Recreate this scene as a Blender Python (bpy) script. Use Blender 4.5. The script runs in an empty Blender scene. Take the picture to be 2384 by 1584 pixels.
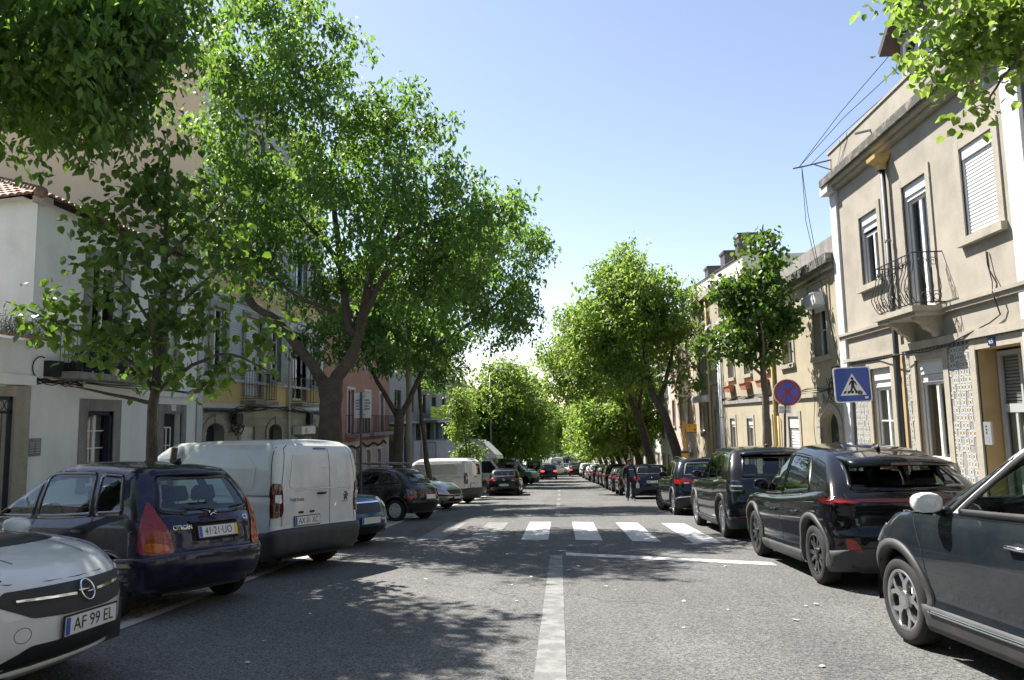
import bpy, bmesh, math, random
import numpy as np
from mathutils import Vector, Matrix, Euler
from mathutils.bvhtree import BVHTree

random.seed(11); RNG = np.random.default_rng(11)
SC = bpy.context.scene
COL = SC.collection
R = math.radians

# ------------------------------------------------------------------ camera
cam = bpy.data.cameras.new('camera'); cam_o = bpy.data.objects.new('camera', cam); COL.objects.link(cam_o)
cam.sensor_width = 36; cam.sensor_fit = 'HORIZONTAL'; cam.lens = 25.671
cam.clip_start = .05; cam.clip_end = 6000
_r = Vector((0.9977372, 0.06420547, -0.01995319)); _u = Vector((0.02671417, -0.10623088, 0.99398257)); _d = Vector((-0.06169948, 0.99226642, 0.10770569))
cam_o.matrix_world = Matrix(((_r.x, _u.x, -_d.x, 0), (_r.y, _u.y, -_d.y, 0), (_r.z, _u.z, -_d.z, 1.47), (0, 0, 0, 1)))
SC.camera = cam_o
SC.render.resolution_x = 1024; SC.render.resolution_y = 680

# ------------------------------------------------------------------ sky, sun, exposure
SUN_V = Vector((-1.0, .82, 1.80)).normalized()
elev = math.asin(SUN_V.z); azim = math.atan2(SUN_V.x, SUN_V.y)
world = bpy.data.worlds.new('World'); SC.world = world; world.use_nodes = True
wn = world.node_tree.nodes; wl = world.node_tree.links
sky = wn.new('ShaderNodeTexSky'); sky.sky_type = 'NISHITA'; sky.sun_disc = False
sky.sun_elevation = elev; sky.sun_rotation = azim
sky.altitude = 50; sky.air_density = 1.0; sky.dust_density = .4; sky.ozone_density = 3.5
bg = wn['Background']; bg.inputs['Strength'].default_value = .086
tint = wn.new('ShaderNodeMix'); tint.data_type = 'RGBA'; tint.blend_type = 'MULTIPLY'; tint.inputs[0].default_value = 1; tint.inputs[7].default_value = (1.36, 1.10, .94, 1)
wl.new(sky.outputs[0], tint.inputs[6]); wl.new(tint.outputs[2], bg.inputs[0])
sun = bpy.data.lights.new('sun', 'SUN'); sun.energy = 5.0; sun.angle = R(.53); sun.color = (1, .95, .87)
sun_o = bpy.data.objects.new('sun', sun); COL.objects.link(sun_o)
sun_o.rotation_euler = SUN_V.to_track_quat('Z', 'Y').to_euler(); sun_o.location = (-20, 10, 40)
vs = SC.view_settings; vs.view_transform = 'Standard'; vs.look = 'None'; vs.exposure = 1.42; vs.gamma = 1; vs.use_curve_mapping = False
SC.cycles.max_bounces = 8; SC.cycles.transparent_max_bounces = 24; SC.cycles.use_denoising = True
SC.cycles.sample_clamp_indirect = 6; SC.cycles.caustics_reflective = False; SC.cycles.caustics_refractive = False

# ------------------------------------------------------------------ ground profile (the street falls away, then levels)
_KY = [-60, 0, 15, 25, 31, 40, 55, 77, 100, 130, 170, 250, 400, 4000]
_KZ = [3.48, 0, -.87, -1.52, -1.98, -2.70, -3.65, -5.0, -6.2, -7.4, -8.6, -9.5, -10, -10]
_yy = np.arange(-60, 420, .5); _zz = np.interp(_yy, _KY, _KZ)
_zz = np.convolve(np.pad(_zz, (12, 12), 'edge'), np.ones(25) / 25, 'valid'); _zz[:160] = -.058 * _yy[:160]
def gz(Y): return float(np.interp(Y, _yy, _zz))
def gslope(Y): return (gz(Y + .7) - gz(Y - .7)) / 1.4

# ------------------------------------------------------------------ materials
MATS = {}
def _nt(name):
    m = bpy.data.materials.new(name); m.use_nodes = True
    nt = m.node_tree; MATS[name] = m
    return m, nt.nodes, nt.links, nt.nodes['Principled BSDF']
def _noise(n, l, vec, scale, detail=4, rough=.55):
    t = n.new('ShaderNodeTexNoise'); t.inputs['Scale'].default_value = scale
    t.inputs['Detail'].default_value = detail; t.inputs['Roughness'].default_value = rough
    if vec is not None: l.new(vec, t.inputs['Vector'])
    return t.outputs['Fac']
def _rng(n, l, src, a, b, c, d):
    t = n.new('ShaderNodeMapRange'); l.new(src, t.inputs[0])
    for i, v in zip((1, 2, 3, 4), (a, b, c, d)): t.inputs[i].default_value = v
    return t.outputs[0]
def _mul(n, l, col, fac):
    t = n.new('ShaderNodeMix'); t.data_type = 'RGBA'; t.blend_type = 'MULTIPLY'; t.inputs[0].default_value = 1
    if isinstance(col, tuple): t.inputs[6].default_value = (*col, 1)
    else: l.new(col, t.inputs[6])
    l.new(fac, t.inputs[7]); return t.outputs[2]
def _mixc(n, l, fac, a, b):
    t = n.new('ShaderNodeMix'); t.data_type = 'RGBA'
    l.new(fac, t.inputs[0])
    for i, v in ((6, a), (7, b)):
        if isinstance(v, tuple): t.inputs[i].default_value = (*v, 1)
        else: l.new(v, t.inputs[i])
    return t.outputs[2]
def pm(name, col, rough=.7, var=.12, vs_=2.0, fine=0, fs=90, bump=0, bs=60, metal=0, coat=0, spec=.5, streak=0, patch=None, emit=None):
    """plain procedural surface: colour with broad and fine variation, streaks, second colour in patches, bump"""
    if name in MATS: return MATS[name]
    m, n, l, b = _nt(name)
    tc = n.new('ShaderNodeTexCoord'); v = tc.outputs['Object']
    c = (col[0], col[1], col[2])
    if patch:
        pc, psc, lo, hi = patch
        c = _mixc(n, l, _rng(n, l, _noise(n, l, v, psc, 6, .6), lo, hi, 0, 1), c, pc)
    if var: c = _mul(n, l, c, _rng(n, l, _noise(n, l, v, vs_, 5), .25, .75, 1 - var, 1 + var))
    if fine: c = _mul(n, l, c, _rng(n, l, _noise(n, l, v, fs, 2), .3, .7, 1 - fine, 1 + fine))
    if streak:
        mp = n.new('ShaderNodeMapping'); mp.inputs['Scale'].default_value = (2.2, 2.2, .3); l.new(v, mp.inputs[0])
        c = _mul(n, l, c, _rng(n, l, _noise(n, l, mp.outputs[0], 1.4, 5, .65), .38, .62, 1 - streak, 1.0))
    if isinstance(c, tuple): b.inputs['Base Color'].default_value = (*c, 1)
    else: l.new(c, b.inputs['Base Color'])
    b.inputs['Roughness'].default_value = rough; b.inputs['Metallic'].default_value = metal
    b.inputs['Coat Weight'].default_value = coat; b.inputs['Coat Roughness'].default_value = .03
    b.inputs['Specular IOR Level'].default_value = spec
    if emit: b.inputs['Emission Color'].default_value = (*emit[:3], 1); b.inputs['Emission Strength'].default_value = emit[3]
    if bump:
        bp = n.new('ShaderNodeBump'); bp.inputs['Strength'].default_value = min(1, bump); bp.inputs['Distance'].default_value = .01 * max(1, bump)
        l.new(_noise(n, l, v, bs, 4), bp.inputs['Height']); l.new(bp.outputs[0], b.inputs['Normal'])
    return m
def glass(name, tint=(.75, .85, .82), refl=1.0, rough=0.0, dark=0.0):
    """thin pane: tinted see-through plus a Fresnel mirror layer"""
    if name in MATS: return MATS[name]
    m, n, l, b = _nt(name); n.remove(b); out = n['Material Output']
    tr = n.new('ShaderNodeBsdfTransparent'); tr.inputs[0].default_value = (*tint, 1)
    gl = n.new('ShaderNodeBsdfGlossy'); gl.inputs['Roughness'].default_value = rough; gl.inputs[0].default_value = (.95, .97, 1, 1)
    g = n.new('ShaderNodeNewGeometry'); dt = n.new('ShaderNodeVectorMath'); dt.operation = 'DOT_PRODUCT'; l.new(g.outputs['Normal'], dt.inputs[0]); l.new(g.outputs['Incoming'], dt.inputs[1])
    ab = n.new('ShaderNodeMath'); ab.operation = 'ABSOLUTE'; l.new(dt.outputs['Value'], ab.inputs[0]); sb = n.new('ShaderNodeMath'); sb.operation = 'SUBTRACT'; sb.inputs[0].default_value = 1; l.new(ab.outputs[0], sb.inputs[1])
    pw = n.new('ShaderNodeMath'); pw.operation = 'POWER'; l.new(sb.outputs[0], pw.inputs[0]); pw.inputs[1].default_value = 4.5
    mth = n.new('ShaderNodeMath'); mth.operation = 'MULTIPLY_ADD'; mth.use_clamp = True; l.new(pw.outputs[0], mth.inputs[0])
    mth.inputs[1].default_value = .85; mth.inputs[2].default_value = .075 * refl
    mx = n.new('ShaderNodeMixShader'); l.new(mth.outputs[0], mx.inputs[0]); l.new(tr.outputs[0], mx.inputs[1]); l.new(gl.outputs[0], mx.inputs[2])
    l.new(mx.outputs[0], out.inputs[0]); return m
def leafmat(name, dark, light, trans, tw=.45):
    if name in MATS: return MATS[name]
    m, n, l, b = _nt(name); out = n['Material Output']
    g = n.new('ShaderNodeNewGeometry'); v = n.new('ShaderNodeTexCoord').outputs['Object']; rn = g.outputs['Random Per Island']
    cl = _rng(n, l, _noise(n, l, v, .9, 3), .3, .7, .62, 1.35)
    c = _mul(n, l, _mixc(n, l, rn, dark, light), cl)
    l.new(c, b.inputs['Base Color']); b.inputs['Specular IOR Level'].default_value = .5
    l.new(_rng(n, l, rn, 0, 1, .42, .6), b.inputs['Roughness'])
    t = n.new('ShaderNodeBsdfTranslucent'); l.new(_mul(n, l, _mixc(n, l, rn, tuple(x * f for x, f in zip(trans, (.62, .72, .6))), trans), cl), t.inputs[0])
    mx = n.new('ShaderNodeMixShader'); mx.inputs[0].default_value = tw
    l.new(b.outputs[0], mx.inputs[1]); l.new(t.outputs[0], mx.inputs[2]); l.new(mx.outputs[0], out.inputs[0])
    return m

def asphalt_mat():
    m, n, l, b = _nt('asphalt'); v = n.new('ShaderNodeTexCoord').outputs['Object']
    vo = n.new('ShaderNodeTexVoronoi'); vo.inputs['Scale'].default_value = 70; l.new(v, vo.inputs['Vector'])
    sep = n.new('ShaderNodeSeparateColor'); l.new(vo.outputs['Color'], sep.inputs[0])
    st = _rng(n, l, sep.outputs[0], 0, 1, .42, 1.58)
    c = _mul(n, l, (.106, .106, .103), st)
    c = _mul(n, l, c, _rng(n, l, _noise(n, l, v, 150, 2), .3, .7, .62, 1.38))
    c = _mul(n, l, c, _rng(n, l, _noise(n, l, v, .45, 6, .6), .3, .7, .80, 1.14))
    mp = n.new('ShaderNodeMapping'); mp.inputs['Scale'].default_value = (1.1, .06, 1); l.new(v, mp.inputs[0])
    c = _mul(n, l, c, _rng(n, l, _noise(n, l, mp.outputs[0], 1.0, 4), .3, .7, .84, 1.12))
    sp = _rng(n, l, _noise(n, l, v, 5.5, 8, .7), .67, .72, 0, 1)
    c = _mixc(n, l, sp, c, (.17, .165, .15))
    # tar-filled cracks
    wv = n.new('ShaderNodeTexVoronoi'); wv.feature = 'DISTANCE_TO_EDGE'; wv.inputs['Scale'].default_value = .33
    ad = n.new('ShaderNodeVectorMath'); ad.operation = 'ADD'; l.new(v, ad.inputs[0])
    nn = n.new('ShaderNodeTexNoise'); nn.inputs['Scale'].default_value = 1.3; nn.inputs['Detail'].default_value = 5; l.new(v, nn.inputs['Vector'])
    l.new(nn.outputs['Color'], ad.inputs[1]); l.new(ad.outputs[0], wv.inputs['Vector'])
    gate = _rng(n, l, _noise(n, l, v, .21, 2), .52, .60, 0, 1)
    ck = _rng(n, l, wv.outputs['Distance'], .002, .006, 1, 0)
    mu = n.new('ShaderNodeMath'); mu.operation = 'MULTIPLY'; l.new(ck, mu.inputs[0]); l.new(gate, mu.inputs[1])
    c = _mixc(n, l, mu.outputs[0], c, (.05, .05, .05))
    l.new(c, b.inputs['Base Color']); b.inputs['Roughness'].default_value = .82; b.inputs['Specular IOR Level'].default_value = .35
    bp = n.new('ShaderNodeBump'); bp.inputs['Strength'].default_value = .7; bp.inputs['Distance'].default_value = .006
    l.new(vo.outputs['Distance'], bp.inputs['Height']); l.new(bp.outputs[0], b.inputs['Normal'])
    return m
def sett_mat(name, col, joint, scale):
    m, n, l, b = _nt(name); v = n.new('ShaderNodeTexCoord').outputs['Object']
    vo = n.new('ShaderNodeTexVoronoi'); vo.inputs['Scale'].default_value = scale; vo.inputs['Randomness'].default_value = .55; l.new(v, vo.inputs['Vector'])
    ve = n.new('ShaderNodeTexVoronoi'); ve.feature = 'DISTANCE_TO_EDGE'; ve.inputs['Scale'].default_value = scale; ve.inputs['Randomness'].default_value = .55; l.new(v, ve.inputs['Vector'])
    sep = n.new('ShaderNodeSeparateColor'); l.new(vo.outputs['Color'], sep.inputs[0])
    c = _mul(n, l, col, _rng(n, l, sep.outputs[1], 0, 1, .72, 1.2))
    c = _mul(n, l, c, _rng(n, l, _noise(n, l, v, .8, 5), .3, .7, .75, 1.15))
    e = _rng(n, l, ve.outputs['Distance'], .03, .09, 0, 1)
    c = _mixc(n, l, e, joint, c); l.new(c, b.inputs['Base Color']); b.inputs['Roughness'].default_value = .8
    bp = n.new('ShaderNodeBump'); bp.inputs['Strength'].default_value = .8; bp.inputs['Distance'].default_value = .012
    l.new(e, bp.inputs['Height']); l.new(bp.outputs[0], b.inputs['Normal']); return m
def paint_mat(name, col, metal=0., flake=0., rough=.35, dust=.25):
    """car paint: clear coat over a base, thin uneven dust"""
    if name in MATS: return MATS[name]
    m, n, l, b = _nt(name); v = n.new('ShaderNodeTexCoord').outputs['Object']
    c = col
    d = _rng(n, l, _noise(n, l, v, 3.2, 7, .65), .42, .75, 0, dust)
    c = _mixc(n, l, d, col, (.30, .29, .27))
    l.new(c, b.inputs['Base Color']); b.inputs['Metallic'].default_value = metal; b.inputs['Roughness'].default_value = rough
    b.inputs['Coat Weight'].default_value = 1; b.inputs['Coat IOR'].default_value = 1.45; b.inputs['Specular IOR Level'].default_value = .08
    l.new(_rng(n, l, _noise(n, l, v, 7, 6, .6), .3, .8, .015, .015 + .22 * dust), b.inputs['Coat Roughness'])
    return m

asphalt_mat()
sett_mat('setts', (.40, .385, .35), (.14, .13, .11), 8)
sett_mat('cobble_pavement', (.50, .48, .44), (.20, .19, .17), 16)
pm('kerb_stone', (.42, .40, .37), .8, .2, 3, .15, 60, .4, 40)
pm('road_paint', (.46, .46, .45), .7, .09, 1.3, .12, 120, 0, 60, patch=((.20, .20, .19), 7, .60, .72))
pm('road_paint_worn_shaded', (.20, .20, .195), .75, .12, 1.5, .20, 120, patch=((.12, .12, .118), 6, .42, .60))  # worn lines, plus the shaded tone of the left crossing stripes
pm('white_frame', (.80, .80, .79), .45, .04, 3)
pm('grey_frame', (.36, .37, .37), .5, .06, 3)
pm('dark_frame', (.03, .035, .05), .5, .1, 3)
pm('iron', (.012, .012, .014), .5, .2, 8, spec=.5)
pm('limestone', (.36, .33, .27), .85, .16, 3, .10, 40, .5, 22, streak=.14, patch=((.30, .27, .22), 3, .52, .72))
pm('limestone_dark', (.27, .26, .24), .88, .2, 3, .12, 40, .5, 22, streak=.3)
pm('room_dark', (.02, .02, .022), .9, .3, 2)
pm('curtain', (.62, .60, .56), .9, .10, 4)
pm('cable_black', (.015, .015, .016), .6, .1, 5)
pm('zinc', (.30, .31, .32), .5, .1, 4, metal=.3)
pm('concrete_post', (.36, .34, .30), .9, .12, 3, .1, 60, .2, 50, streak=.2)
pm('bark', (.085, .07, .055), .95, .3, 5, .25, 40, 2.5, 22)
pm('bark_light', (.13, .11, .085), .95, .3, 5, .25, 40, 2.5, 22)
pm('twig', (.07, .058, .04), .9, .25, 6)
pm('roof_tile', (.27, .165, .12), .85, .30, 2.5, .2, 14, .3, 30, patch=((.16, .12, .10), 2.2, .48, .66))
pm('roof_tile_dark', (.10, .075, .06), .9, .3, 2.5, .2, 14, .3, 30)
pm('rubber', (.018, .018, .018), .85, .2, 12, .1, 60)
pm('plastic_black', (.012, .012, .013), .55, .15, 6, patch=((.026, .026, .025), 4, .5, .75))
pm('plastic_grey', (.042, .044, .046), .6, .12, 5, patch=((.07, .07, .067), 4, .5, .75))
pm('alloy', (.52, .53, .54), .28, .05, 4, metal=.9)
pm('alloy_dark', (.10, .105, .11), .3, .05, 4, metal=.8)
pm('hubcap', (.48, .48, .46), .45, .08, 6, metal=.25)
pm('chrome', (.80, .81, .82), .10, .03, 5, metal=1)
pm('seat_cloth', (.02, .02, .022), .9, .15, 8)
pm('plate_white', (.72, .72, .70), .4, .03, 5)
pm('plate_blue', (.02, .09, .42), .4, .03, 5)
pm('plate_yellow', (.70, .50, .02), .4, .03, 5)
pm('ink', (.012, .012, .014), .6, 0)
pm('panel_gap', (.006, .006, .007), .9, 0)
pm('lamp_red', (.26, .007, .004), .2, .35, 9, .3, 40, coat=.6)
pm('lamp_red_dark', (.06, .004, .004), .14, .08, 14, coat=1)
pm('lamp_orange', (.50, .08, .01), .16, .08, 14, coat=1)
pm('lamp_clear', (.55, .56, .57), .12, .25, 25, coat=1, metal=.35)
pm('lamp_smoke', (.03, .032, .036), .1, .3, 25, coat=1)
pm('brake_lit', (.5, .01, .008), .2, 0, emit=(1, .04, .02, 2.5))
glass('car_glass', (.62, .74, .70), 1.0)
glass('car_glass_dark', (.20, .24, .24), 1.0)
glass('window_glass', (.55, .60, .60), 1.3)
pm('far_glass', (.012, .014, .016), .06, 0, spec=.8)

# ------------------------------------------------------------------ mesh helpers
class MB:
    def __init__(s): s.v = []; s.f = []
    def add(s, vs, fs):
        o = len(s.v); s.v += [tuple(p) for p in vs]; s.f += [tuple(i + o for i in f) for f in fs]; return s
    def box(s, x0, x1, y0, y1, z0, z1):
        return s.add([(x0, y0, z0), (x1, y0, z0), (x1, y1, z0), (x0, y1, z0), (x0, y0, z1), (x1, y0, z1), (x1, y1, z1), (x0, y1, z1)],
                     [(0, 3, 2, 1), (4, 5, 6, 7), (0, 1, 5, 4), (1, 2, 6, 5), (2, 3, 7, 6), (3, 0, 4, 7)])
    def quad(s, a, b, c, d): return s.add([a, b, c, d], [(0, 1, 2, 3)])
    def tube(s, pts, rad, n=6, cap=True, closed=False):
        pts = [Vector(p) for p in pts]; m = len(pts)
        if not hasattr(rad, '__len__'): rad = [rad] * m
        vs = []; up = None
        for i, p in enumerate(pts):
            if closed: t = (pts[(i + 1) % m] - pts[i - 1])
            else: t = pts[min(i + 1, m - 1)] - pts[max(i - 1, 0)]
            if t.length < 1e-9: t = Vector((0, 0, 1))
            t.normalize()
            if up is None: up = Vector((0, 0, 1)) if abs(t.z) < .9 else Vector((1, 0, 0))
            a = up - t * up.dot(t)
            if a.length < 1e-6: a = t.orthogonal()
            a.normalize(); b = t.cross(a); up = a
            for k in range(n):
                th = 2 * math.pi * k / n; vs.append(p + (a * math.cos(th) + b * math.sin(th)) * rad[i])
        fs = []
        for i in range(m if closed else m - 1):
            j = (i + 1) % m
            for k in range(n): k2 = (k + 1) % n; fs.append((i * n + k, i * n + k2, j * n + k2, j * n + k))
        if cap and not closed: fs.append(tuple(range(n - 1, -1, -1))); fs.append(tuple((m - 1) * n + k for k in range(n)))
        return s.add(vs, fs)
    def cyl(s, p0, p1, r, n=10, r1=None): return s.tube([p0, p1], [r, r if r1 is None else r1], n)
    def lathe(s, prof, c=(0, 0, 0), axis='z', n=24):
        vs = []; fs = []; m = len(prof)
        for k in range(n):
            th = 2 * math.pi * k / n; ct, st = math.cos(th), math.sin(th)
            for r, h in prof:
                p = {'z': (r * ct, r * st, h), 'y': (r * ct, h, r * st), 'x': (h, r * ct, r * st)}[axis]
                vs.append((p[0] + c[0], p[1] + c[1], p[2] + c[2]))
        for k in range(n):
            k2 = (k + 1) % n
            for i in range(m - 1): fs.append((k * m + i, k * m + i + 1, k2 * m + i + 1, k2 * m + i))
        return s.add(vs, fs)
    def prism(s, poly, f0, f1):
        """poly: 2D outline; f0, f1 map (u, v) to the two faces"""
        n = len(poly); vs = [f0(*p) for p in poly] + [f1(*p) for p in poly]
        return s.add(vs, [tuple(range(n))[::-1], tuple(range(n, 2 * n))] + [(i, (i + 1) % n, n + (i + 1) % n, n + i) for i in range(n)])

def mesh_data(name, mb, mat):
    me = bpy.data.meshes.new(name); me.from_pydata(mb.v, [], mb.f); me.validate(); me.update()
    for m in (mat if isinstance(mat, (list, tuple)) else [mat]): me.materials.append(MATS[m] if isinstance(m, str) else m)
    return me
def obj(name, mb, mat, parent=None, smooth=False, world=True):
    """one mesh object; with world=True its coordinates are world ones even below a parent"""
    me = mesh_data(name, mb, mat) if isinstance(mb, MB) else mb
    if smooth: me.shade_smooth()
    o = bpy.data.objects.new(name, me); COL.objects.link(o)
    if parent is not None:
        o.parent = parent
        if world: o.matrix_parent_inverse = WM(parent).inverted()
    return o
def WM(o):
    m = Matrix.LocRotScale(o.location, o.rotation_euler, o.scale)
    return (WM(o.parent) @ o.matrix_parent_inverse @ m) if o.parent else m
def tag(o, label=None, cat=None, group=None, kind=None):
    for k, v in (('label', label), ('category', cat), ('group', group), ('kind', kind)):
        if v: o[k] = v
    return o
def thing(name, loc, label, cat, group=None, rot=(0, 0, 0)):
    o = bpy.data.objects.new(name, None); COL.objects.link(o); o.empty_display_size = .2
    o.location = loc; o.rotation_euler = rot
    return tag(o, label, cat, group)
def copy_tree(o, parent=None):
    c = o.copy(); COL.objects.link(c); c.parent = parent
    for ch in list(o.children): copy_tree(ch, c)
    return c
def smooth_shade(o, angle=None):
    o.data.shade_smooth(); return o
def pchip(pts):
    x = np.array([p[0] for p in pts], float); y = np.array([p[1] for p in pts], float)
    if len(x) == 1: return lambda q: np.zeros_like(np.asarray(q, float)) + y[0]
    h = np.diff(x); d = np.diff(y) / h; m = np.zeros_like(y)
    for i in range(1, len(x) - 1):
        if d[i - 1] * d[i] > 0:
            w1 = 2 * h[i] + h[i - 1]; w2 = h[i] + 2 * h[i - 1]; m[i] = (w1 + w2) / (w1 / d[i - 1] + w2 / d[i])
    m[0] = d[0]; m[-1] = d[-1]
    def f(q):
        q = np.clip(np.asarray(q, float), x[0], x[-1]); i = np.clip(np.searchsorted(x, q) - 1, 0, len(x) - 2)
        t = (q - x[i]) / h[i]
        return (2 * t**3 - 3 * t**2 + 1) * y[i] + (t**3 - 2 * t**2 + t) * h[i] * m[i] + (-2 * t**3 + 3 * t**2) * y[i + 1] + (t**3 - t**2) * h[i] * m[i + 1]
    return f
def inside(poly, P):
    x, y = P[:, 0], P[:, 1]; c = np.zeros(len(P), bool); n = len(poly)
    for i in range(n):
        x0, y0 = poly[i][0], poly[i][1]; x1, y1 = poly[i - 1][0], poly[i - 1][1]
        if y0 == y1: continue
        c ^= ((y0 > y) != (y1 > y)) & (x < (x1 - x0) * (y - y0) / (y1 - y0) + x0)
    return c
_tc = {}
def text_mb(txt, size=1.0, depth=.0, spacing=1.0):
    """outline lettering as a mesh in the xy plane, centred"""
    key = (txt, spacing)
    if key not in _tc:
        cu = bpy.data.curves.new('lettering', 'FONT'); cu.body = txt; cu.align_x = 'CENTER'; cu.align_y = 'CENTER'; cu.space_character = spacing
        cu.resolution_u = 3
        o = bpy.data.objects.new('lettering', cu); COL.objects.link(o)
        dg = bpy.context.evaluated_depsgraph_get(); me = o.evaluated_get(dg).to_mesh()
        _tc[key] = ([tuple(v.co) for v in me.vertices], [tuple(p.vertices) for p in me.polygons])
        o.evaluated_get(dg).to_mesh_clear(); bpy.data.objects.remove(o); bpy.data.curves.remove(cu)
    v, f = _tc[key]
    return [(p[0] * size, p[1] * size) for p in v], f
def put_text(mb, txt, size, fn, width=None, spacing=1.0):
    """fn maps flat (u, v) to 3D; width squeezes the text to that width"""
    v, f = text_mb(txt, size, spacing=spacing)
    if width:
        w = max(p[0] for p in v) - min(p[0] for p in v); k = width / w; v = [(p[0] * k, p[1]) for p in v]
    return mb.add([fn(*p) for p in v], f)

# ------------------------------------------------------------------ the setting: ground, road, pavements
def strip(name, x0, x1, ys, up, mat, kind='structure', skirt=0, parent=None, nx=1):
    mb = MB(); n = len(ys); xs = [x0 + (x1 - x0) * i / nx for i in range(nx + 1)]
    vs = [(x, y, gz(y) + up) for y in ys for x in xs]; w = nx + 1
    fs = [(i * w + j, i * w + j + 1, (i + 1) * w + j + 1, (i + 1) * w + j) for i in range(n - 1) for j in range(nx)]
    mb.add(vs, fs)
    if skirt:
        for x in (x0, x1):
            o = len(mb.v); mb.v += [(x, y, gz(y) + up) for y in ys] + [(x, y, gz(y) + up - skirt) for y in ys]
            mb.f += [(o + i, o + i + 1, o + n + i + 1, o + n + i) for i in range(n - 1)]
    o = obj(name, mb, mat, parent); 
    if parent is None: tag(o, kind=kind)
    return o
YS = [y for y in range(-50, 0, 5)] + list(np.arange(0, 60, 1.5)) + list(range(60, 260, 5))
YS = [float(y) for y in YS]
gm = MB(); gy = [-1500, -400] + YS + [300, 400, 700, 1500, 3000]; gxs = [-2500, -400, -60, -12, 12, 60, 400, 2500]
gm.add([(x, y, gz(y) - .03) for y in gy for x in gxs], [(i * 8 + j, i * 8 + j + 1, i * 8 + 9 + j, i * 8 + 8 + j) for i in range(len(gy) - 1) for j in range(7)])
pm('dry_ground', (.20, .18, .14), .95, .25, .5, .2, 30)
tag(obj('ground', gm, 'dry_ground'), kind='structure')
road = strip('road', -4.15, 5.0, YS, 0, 'asphalt')
strip('parking_bay', -8.4, -4.15, YS, .004, 'setts')
pav_r = strip('pavement_right', 5.14, 7.3, YS, .125, 'cobble_pavement')
pav_l = strip('pavement_left', -11.3, -8.54, YS, .125, 'cobble_pavement')
# kerb stones, one by one where they can be told apart
def kerbs(x0, x1, pav):
    y = 1.0; k = 0
    while y < 62:
        L = random.uniform(.85, 1.15); mb = MB(); z0, z1 = gz(y + .006), gz(y + L - .006); t = .128 + random.uniform(-.004, .004)
        mb.add([(x0, y + .006, z0 - .1), (x1, y + .006, z0 - .1), (x1, y + L - .006, z1 - .1), (x0, y + L - .006, z1 - .1),
                (x0, y + .006, z0 + t), (x1, y + .006, z0 + t), (x1, y + L - .006, z1 + t), (x0, y + L - .006, z1 + t)],
               [(4, 5, 6, 7), (0, 1, 5, 4), (1, 2, 6, 5), (2, 3, 7, 6), (3, 0, 4, 7)])
        obj('kerb_stone', mb, 'kerb_stone', pav); y += L
    strip('kerb_line', x0, x1, [62.] + [q for q in YS if q > 62], .128, 'kerb_stone', skirt=.2, parent=pav)
kerbs(5.0, 5.14, pav_r); kerbs(-8.54, -8.4, pav_l)
strip('parking_edge', -4.22, -4.08, YS, .008, 'kerb_stone', parent=road)
# paint
def marking(name, pts, mat, up=.005):
    mb = MB(); mb.add([(x, y, gz(y) + up) for x, y in pts], [tuple(range(len(pts)))]); return obj(name, mb, mat, road)
marking('centre_line', [(-.23, 1.5), (0.01, 1.5), (0.0, 6.5), (-.01, 11.9), (-.20, 11.9), (-.22, 6.5)], 'road_paint_worn_shaded')
for y0, y1 in ((20.5, 23.5), (26, 29), (33, 36), (40, 43), (47, 50), (54, 57)): marking('lane_dash', [(-.19, y0), (-.05, y0), (-.05, y1), (-.19, y1)], 'road_paint_worn_shaded')
marking('stop_line', [(.05, 11.85), (2.95, 10.55), (2.95, 10.88), (.05, 12.2)], 'road_paint')
sk = lambda x: -.30 * x if x > 0 else -.05 * x
for i in range(-2, 4):
    xa = -.79 + 1.035 * i; xb = xa + .52
    if i > 0: xb = xa + .5
    marking('crossing_stripe', [(xa, 14.2 + sk(xa)), (xb, 14.2 + sk(xb)), (xb, 18.35 + sk(xb)), (xa, 18.35 + sk(xa))], 'road_paint' if i >= 0 else 'road_paint_worn_shaded')  # left stripes get the duller paint as shade put into colour, besides wear
# small litter on the asphalt
pm('litter', (.5, .47, .40), .9, .2, 9)
for i in range(34):
    y = random.uniform(4.6, 14); x = random.uniform(-2.6, 2.7); s = random.uniform(.012, .035); a = random.uniform(0, 6.3); mb = MB(); g = gz(y)
    pts = [(x + s * random.uniform(.6, 1.3) * math.cos(a + k * 1.26), y + s * random.uniform(.6, 1.3) * math.sin(a + k * 1.26)) for k in range(5)]
    mb.add([(p[0], p[1], g + .006 + random.uniform(0, .012)) for p in pts], [(0, 1, 2, 3, 4)])
    obj('litter_scrap', mb, 'litter', road)

# the street goes on behind the camera: plain fronts and trees that only show in reflections
pm('front_behind', (.30, .26, .21), .9, .25, .5, patch=((.03, .03, .03), 1.1, .58, .62))
bm_b = MB()
for x0, x1, h_ in ((-19, -11, 8.5), (7.2, 16, 8.0)):
    y = 1.0
    while y > -45: L_ = 9 + (abs(int(y)) * 7 % 4); bm_b.box(x0, x1, y - L_ + .2, y, gz(y) - 1, gz(y) + h_ + (abs(int(y)) * 5 % 3)); y -= L_
bm_b.box(-19, 16, -58, -48, 0, 12)
tag(obj('buildings_behind', bm_b, 'front_behind'), kind='structure')
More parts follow.
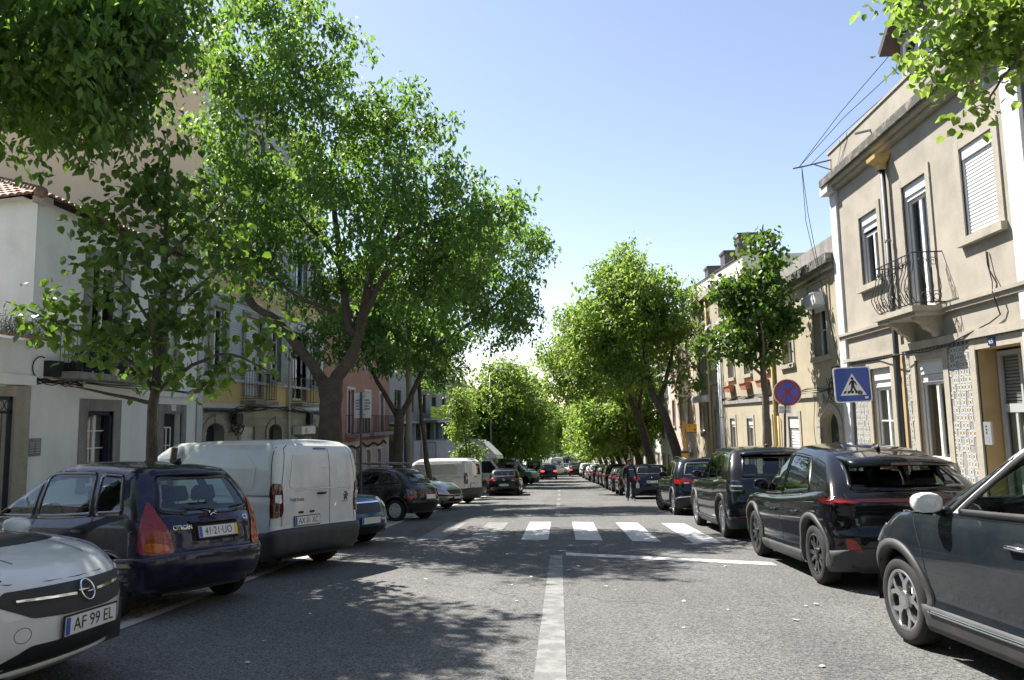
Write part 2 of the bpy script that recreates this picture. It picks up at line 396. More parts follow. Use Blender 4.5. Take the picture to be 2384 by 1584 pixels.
# ================================================================== buildings
pm('plaster_beige', (.345, .315, .262), .9, .10, 1.2, .05, 50, .25, 30, streak=.05, patch=((.265, .24, .195), .9, .44, .68))
pm('plaster_cream', (.37, .325, .235), .9, .10, 1.2, .05, 50, .25, 30, streak=.05, patch=((.30, .26, .18), .9, .48, .70))
pm('plaster_ochre', (.40, .29, .15), .9, .14, 1.2, .06, 50, .25, 30, streak=.06)
pm('plaster_yellow', (.60, .47, .20), .9, .08, 1.2, .05, 50, .2, 30, streak=.05)
pm('plaster_white', (.80, .80, .77), .9, .06, 1.0, .04, 50, .25, 30, streak=.06, patch=((.66, .66, .63), .7, .55, .78))
pm('plaster_grey', (.42, .42, .40), .9, .10, 1.2, .05, 50, .25, 30, streak=.09)
pm('plaster_peach', (.70, .55, .38), .9, .05, .8, .03, 50, .15, 30, streak=.03)
pm('plaster_terracotta', (.36, .19, .13), .9, .14, 1.2, .06, 50, .2, 30, streak=.09)
pm('plaster_pink', (.55, .42, .37), .9, .10, 1.2, .05, 50, .2, 30, streak=.05)
pm('trim_white', (.55, .56, .57), .8, .08, 2, .05, 50, .2, 30, streak=.06)
pm('soot_stone', (.085, .08, .072), .95, .35, 3, .3, 30, .8, 25, patch=((.24, .22, .18), 4, .52, .66))
pm('brown_metal', (.06, .05, .05), .6, .1, 3)
pm('modern_grey', (.28, .26, .25), .7, .08, 2)
pm('dark_panel', (.03, .03, .03), .5, .2, 3)
pm('pipe_dark', (.03, .033, .04), .5, .12, 5)
pm('pipe_yellow', (.48, .34, .12), .6, .14, 5)
pm('terracotta', (.42, .17, .10), .85, .15, 8)
pm('green_leaf_small', (.05, .11, .02), .6, .3, 9)
pm('petal_yellow', (.75, .5, .03), .6, .2, 12)
pm('weed_dry', (.14, .12, .08), .9, .3, 12)
pm('ac_white', (.72, .72, .69), .5, .06, 5)
pm('door_green', (.018, .04, .03), .55, .2, 5, streak=.13)
pm('door_navy', (.012, .016, .03), .55, .2, 5)
pm('roller_white', (.60, .61, .62), .5, .05, 5)
pm('box_black', (.015, .015, .016), .6, .2, 6)
pm('intercom', (.40, .41, .42), .4, .05, 6, metal=.5)
pm('number_blue', (.015, .03, .12), .35, .05, 6)
def brick_mat(name, col, joint, bw, bh, rows=None):
    m, n, l, b = _nt(name); tc = n.new('ShaderNodeTexCoord')
    sx = n.new('ShaderNodeSeparateXYZ'); l.new(tc.outputs['Object'], sx.inputs[0]); cx = n.new('ShaderNodeCombineXYZ')
    l.new(sx.outputs[1], cx.inputs[0]); l.new(sx.outputs[2], cx.inputs[1])
    t = n.new('ShaderNodeTexBrick'); l.new(cx.outputs[0], t.inputs['Vector']); t.inputs['Scale'].default_value = 1
    t.inputs['Brick Width'].default_value = bw; t.inputs['Row Height'].default_value = bh; t.inputs['Mortar Size'].default_value = .008
    t.inputs['Color1'].default_value = (*col, 1); t.inputs['Color2'].default_value = (*(c * .82 for c in col), 1); t.inputs['Mortar'].default_value = (*joint, 1)
    c = _mul(n, l, t.outputs[0], _rng(n, l, _noise(n, l, tc.outputs['Object'], 1.3, 5), .3, .7, .8, 1.12)); l.new(c, b.inputs['Base Color']); b.inputs['Roughness'].default_value = .4
    bp = n.new('ShaderNodeBump'); bp.inputs['Strength'].default_value = .5; bp.inputs['Distance'].default_value = .005; bp.invert = True; l.new(t.outputs['Fac'], bp.inputs['Height']); l.new(bp.outputs[0], b.inputs['Normal'])
    return m
brick_mat('glazed_grey', (.33, .36, .36), (.16, .17, .17), .26, .09)
brick_mat('stone_block', (.36, .33, .27), (.15, .14, .12), .62, .28)
def azulejo_mat(name, wave):
    """painted tile: blue border figure and ochre flower on white, in the tile's own square"""
    m, n, l, b = _nt(name); v = n.new('ShaderNodeTexCoord').outputs['Generated']
    sx = n.new('ShaderNodeSeparateXYZ'); l.new(v, sx.inputs[0])
    def mt(op, a, c=None):
        t = n.new('ShaderNodeMath'); t.operation = op
        for i, q in enumerate((a, c)):
            if q is None: continue
            if isinstance(q, (int, float)): t.inputs[i].default_value = q
            else: l.new(q, t.inputs[i])
        return t.outputs[0]
    u, w = mt('SUBTRACT', sx.outputs[1], .5), mt('SUBTRACT', sx.outputs[2], .5)
    r = mt('SQRT', mt('ADD', mt('MULTIPLY', u, u), mt('MULTIPLY', w, w))); a = mt('ARCTAN2', w, u)
    pet = mt('ADD', r, mt('MULTIPLY', mt('COSINE', mt('MULTIPLY', a, 4)), .10))
    f1 = _rng(n, l, pet, .24, .27, 1, 0); f2 = _rng(n, l, pet, .12, .14, 1, 0); f3 = _rng(n, l, mt('ABSOLUTE', mt('SUBTRACT', r, .47)), .03, .05, 1, 0)
    c = _mixc(n, l, f1, (.55, .56, .53), (.36, .26, .10)); c = _mixc(n, l, f2, c, (.20, .10, .05)); c = _mixc(n, l, f3, c, (.16, .21, .30))
    l.new(_mul(n, l, c, _rng(n, l, _noise(n, l, n.new('ShaderNodeTexCoord').outputs['Object'], 5, 5), .3, .7, .75, 1.1)), b.inputs['Base Color']); b.inputs['Roughness'].default_value = .25
    return m
azulejo_mat('azulejo', 0)
def frieze_mat():
    m, n, l, b = _nt('frieze'); tc = n.new('ShaderNodeTexCoord'); sx = n.new('ShaderNodeSeparateXYZ'); l.new(tc.outputs['Object'], sx.inputs[0])
    w = n.new('ShaderNodeMath'); w.operation = 'PINGPONG'; l.new(sx.outputs[1], w.inputs[0]); w.inputs[1].default_value = .07
    c = _mixc(n, l, _rng(n, l, w.outputs[0], .028, .042, 0, 1), (.03, .045, .08), (.26, .29, .31)); l.new(c, b.inputs['Base Color']); b.inputs['Roughness'].default_value = .3
frieze_mat()

class Face:
    """a street front in the plane x = X, facing nx; a runs along the street (y), z is up, d is out from the wall"""
    def __init__(s, root, X, nx): s.r, s.X, s.nx = root, X, nx
    def p(s, a, z, d=0.): return (s.X + s.nx * d, a, z)
    def bx(s, mb, a0, a1, z0, z1, d0, d1):
        x0, x1 = sorted((s.X + s.nx * d0, s.X + s.nx * d1)); return mb.box(x0, x1, a0, a1, z0, z1)
    def part(s, name, boxes, mat, parent=None):
        mb = MB()
        for b in boxes: s.bx(mb, *b)
        return obj(name, mb, mat, parent or s.r)
    def wall(s, a0, a1, z0, z1, ops, mat, rev=.2, name='wall', revmat=None):
        """wall sheet with openings (a0,a1,z0,z1[,arch rise]) and their reveals"""
        A = sorted({a0, a1, *[o[0] for o in ops], *[o[1] for o in ops]}); Z = sorted({z0, z1, *[o[2] for o in ops], *[o[3] for o in ops]})
        A = [q for q in A if a0 <= q <= a1]; Z = [q for q in Z if z0 <= q <= z1]; mb = MB(); rvs = []
        for i in range(len(A) - 1):
            for j in range(len(Z) - 1):
                ca, cz = (A[i] + A[i + 1]) / 2, (Z[j] + Z[j + 1]) / 2
                if any(o[0] < ca < o[1] and o[2] < cz < o[3] for o in ops): continue
                mb.quad(s.p(A[i], Z[j]), s.p(A[i + 1], Z[j]), s.p(A[i + 1], Z[j + 1]), s.p(A[i], Z[j + 1]))
        for o in ops:
            b0, b1, c0, c1 = o[:4]; top = c1; rv = MB(); rvs.append(rv)
            if len(o) > 4 and o[4]:
                rise = o[4]; m = (b0 + b1) / 2; hw = (b1 - b0) / 2; arc = [(m - hw * math.cos(math.pi * k / 12), c1 - rise + rise * math.sin(math.pi * k / 12)) for k in range(13)]
                for k in range(12): mb.quad(s.p(*arc[k]), s.p(*arc[k + 1]), s.p(arc[k + 1][0], c1), s.p(arc[k][0], c1)); rv.quad(s.p(*arc[k]), s.p(*arc[k + 1]), s.p(*arc[k + 1], -rev), s.p(*arc[k], -rev))
                top = c1 - rise
            else: rv.quad(s.p(b0, c1), s.p(b1, c1), s.p(b1, c1, -rev), s.p(b0, c1, -rev))
            rv.quad(s.p(b0, c0), s.p(b0, top), s.p(b0, top, -rev), s.p(b0, c0, -rev)); rv.quad(s.p(b1, c0), s.p(b1, top), s.p(b1, top, -rev), s.p(b1, c0, -rev)); rv.quad(s.p(b0, c0), s.p(b1, c0), s.p(b1, c0, -rev), s.p(b0, c0, -rev))
        w = obj(name, mb, mat, s.r)
        for rv in rvs: obj('reveal', rv, revmat or mat, w)
        return w
    def surround(s, a0, a1, z0, z1, w=.15, d=.035, mat='limestone', bottom=True, name='window_surround', sill=.0):
        bs = [(a0 - w, a0, z0, z1 + w, -.02, d), (a1, a1 + w, z0, z1 + w, -.02, d), (a0, a1, z1, z1 + w, -.02, d - .003)]
        o = s.part(name, bs, mat)
        if bottom: s.part('sill', [(a0 - w - .03, a1 + w + .03, z0 - .13, z0, -.02, d + .06 + sill)], mat, o)
        return o
    def window(s, a0, a1, z0, z1, cols=2, rows=1, d=-.14, fw=.055, mat='white_frame', gl='window_glass', curtain=None, name='window', open_=False, dark=True):
        mb = MB(); s.bx(mb, a0, a0 + fw, z0, z1, d - .05, d); s.bx(mb, a1 - fw, a1, z0, z1, d - .05, d); s.bx(mb, a0 + fw, a1 - fw, z0, z0 + fw, d - .05, d); s.bx(mb, a0 + fw, a1 - fw, z1 - fw, z1, d - .05, d)
        cw = (a1 - a0 - 2 * fw) / cols
        for i in range(1, cols): c = a0 + fw + cw * i; s.bx(mb, c - fw * .6, c + fw * .6, z0 + fw, z1 - fw, d - .05, d + .004)
        rh = (z1 - z0 - 2 * fw) / rows
        for j in range(1, rows): c = z0 + fw + rh * j; s.bx(mb, a0 + fw, a1 - fw, c - .014, c + .014, d - .045, d - .003)
        w = obj(name, mb, mat, s.r)
        for i in range(cols):
            for j in range(rows):
                g0, g1, h0, h1 = a0 + fw + cw * i, a0 + fw + cw * (i + 1), z0 + fw + rh * j, z0 + fw + rh * (j + 1)
                obj('pane', MB().quad(s.p(g0, h0, d - .03), s.p(g1, h0, d - .03), s.p(g1, h1, d - .03), s.p(g0, h1, d - .03)), gl, w)
        if curtain:
            cm = MB(); n = 24; u0, u1 = curtain; lo = z0 + .03
            pts = [(a0 + (a1 - a0) * (u0 + (u1 - u0) * k / n), .02 * math.sin(k * 1.9)) for k in range(n + 1)]
            for k in range(n): cm.quad(s.p(pts[k][0], lo, d - .14 + pts[k][1]), s.p(pts[k + 1][0], lo, d - .14 + pts[k + 1][1]), s.p(pts[k + 1][0], z1, d - .14 + pts[k + 1][1]), s.p(pts[k][0], z1, d - .14 + pts[k][1]))
            obj('curtain', cm, 'curtain', w)
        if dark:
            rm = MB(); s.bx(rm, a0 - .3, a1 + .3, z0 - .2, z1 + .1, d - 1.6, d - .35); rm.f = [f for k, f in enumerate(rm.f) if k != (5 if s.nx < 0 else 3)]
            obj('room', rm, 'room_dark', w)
        return w
    def shutter(s, a0, a1, z0, z1, drop=1.0, box=.18, d=-.06, mat='roller_white', slat=.062, gap_mat='grey_frame'):
        """roller shutter: head box, side guides and single slats"""
        bz = z1 - box; bs = [(a0, a1, bz, z1, d - .1, d)]
        bs += [(a0, a0 + .035, z0, bz, d - .05, d - .01), (a1 - .035, a1, z0, bz, d - .05, d - .01)]
        o = s.part('roller_shutter', bs, mat); z = bz; n = int((bz - z0) * drop / slat); me = None
        sm = MB(); pr = [(0, 0), (.012, slat * .2), (.014, slat * .6), (.004, slat * .94)]
        for (d0, q0), (d1, q1) in zip(pr, pr[1:]): sm.quad(s.p(a0 + .03, q0, d - .045 + d0), s.p(a1 - .03, q0, d - .045 + d0), s.p(a1 - .03, q1, d - .045 + d1), s.p(a0 + .03, q1, d - .045 + d1))
        me = mesh_data('slat', sm, mat)
        for k in range(n):
            q = bpy.data.objects.new('slat', me); COL.objects.link(q); q.parent = o; q.matrix_parent_inverse = WM(o).inverted(); q.location = (0, 0, bz - (k + 1) * slat)
        if drop < .99: s.part('bottom_bar', [(a0 + .03, a1 - .03, bz - n * slat - .03, bz - n * slat, d - .05, d - .02)], mat, o)
        else: s.part('backing', [(a0 + .03, a1 - .03, z0, bz, d - .08, d - .06)], gap_mat, o)
        return o
    def railing(s, par, a0, a1, z0, h, dep, n=14, bulge=0., mat='iron', r=.008, side=True):
        top = MB(); 
        path = [s.p(a0, z0 + h, .0), s.p(a0, z0 + h, dep), s.p(a1, z0 + h, dep), s.p(a1, z0 + h, 0)]
        top.tube(path, r * 1.6, 6)
        low = [s.p(a0, z0 + .06, .0), s.p(a0, z0 + .06, dep), s.p(a1, z0 + .06, dep), s.p(a1, z0 + .06, 0)]
        rl = obj('railing', top, mat, par); obj('bottom_rail', MB().tube(low, r * 1.3, 6), mat, rl)
        def bar(a, d, oa, od):
            prof = [(0, 0), (.12, .55), (.28, 1), (.45, .75), (.65, .18), (.8, .02), (1, 0)]; pts = []
            for t, b in prof: pts.append(s.p(a + oa * bulge * b, z0 + .06 + (h - .06) * t, d + od * bulge * b))
            obj('baluster', MB().tube(pts if bulge else [pts[0], pts[-1]], r, 5), mat, rl)
        for k in range(n + 1): bar(a0 + (a1 - a0) * k / n, dep, 0, 1)
        for k in range(1, max(2, int(n * dep / (a1 - a0))) + 1):
            dd = dep * k / (max(2, int(n * dep / (a1 - a0))) + 1); bar(a0, dd, -1, 0); bar(a1, dd, 1, 0)
        return rl
    def pipe(s, a, z0, z1, d, r, mat, name='downpipe', rings=True):
        o = obj(name, MB().cyl(s.p(a, z0, d), s.p(a, z1, d), r, 10), mat, s.r, True)
        if rings:
            for k in range(3): z = z0 + (z1 - z0) * (.2 + .3 * k); obj('pipe_clip', MB().cyl(s.p(a, z, d), s.p(a, z + .04, d), r * 1.25, 10), 'zinc', o)
        return o
    def cable(s, pts, r=.012, name='facade_cable', par=None):
        return obj(name, MB().tube([s.p(*q) for q in pts], r, 5), 'cable_black', par or s.r)
def scroll(c, r, turns=1.4, n=20, flip=1, start=0.):
    return [(c[0] + flip * r * (1 - .75 * k / n) * math.cos(start + turns * 6.283 * k / n), c[1] + r * (1 - .75 * k / n) * math.sin(start + turns * 6.283 * k / n)) for k in range(n + 1)]
def shell(root, x0, x1, y0, y1, z0, z1, mat, skip='', roof=True):
    """the other walls of a building volume; skip names the side that is a detailed front"""
    mb = MB()
    if 'w' not in skip: mb.quad((x0, y0, z0), (x0, y1, z0), (x0, y1, z1), (x0, y0, z1))
    if 'e' not in skip: mb.quad((x1, y0, z0), (x1, y1, z0), (x1, y1, z1), (x1, y0, z1))
    if 's' not in skip: mb.quad((x0, y0, z0), (x1, y0, z0), (x1, y0, z1), (x0, y0, z1))
    if 'n' not in skip: mb.quad((x0, y1, z0), (x1, y1, z0), (x1, y1, z1), (x0, y1, z1))
    if roof: mb.quad((x0, y0, z1), (x1, y0, z1), (x1, y1, z1), (x0, y1, z1))
    return obj('side_wall', mb, mat, root)
# ---- curved roof tiles on a sloping plane: each tile its own piece up to the limit
def tiled_roof(root, o, u, v, nu, nv, tw, tl, limit=300, mat='roof_tile', clip=None, count=[0]):
    """o: eave corner, u: along the eave, v: up the slope (unit vectors)"""
    u, v = Vector(u).normalized(), Vector(v).normalized(); nrm = u.cross(v).normalized()
    if nrm.z < 0: nrm = -nrm
    t = MB(); K = 6
    for e, (sv, rr, lift) in enumerate(((0, tw * .52, .012), (tl * 1.12, tw * .44, .045 - .035))):
        for k in range(K + 1):
            a = math.pi * k / K; t.v.append(tuple(u * (-math.cos(a) * rr) + v * sv + nrm * (math.sin(a) * rr * .62 + (.035 if e == 0 else .012))))
    for k in range(K): t.f.append((k, k + 1, K + 2 + k, K + 1 + k))
    t.f.append(tuple(range(K + 1)))
    me = mesh_data('roof_tile', t, mat); me.shade_smooth(); rest = MB(); pan = MB()
    roof = MB(); roof.quad(tuple(o), tuple(o + u * nu * tw), tuple(o + u * nu * tw + v * nv * tl), tuple(o + v * nv * tl)) if clip is None else roof.add([tuple(q) for q in clip], [tuple(range(len(clip)))])
    ro = obj('roof_slope', roof, 'roof_tile_dark', root); made = 0
    for j in range(nv):
        for i in range(nu):
            c = o + u * (i + .5) * tw + v * (j * tl)
            if clip is not None:
                q = np.array([[(c - o).dot(u), (c - o).dot(v) + tl * .5]]); pl = [((Vector(w) - o).dot(u), (Vector(w) - o).dot(v)) for w in clip]
                if not inside(pl, q)[0]: continue
            if made < limit:
                q = bpy.data.objects.new('roof_tile', me); COL.objects.link(q); q.parent = ro; q.matrix_parent_inverse = WM(ro).inverted(); q.location = c + nrm * random.uniform(0, .008); q.rotation_euler = (random.uniform(-.02, .02), random.uniform(-.02, .02), random.uniform(-.02, .02)); made += 1
            else: rest.add([tuple(Vector(w) + c) for w in t.v], t.f)
    if rest.v: tag(obj('roof_tiles_far', rest, mat, ro, True), kind='stuff')
    return ro

# ------------------------------------------------ right: beige house with number 65
h = thing('house', (7, 15, gz(15)), 'beige two-storey house with iron balcony, patterned tile panels and number 65', 'house')
F = Face(h, 7.0, -1); Z0 = -1.35
W1 = (15.92, 16.86, 4.30, 5.88); W2 = (13.79, 14.75, 3.42, 5.93); W3 = (11.67, 12.62, 4.37, 5.93); WA = (15.83, 16.86, .55, 2.42); WB = (13.71, 14.76, .55, 2.45); DO = (11.42, 12.66, -.60, 2.47)
F.wall(10.95, 18.35, 2.62, 7.0, [W1, W2, W3], 'plaster_beige'); F.wall(10.95, 18.35, Z0, 2.62, [WA, WB, DO], 'plaster_ochre', rev=.42, name='lower_wall', revmat='plaster_ochre')
for w in (W1, W3): F.surround(*w, w=.15, d=.03, sill=.02)
F.surround(*W2, w=.15, d=.03, bottom=False)
for w in (WA, WB): F.surround(*w, w=.17, d=.03, sill=.0)
F.surround(*DO, w=.17, d=.03, bottom=False, name='door_surround')
F.window(W1[0], W1[1], W1[2], W1[3] - .40, cols=2, d=-.10, fw=.06, open_=True); F.shutter(*W1, drop=.13, box=.20, d=-.03)
F.window(W2[0], W2[1], W2[2], W2[3] - .30, cols=2, d=-.10, fw=.07); F.shutter(*W2, drop=.05, box=.22, d=-.03)
F.shutter(*W3, drop=1.0, box=.20, d=-.01)
F.window(WA[0], WA[1], WA[2], WA[3] - .42, cols=2, rows=2, d=-.12, fw=.06, curtain=(.05, .95)); F.shutter(*WA, drop=.10, box=.26, d=-.05)
F.window(WB[0], WB[1], WB[2], WB[3] - .42, cols=2, d=-.12, fw=.06, curtain=(.0, .45)); F.shutter(*WB, drop=.10, box=.28, d=-.05)
# door: grey metal frame, upper light with blind, narrow lower panes
dr = F.part('door', [(11.46, 12.62, -.6, -.5, -.36, -.30), (11.46, 11.54, -.5, 2.43, -.36, -.30), (12.54, 12.62, -.5, 2.43, -.36, -.30), (11.54, 12.54, 1.42, 1.56, -.36, -.30), (11.54, 12.54, 2.35, 2.43, -.36, -.30), (12.02, 12.07, 1.56, 2.35, -.36, -.31), (12.21, 12.27, -.5, 1.42, -.36, -.31), (11.87, 11.93, -.5, 1.42, -.36, -.31)], 'grey_frame')
obj('door_pane', MB().quad(F.p(11.5, -.5, -.34), F.p(12.6, -.5, -.34), F.p(12.6, 2.4, -.34), F.p(11.5, 2.4, -.34)), 'window_glass', dr)
F.part('blind', [(11.5, 12.6, 1.5 + .055 * k, 1.54 + .055 * k, -.40, -.385) for k in range(16)] + [(11.5, 12.6, -.5, 1.45, -.44, -.42)], 'curtain', dr)
F.part('number_plate', [(12.05, 12.23, 2.50, 2.63, .03, .045)], 'number_blue'); 
nm = MB(); put_text(nm, '65', .12, lambda u, v: F.p(12.14 - u, 2.562 + v, .048)); obj('house_number', nm, 'trim_white', h)
ic = F.part('intercom', [(12.38, 12.58, .90, 1.27, -.0, .035)], 'intercom')
ib = MB(); 
for k in range(3): ib.lathe([(.016, 0), (.016, -.006), (0, -.006)], c=(6.965, 12.50, 1.20 - .055 * k), axis='x', n=10)
obj('call_buttons', ib, 'ink', ic); F.part('speaker_grille', [(12.44, 12.53, .95, 1.03, .035, .038)], 'zinc', ic)
# belts, cornice, parapet, pilasters
F.part('floor_belt', [(11.0, 18.36, 3.22, 3.30, 0, .07), (11.0, 18.36, 3.30, 3.36, 0, .11)], 'plaster_beige')
F.part('lower_belt', [(11.0, 15.15, 2.66, 2.80, 0, .09), (15.45, 18.2, 2.66, 2.74, 0, .07)], 'limestone')
F.part('tile_frieze', [(11.0, 12.8, 2.55, 2.655, 0, .012), (12.84, 15.2, 2.60, 2.655, 0, .012), (15.42, 17.9, 2.60, 2.655, 0, .012)], 'frieze')
F.part('cornice', [(10.95, 18.3, 6.92, 7.02, 0, .12), (10.95, 18.34, 7.02, 7.10, 0, .22)], 'plaster_beige'); F.part('cornice_weathered', [(10.95, 18.38, 7.10, 7.28, 0, .30)], 'soot_stone')
F.part('parapet', [(10.95, 18.40, 7.28, 7.96, -.25, .02)], 'plaster_beige'); F.part('parapet_cap', [(10.93, 18.42, 7.96, 8.02, -.27, .05)], 'limestone')
F.part('pilaster', [(18.02, 18.40, Z0, 6.9, 0, .06)], 'trim_white'); F.part('pilaster_capital', [(17.98, 18.48, 6.9, 7.25, 0, .26)], 'trim_white'); F.part('pilaster', [(10.90, 11.31, Z0, 6.92, 0, .06)], 'trim_white')
F.part('plinth', [(12.85, 18.02, Z0, .20, 0, .05)], 'limestone')
# glazed tiles, one by one
tm = MB(); F.bx(tm, 0, .128, 0, .128, .0, .012); tme = mesh_data('glazed_tile', tm, 'azulejo')
for a0, n in ((12.855, 5), (17.06, 7), (15.04, 1), (15.47, 1)):
    pan = F.part('tile_panel', [(a0 - .012, a0 + n * .134 + .008, .2, 2.60, 0, .006)], 'limestone_dark')
    for i in range(n):
        for j in range(18):
            if a0 < 13 and i == 0 and j in (4, 5): continue      # tiles fallen off
            q = bpy.data.objects.new('glazed_tile', tme); COL.objects.link(q); q.parent = pan; q.matrix_parent_inverse = WM(pan).inverted(); q.location = (0, a0 + .134 * i, .22 + .1315 * j); q.rotation_euler = (random.uniform(-.01, .01), 0, random.uniform(-.012, .012))
# rainwater pipe with hopper
F.pipe(15.32, Z0, 6.55, .10, .055, 'pipe_dark'); hp = MB(); hp.add([F.p(15.32 + a, z, d) for z, w, dd in ((6.5, .07, .05), (6.62, .09, .06), (6.72, .20, .02), (6.80, .21, .02)) for a, d in ((-w, dd), (w, dd), (w, .12 + w), (-w, .12 + w))], [(4 * k + i, 4 * k + (i + 1) % 4, 4 * k + 4 + (i + 1) % 4, 4 * k + 4 + i) for k in range(3) for i in range(4)] + [(12, 13, 14, 15)]); obj('pipe_hopper', hp, 'pipe_yellow', h)
# balcony
bal = F.part('balcony', [(13.42, 15.05, 3.26, 3.36, 0, .62), (13.46, 15.01, 3.19, 3.26, 0, .56)], 'limestone')
for a in (13.72, 14.68):
    br = MB(); pr = [(0, 3.19), (.48, 3.19), (.46, 3.12), (.34, 3.06), (.30, 2.98), (.16, 2.90), (.12, 2.82), (0, 2.80)]; br.prism(pr, lambda d, z: F.p(a - .08, z, d), lambda d, z: F.p(a + .08, z, d)); obj('balcony_bracket', br, 'limestone', bal)
rl = F.railing(bal, 13.46, 15.01, 3.36, .98, .52, n=11, bulge=.13)
sc_ = MB()
for k in range(5):
    a = 13.62 + k * .31
    for pts in (scroll((a, 4.16), .10, 1.5, flip=1), scroll((a + .15, 4.16), .08, 1.5, flip=-1), scroll((a, 3.55), .11, 1.5, flip=1, start=1)): sc_.tube([F.p(q[0], q[1], .52 + .09 * max(0, 1 - abs(q[1] - 3.62) / .4)) for q in pts], .007, 5)
for pts in (scroll((.17, 4.16), .09), scroll((.37, 4.16), .09, flip=-1), scroll((.18, 3.52), .11), scroll((.38, 3.52), .10, flip=-1)):
    for a in (13.46, 15.01): sc_.tube([F.p(a + (-.08 if a < 14 else .08) * max(0, 1 - abs(q[1] - 3.62) / .4), q[1], q[0]) for q in pts], .007, 5)
tag(obj('iron_scrollwork', sc_, 'iron', rl), kind='stuff')
# bracket and wires at the corner, drip spout, dormer
bk = MB(); bk.tube([F.p(18.2, 7.78, .0), F.p(18.75, 7.82, .5), F.p(18.95, 7.84, .72)], .02, 6); bk.tube([F.p(18.2, 7.5, .0), F.p(18.55, 7.8, .35)], .014, 6); obj('wire_bracket', bk, 'brown_metal', h)
obj('roof_spout', MB().tube([F.p(15.9, 7.62, -.02), F.p(15.95, 7.56, .35)], .03, 8), 'zinc', h)
F.cable([(12.05, 4.0, .03), (12.0, 3.7, .05), (11.85, 3.45, .04), (11.80, 3.22, .13), (11.82, 2.95, .05), (12.1, 2.86, .05), (12.9, 2.7, .11), (13.4, 2.62, .06), (14.2, 2.58, .06), (15.2, 2.6, .2), (16.3, 2.62, .06), (17.9, 2.66, .08)], .012)
F.cable([(12.08, 4.05, .03), (12.02, 3.8, .06), (11.95, 3.5, .05), (11.82, 3.25, .14)], .008)
wires = thing('overhead_wire', (6.2, 18.9, 7.8), 'thin black wires from the roof bracket up to the dormer and down the house corner', 'wire')
for pts in ([(6.4, 18.85, 7.84), (6.9, 17.2, 8.6), (7.5, 15.9, 9.3)], [(6.4, 18.85, 7.84), (6.85, 17.0, 8.35), (7.5, 15.4, 8.85)], [(6.6, 18.65, 7.8), (6.9, 17.2, 8.05), (7.4, 15.0, 8.4)], [(6.45, 18.8, 7.84), (6.55, 18.85, 6.6), (6.72, 18.75, 4.9), (6.9, 18.55, 3.2), (6.94, 18.48, 2.5)], [(6.45, 18.8, 7.84), (6.5, 18.9, 6.4), (6.75, 18.7, 4.4), (6.92, 18.5, 2.8)]): obj('wire', MB().tube(pts, .008, 5), 'cable_black', wires)
shell(h, 7.0, 17, 10.95, 18.38, Z0, 7.3, 'plaster_beige', 'w')
rfm = MB(); rfm.quad((7.1, 10.95, 7.9), (7.1, 18.3, 7.9), (12, 18.3, 10.6), (12, 10.95, 10.6)); rfm.quad((17, 10.95, 7.9), (17, 18.3, 7.9), (12, 18.3, 10.6), (12, 10.95, 10.6)); obj('roof', rfm, 'roof_tile', h)
dm = MB(); dm.box(7.45, 10.5, 13.2, 15.3, 7.9, 9.35); dorm = obj('dormer', dm, 'plaster_beige', h)
dg = MB(); dg.prism([(13.0, 9.2), (14.25, 10.25), (15.55, 9.2), (15.5, 9.08), (14.25, 10.1), (13.05, 9.08)], lambda a, z: (7.1, a, z), lambda a, z: (10.8, a, z)); dg.add([(7.46, 13.1, 9.2), (7.46, 14.25, 10.12), (7.46, 15.4, 9.2)], [(0, 1, 2)]); obj('dormer_gable', dg, 'brown_metal', dorm)
FD = Face(h, 7.44, -1); FD.window(13.75, 15.1, 8.2, 9.12, cols=2, d=.03, fw=.07, dark=False); 
rmd = FD.part('dormer_glass_back', [(13.8, 15.05, 8.25, 9.08, -.02, -.004)], 'far_glass')

# ------------------------------------------------ right: cream houses down the street
h2 = thing('house', (7, 21.3, gz(21)), 'cream two-storey house with arched green door and white roller boxes', 'house')
F = Face(h2, 7.03, -1); Z0 = -2.0
UR = (19.38, 20.36, 2.97, 4.62); UL = (22.25, 23.25, 2.97, 4.62); AD = (18.95, 20.28, -1.3, 1.53, .45); GS = (22.05, 23.06, -1.0, 1.38)
F.wall(18.40, 24.1, Z0, 5.15, [UR, UL, AD, GS], 'plaster_cream', rev=.3)
for w in (UR, UL):
    F.surround(*w, w=.16, d=.03, mat='limestone'); F.window(w[0], w[1], w[2], w[3] - .2, cols=2, rows=2, d=-.18, fw=.06, curtain=(.3, .75)); F.part('roller_box', [(w[0] - .06, w[1] + .06, 4.30, 4.62, -.02, .28)], 'roller_white'); F.part('raised_louvre', [(w[0] + .05, w[1] - .05, 4.16, 4.30, -.05, -.02)], 'roller_white')
    F.part('hood_mould', [(w[0] - .35, w[1] + .35, 4.98, 5.02, 0, .05), (w[0] - .35, w[0] - .30, 4.1, 4.98, 0, .03), (w[1] + .30, w[1] + .35, 4.1, 4.98, 0, .03)], 'plaster_cream')
ar = MB(); m_, hw_ = 19.615, .665
for k in range(14):
    a0, a1 = math.pi * k / 14, math.pi * (k + 1) / 14
    q = lambda a, r: (m_ - r * math.cos(a), 1.08 + r * .72 * math.sin(a))
    vs_ = [F.p(*q(a0, .66), -.02), F.p(*q(a1, .66), -.02), F.p(*q(a1, .92), -.02), F.p(*q(a0, .92), -.02), F.p(*q(a0, .66), .04), F.p(*q(a1, .66), .04), F.p(*q(a1, .92), .04), F.p(*q(a0, .92), .04)]
    ar.add(vs_, [(4, 5, 6, 7), (0, 1, 5, 4), (2, 3, 7, 6), (0, 4, 7, 3), (1, 2, 6, 5)])
F.bx(ar, 18.70, 18.95, -1.3, 1.10, -.02, .04); F.bx(ar, 20.28, 20.53, -1.3, 1.10, -.02, .04); obj('door_surround', ar, 'limestone', h2)
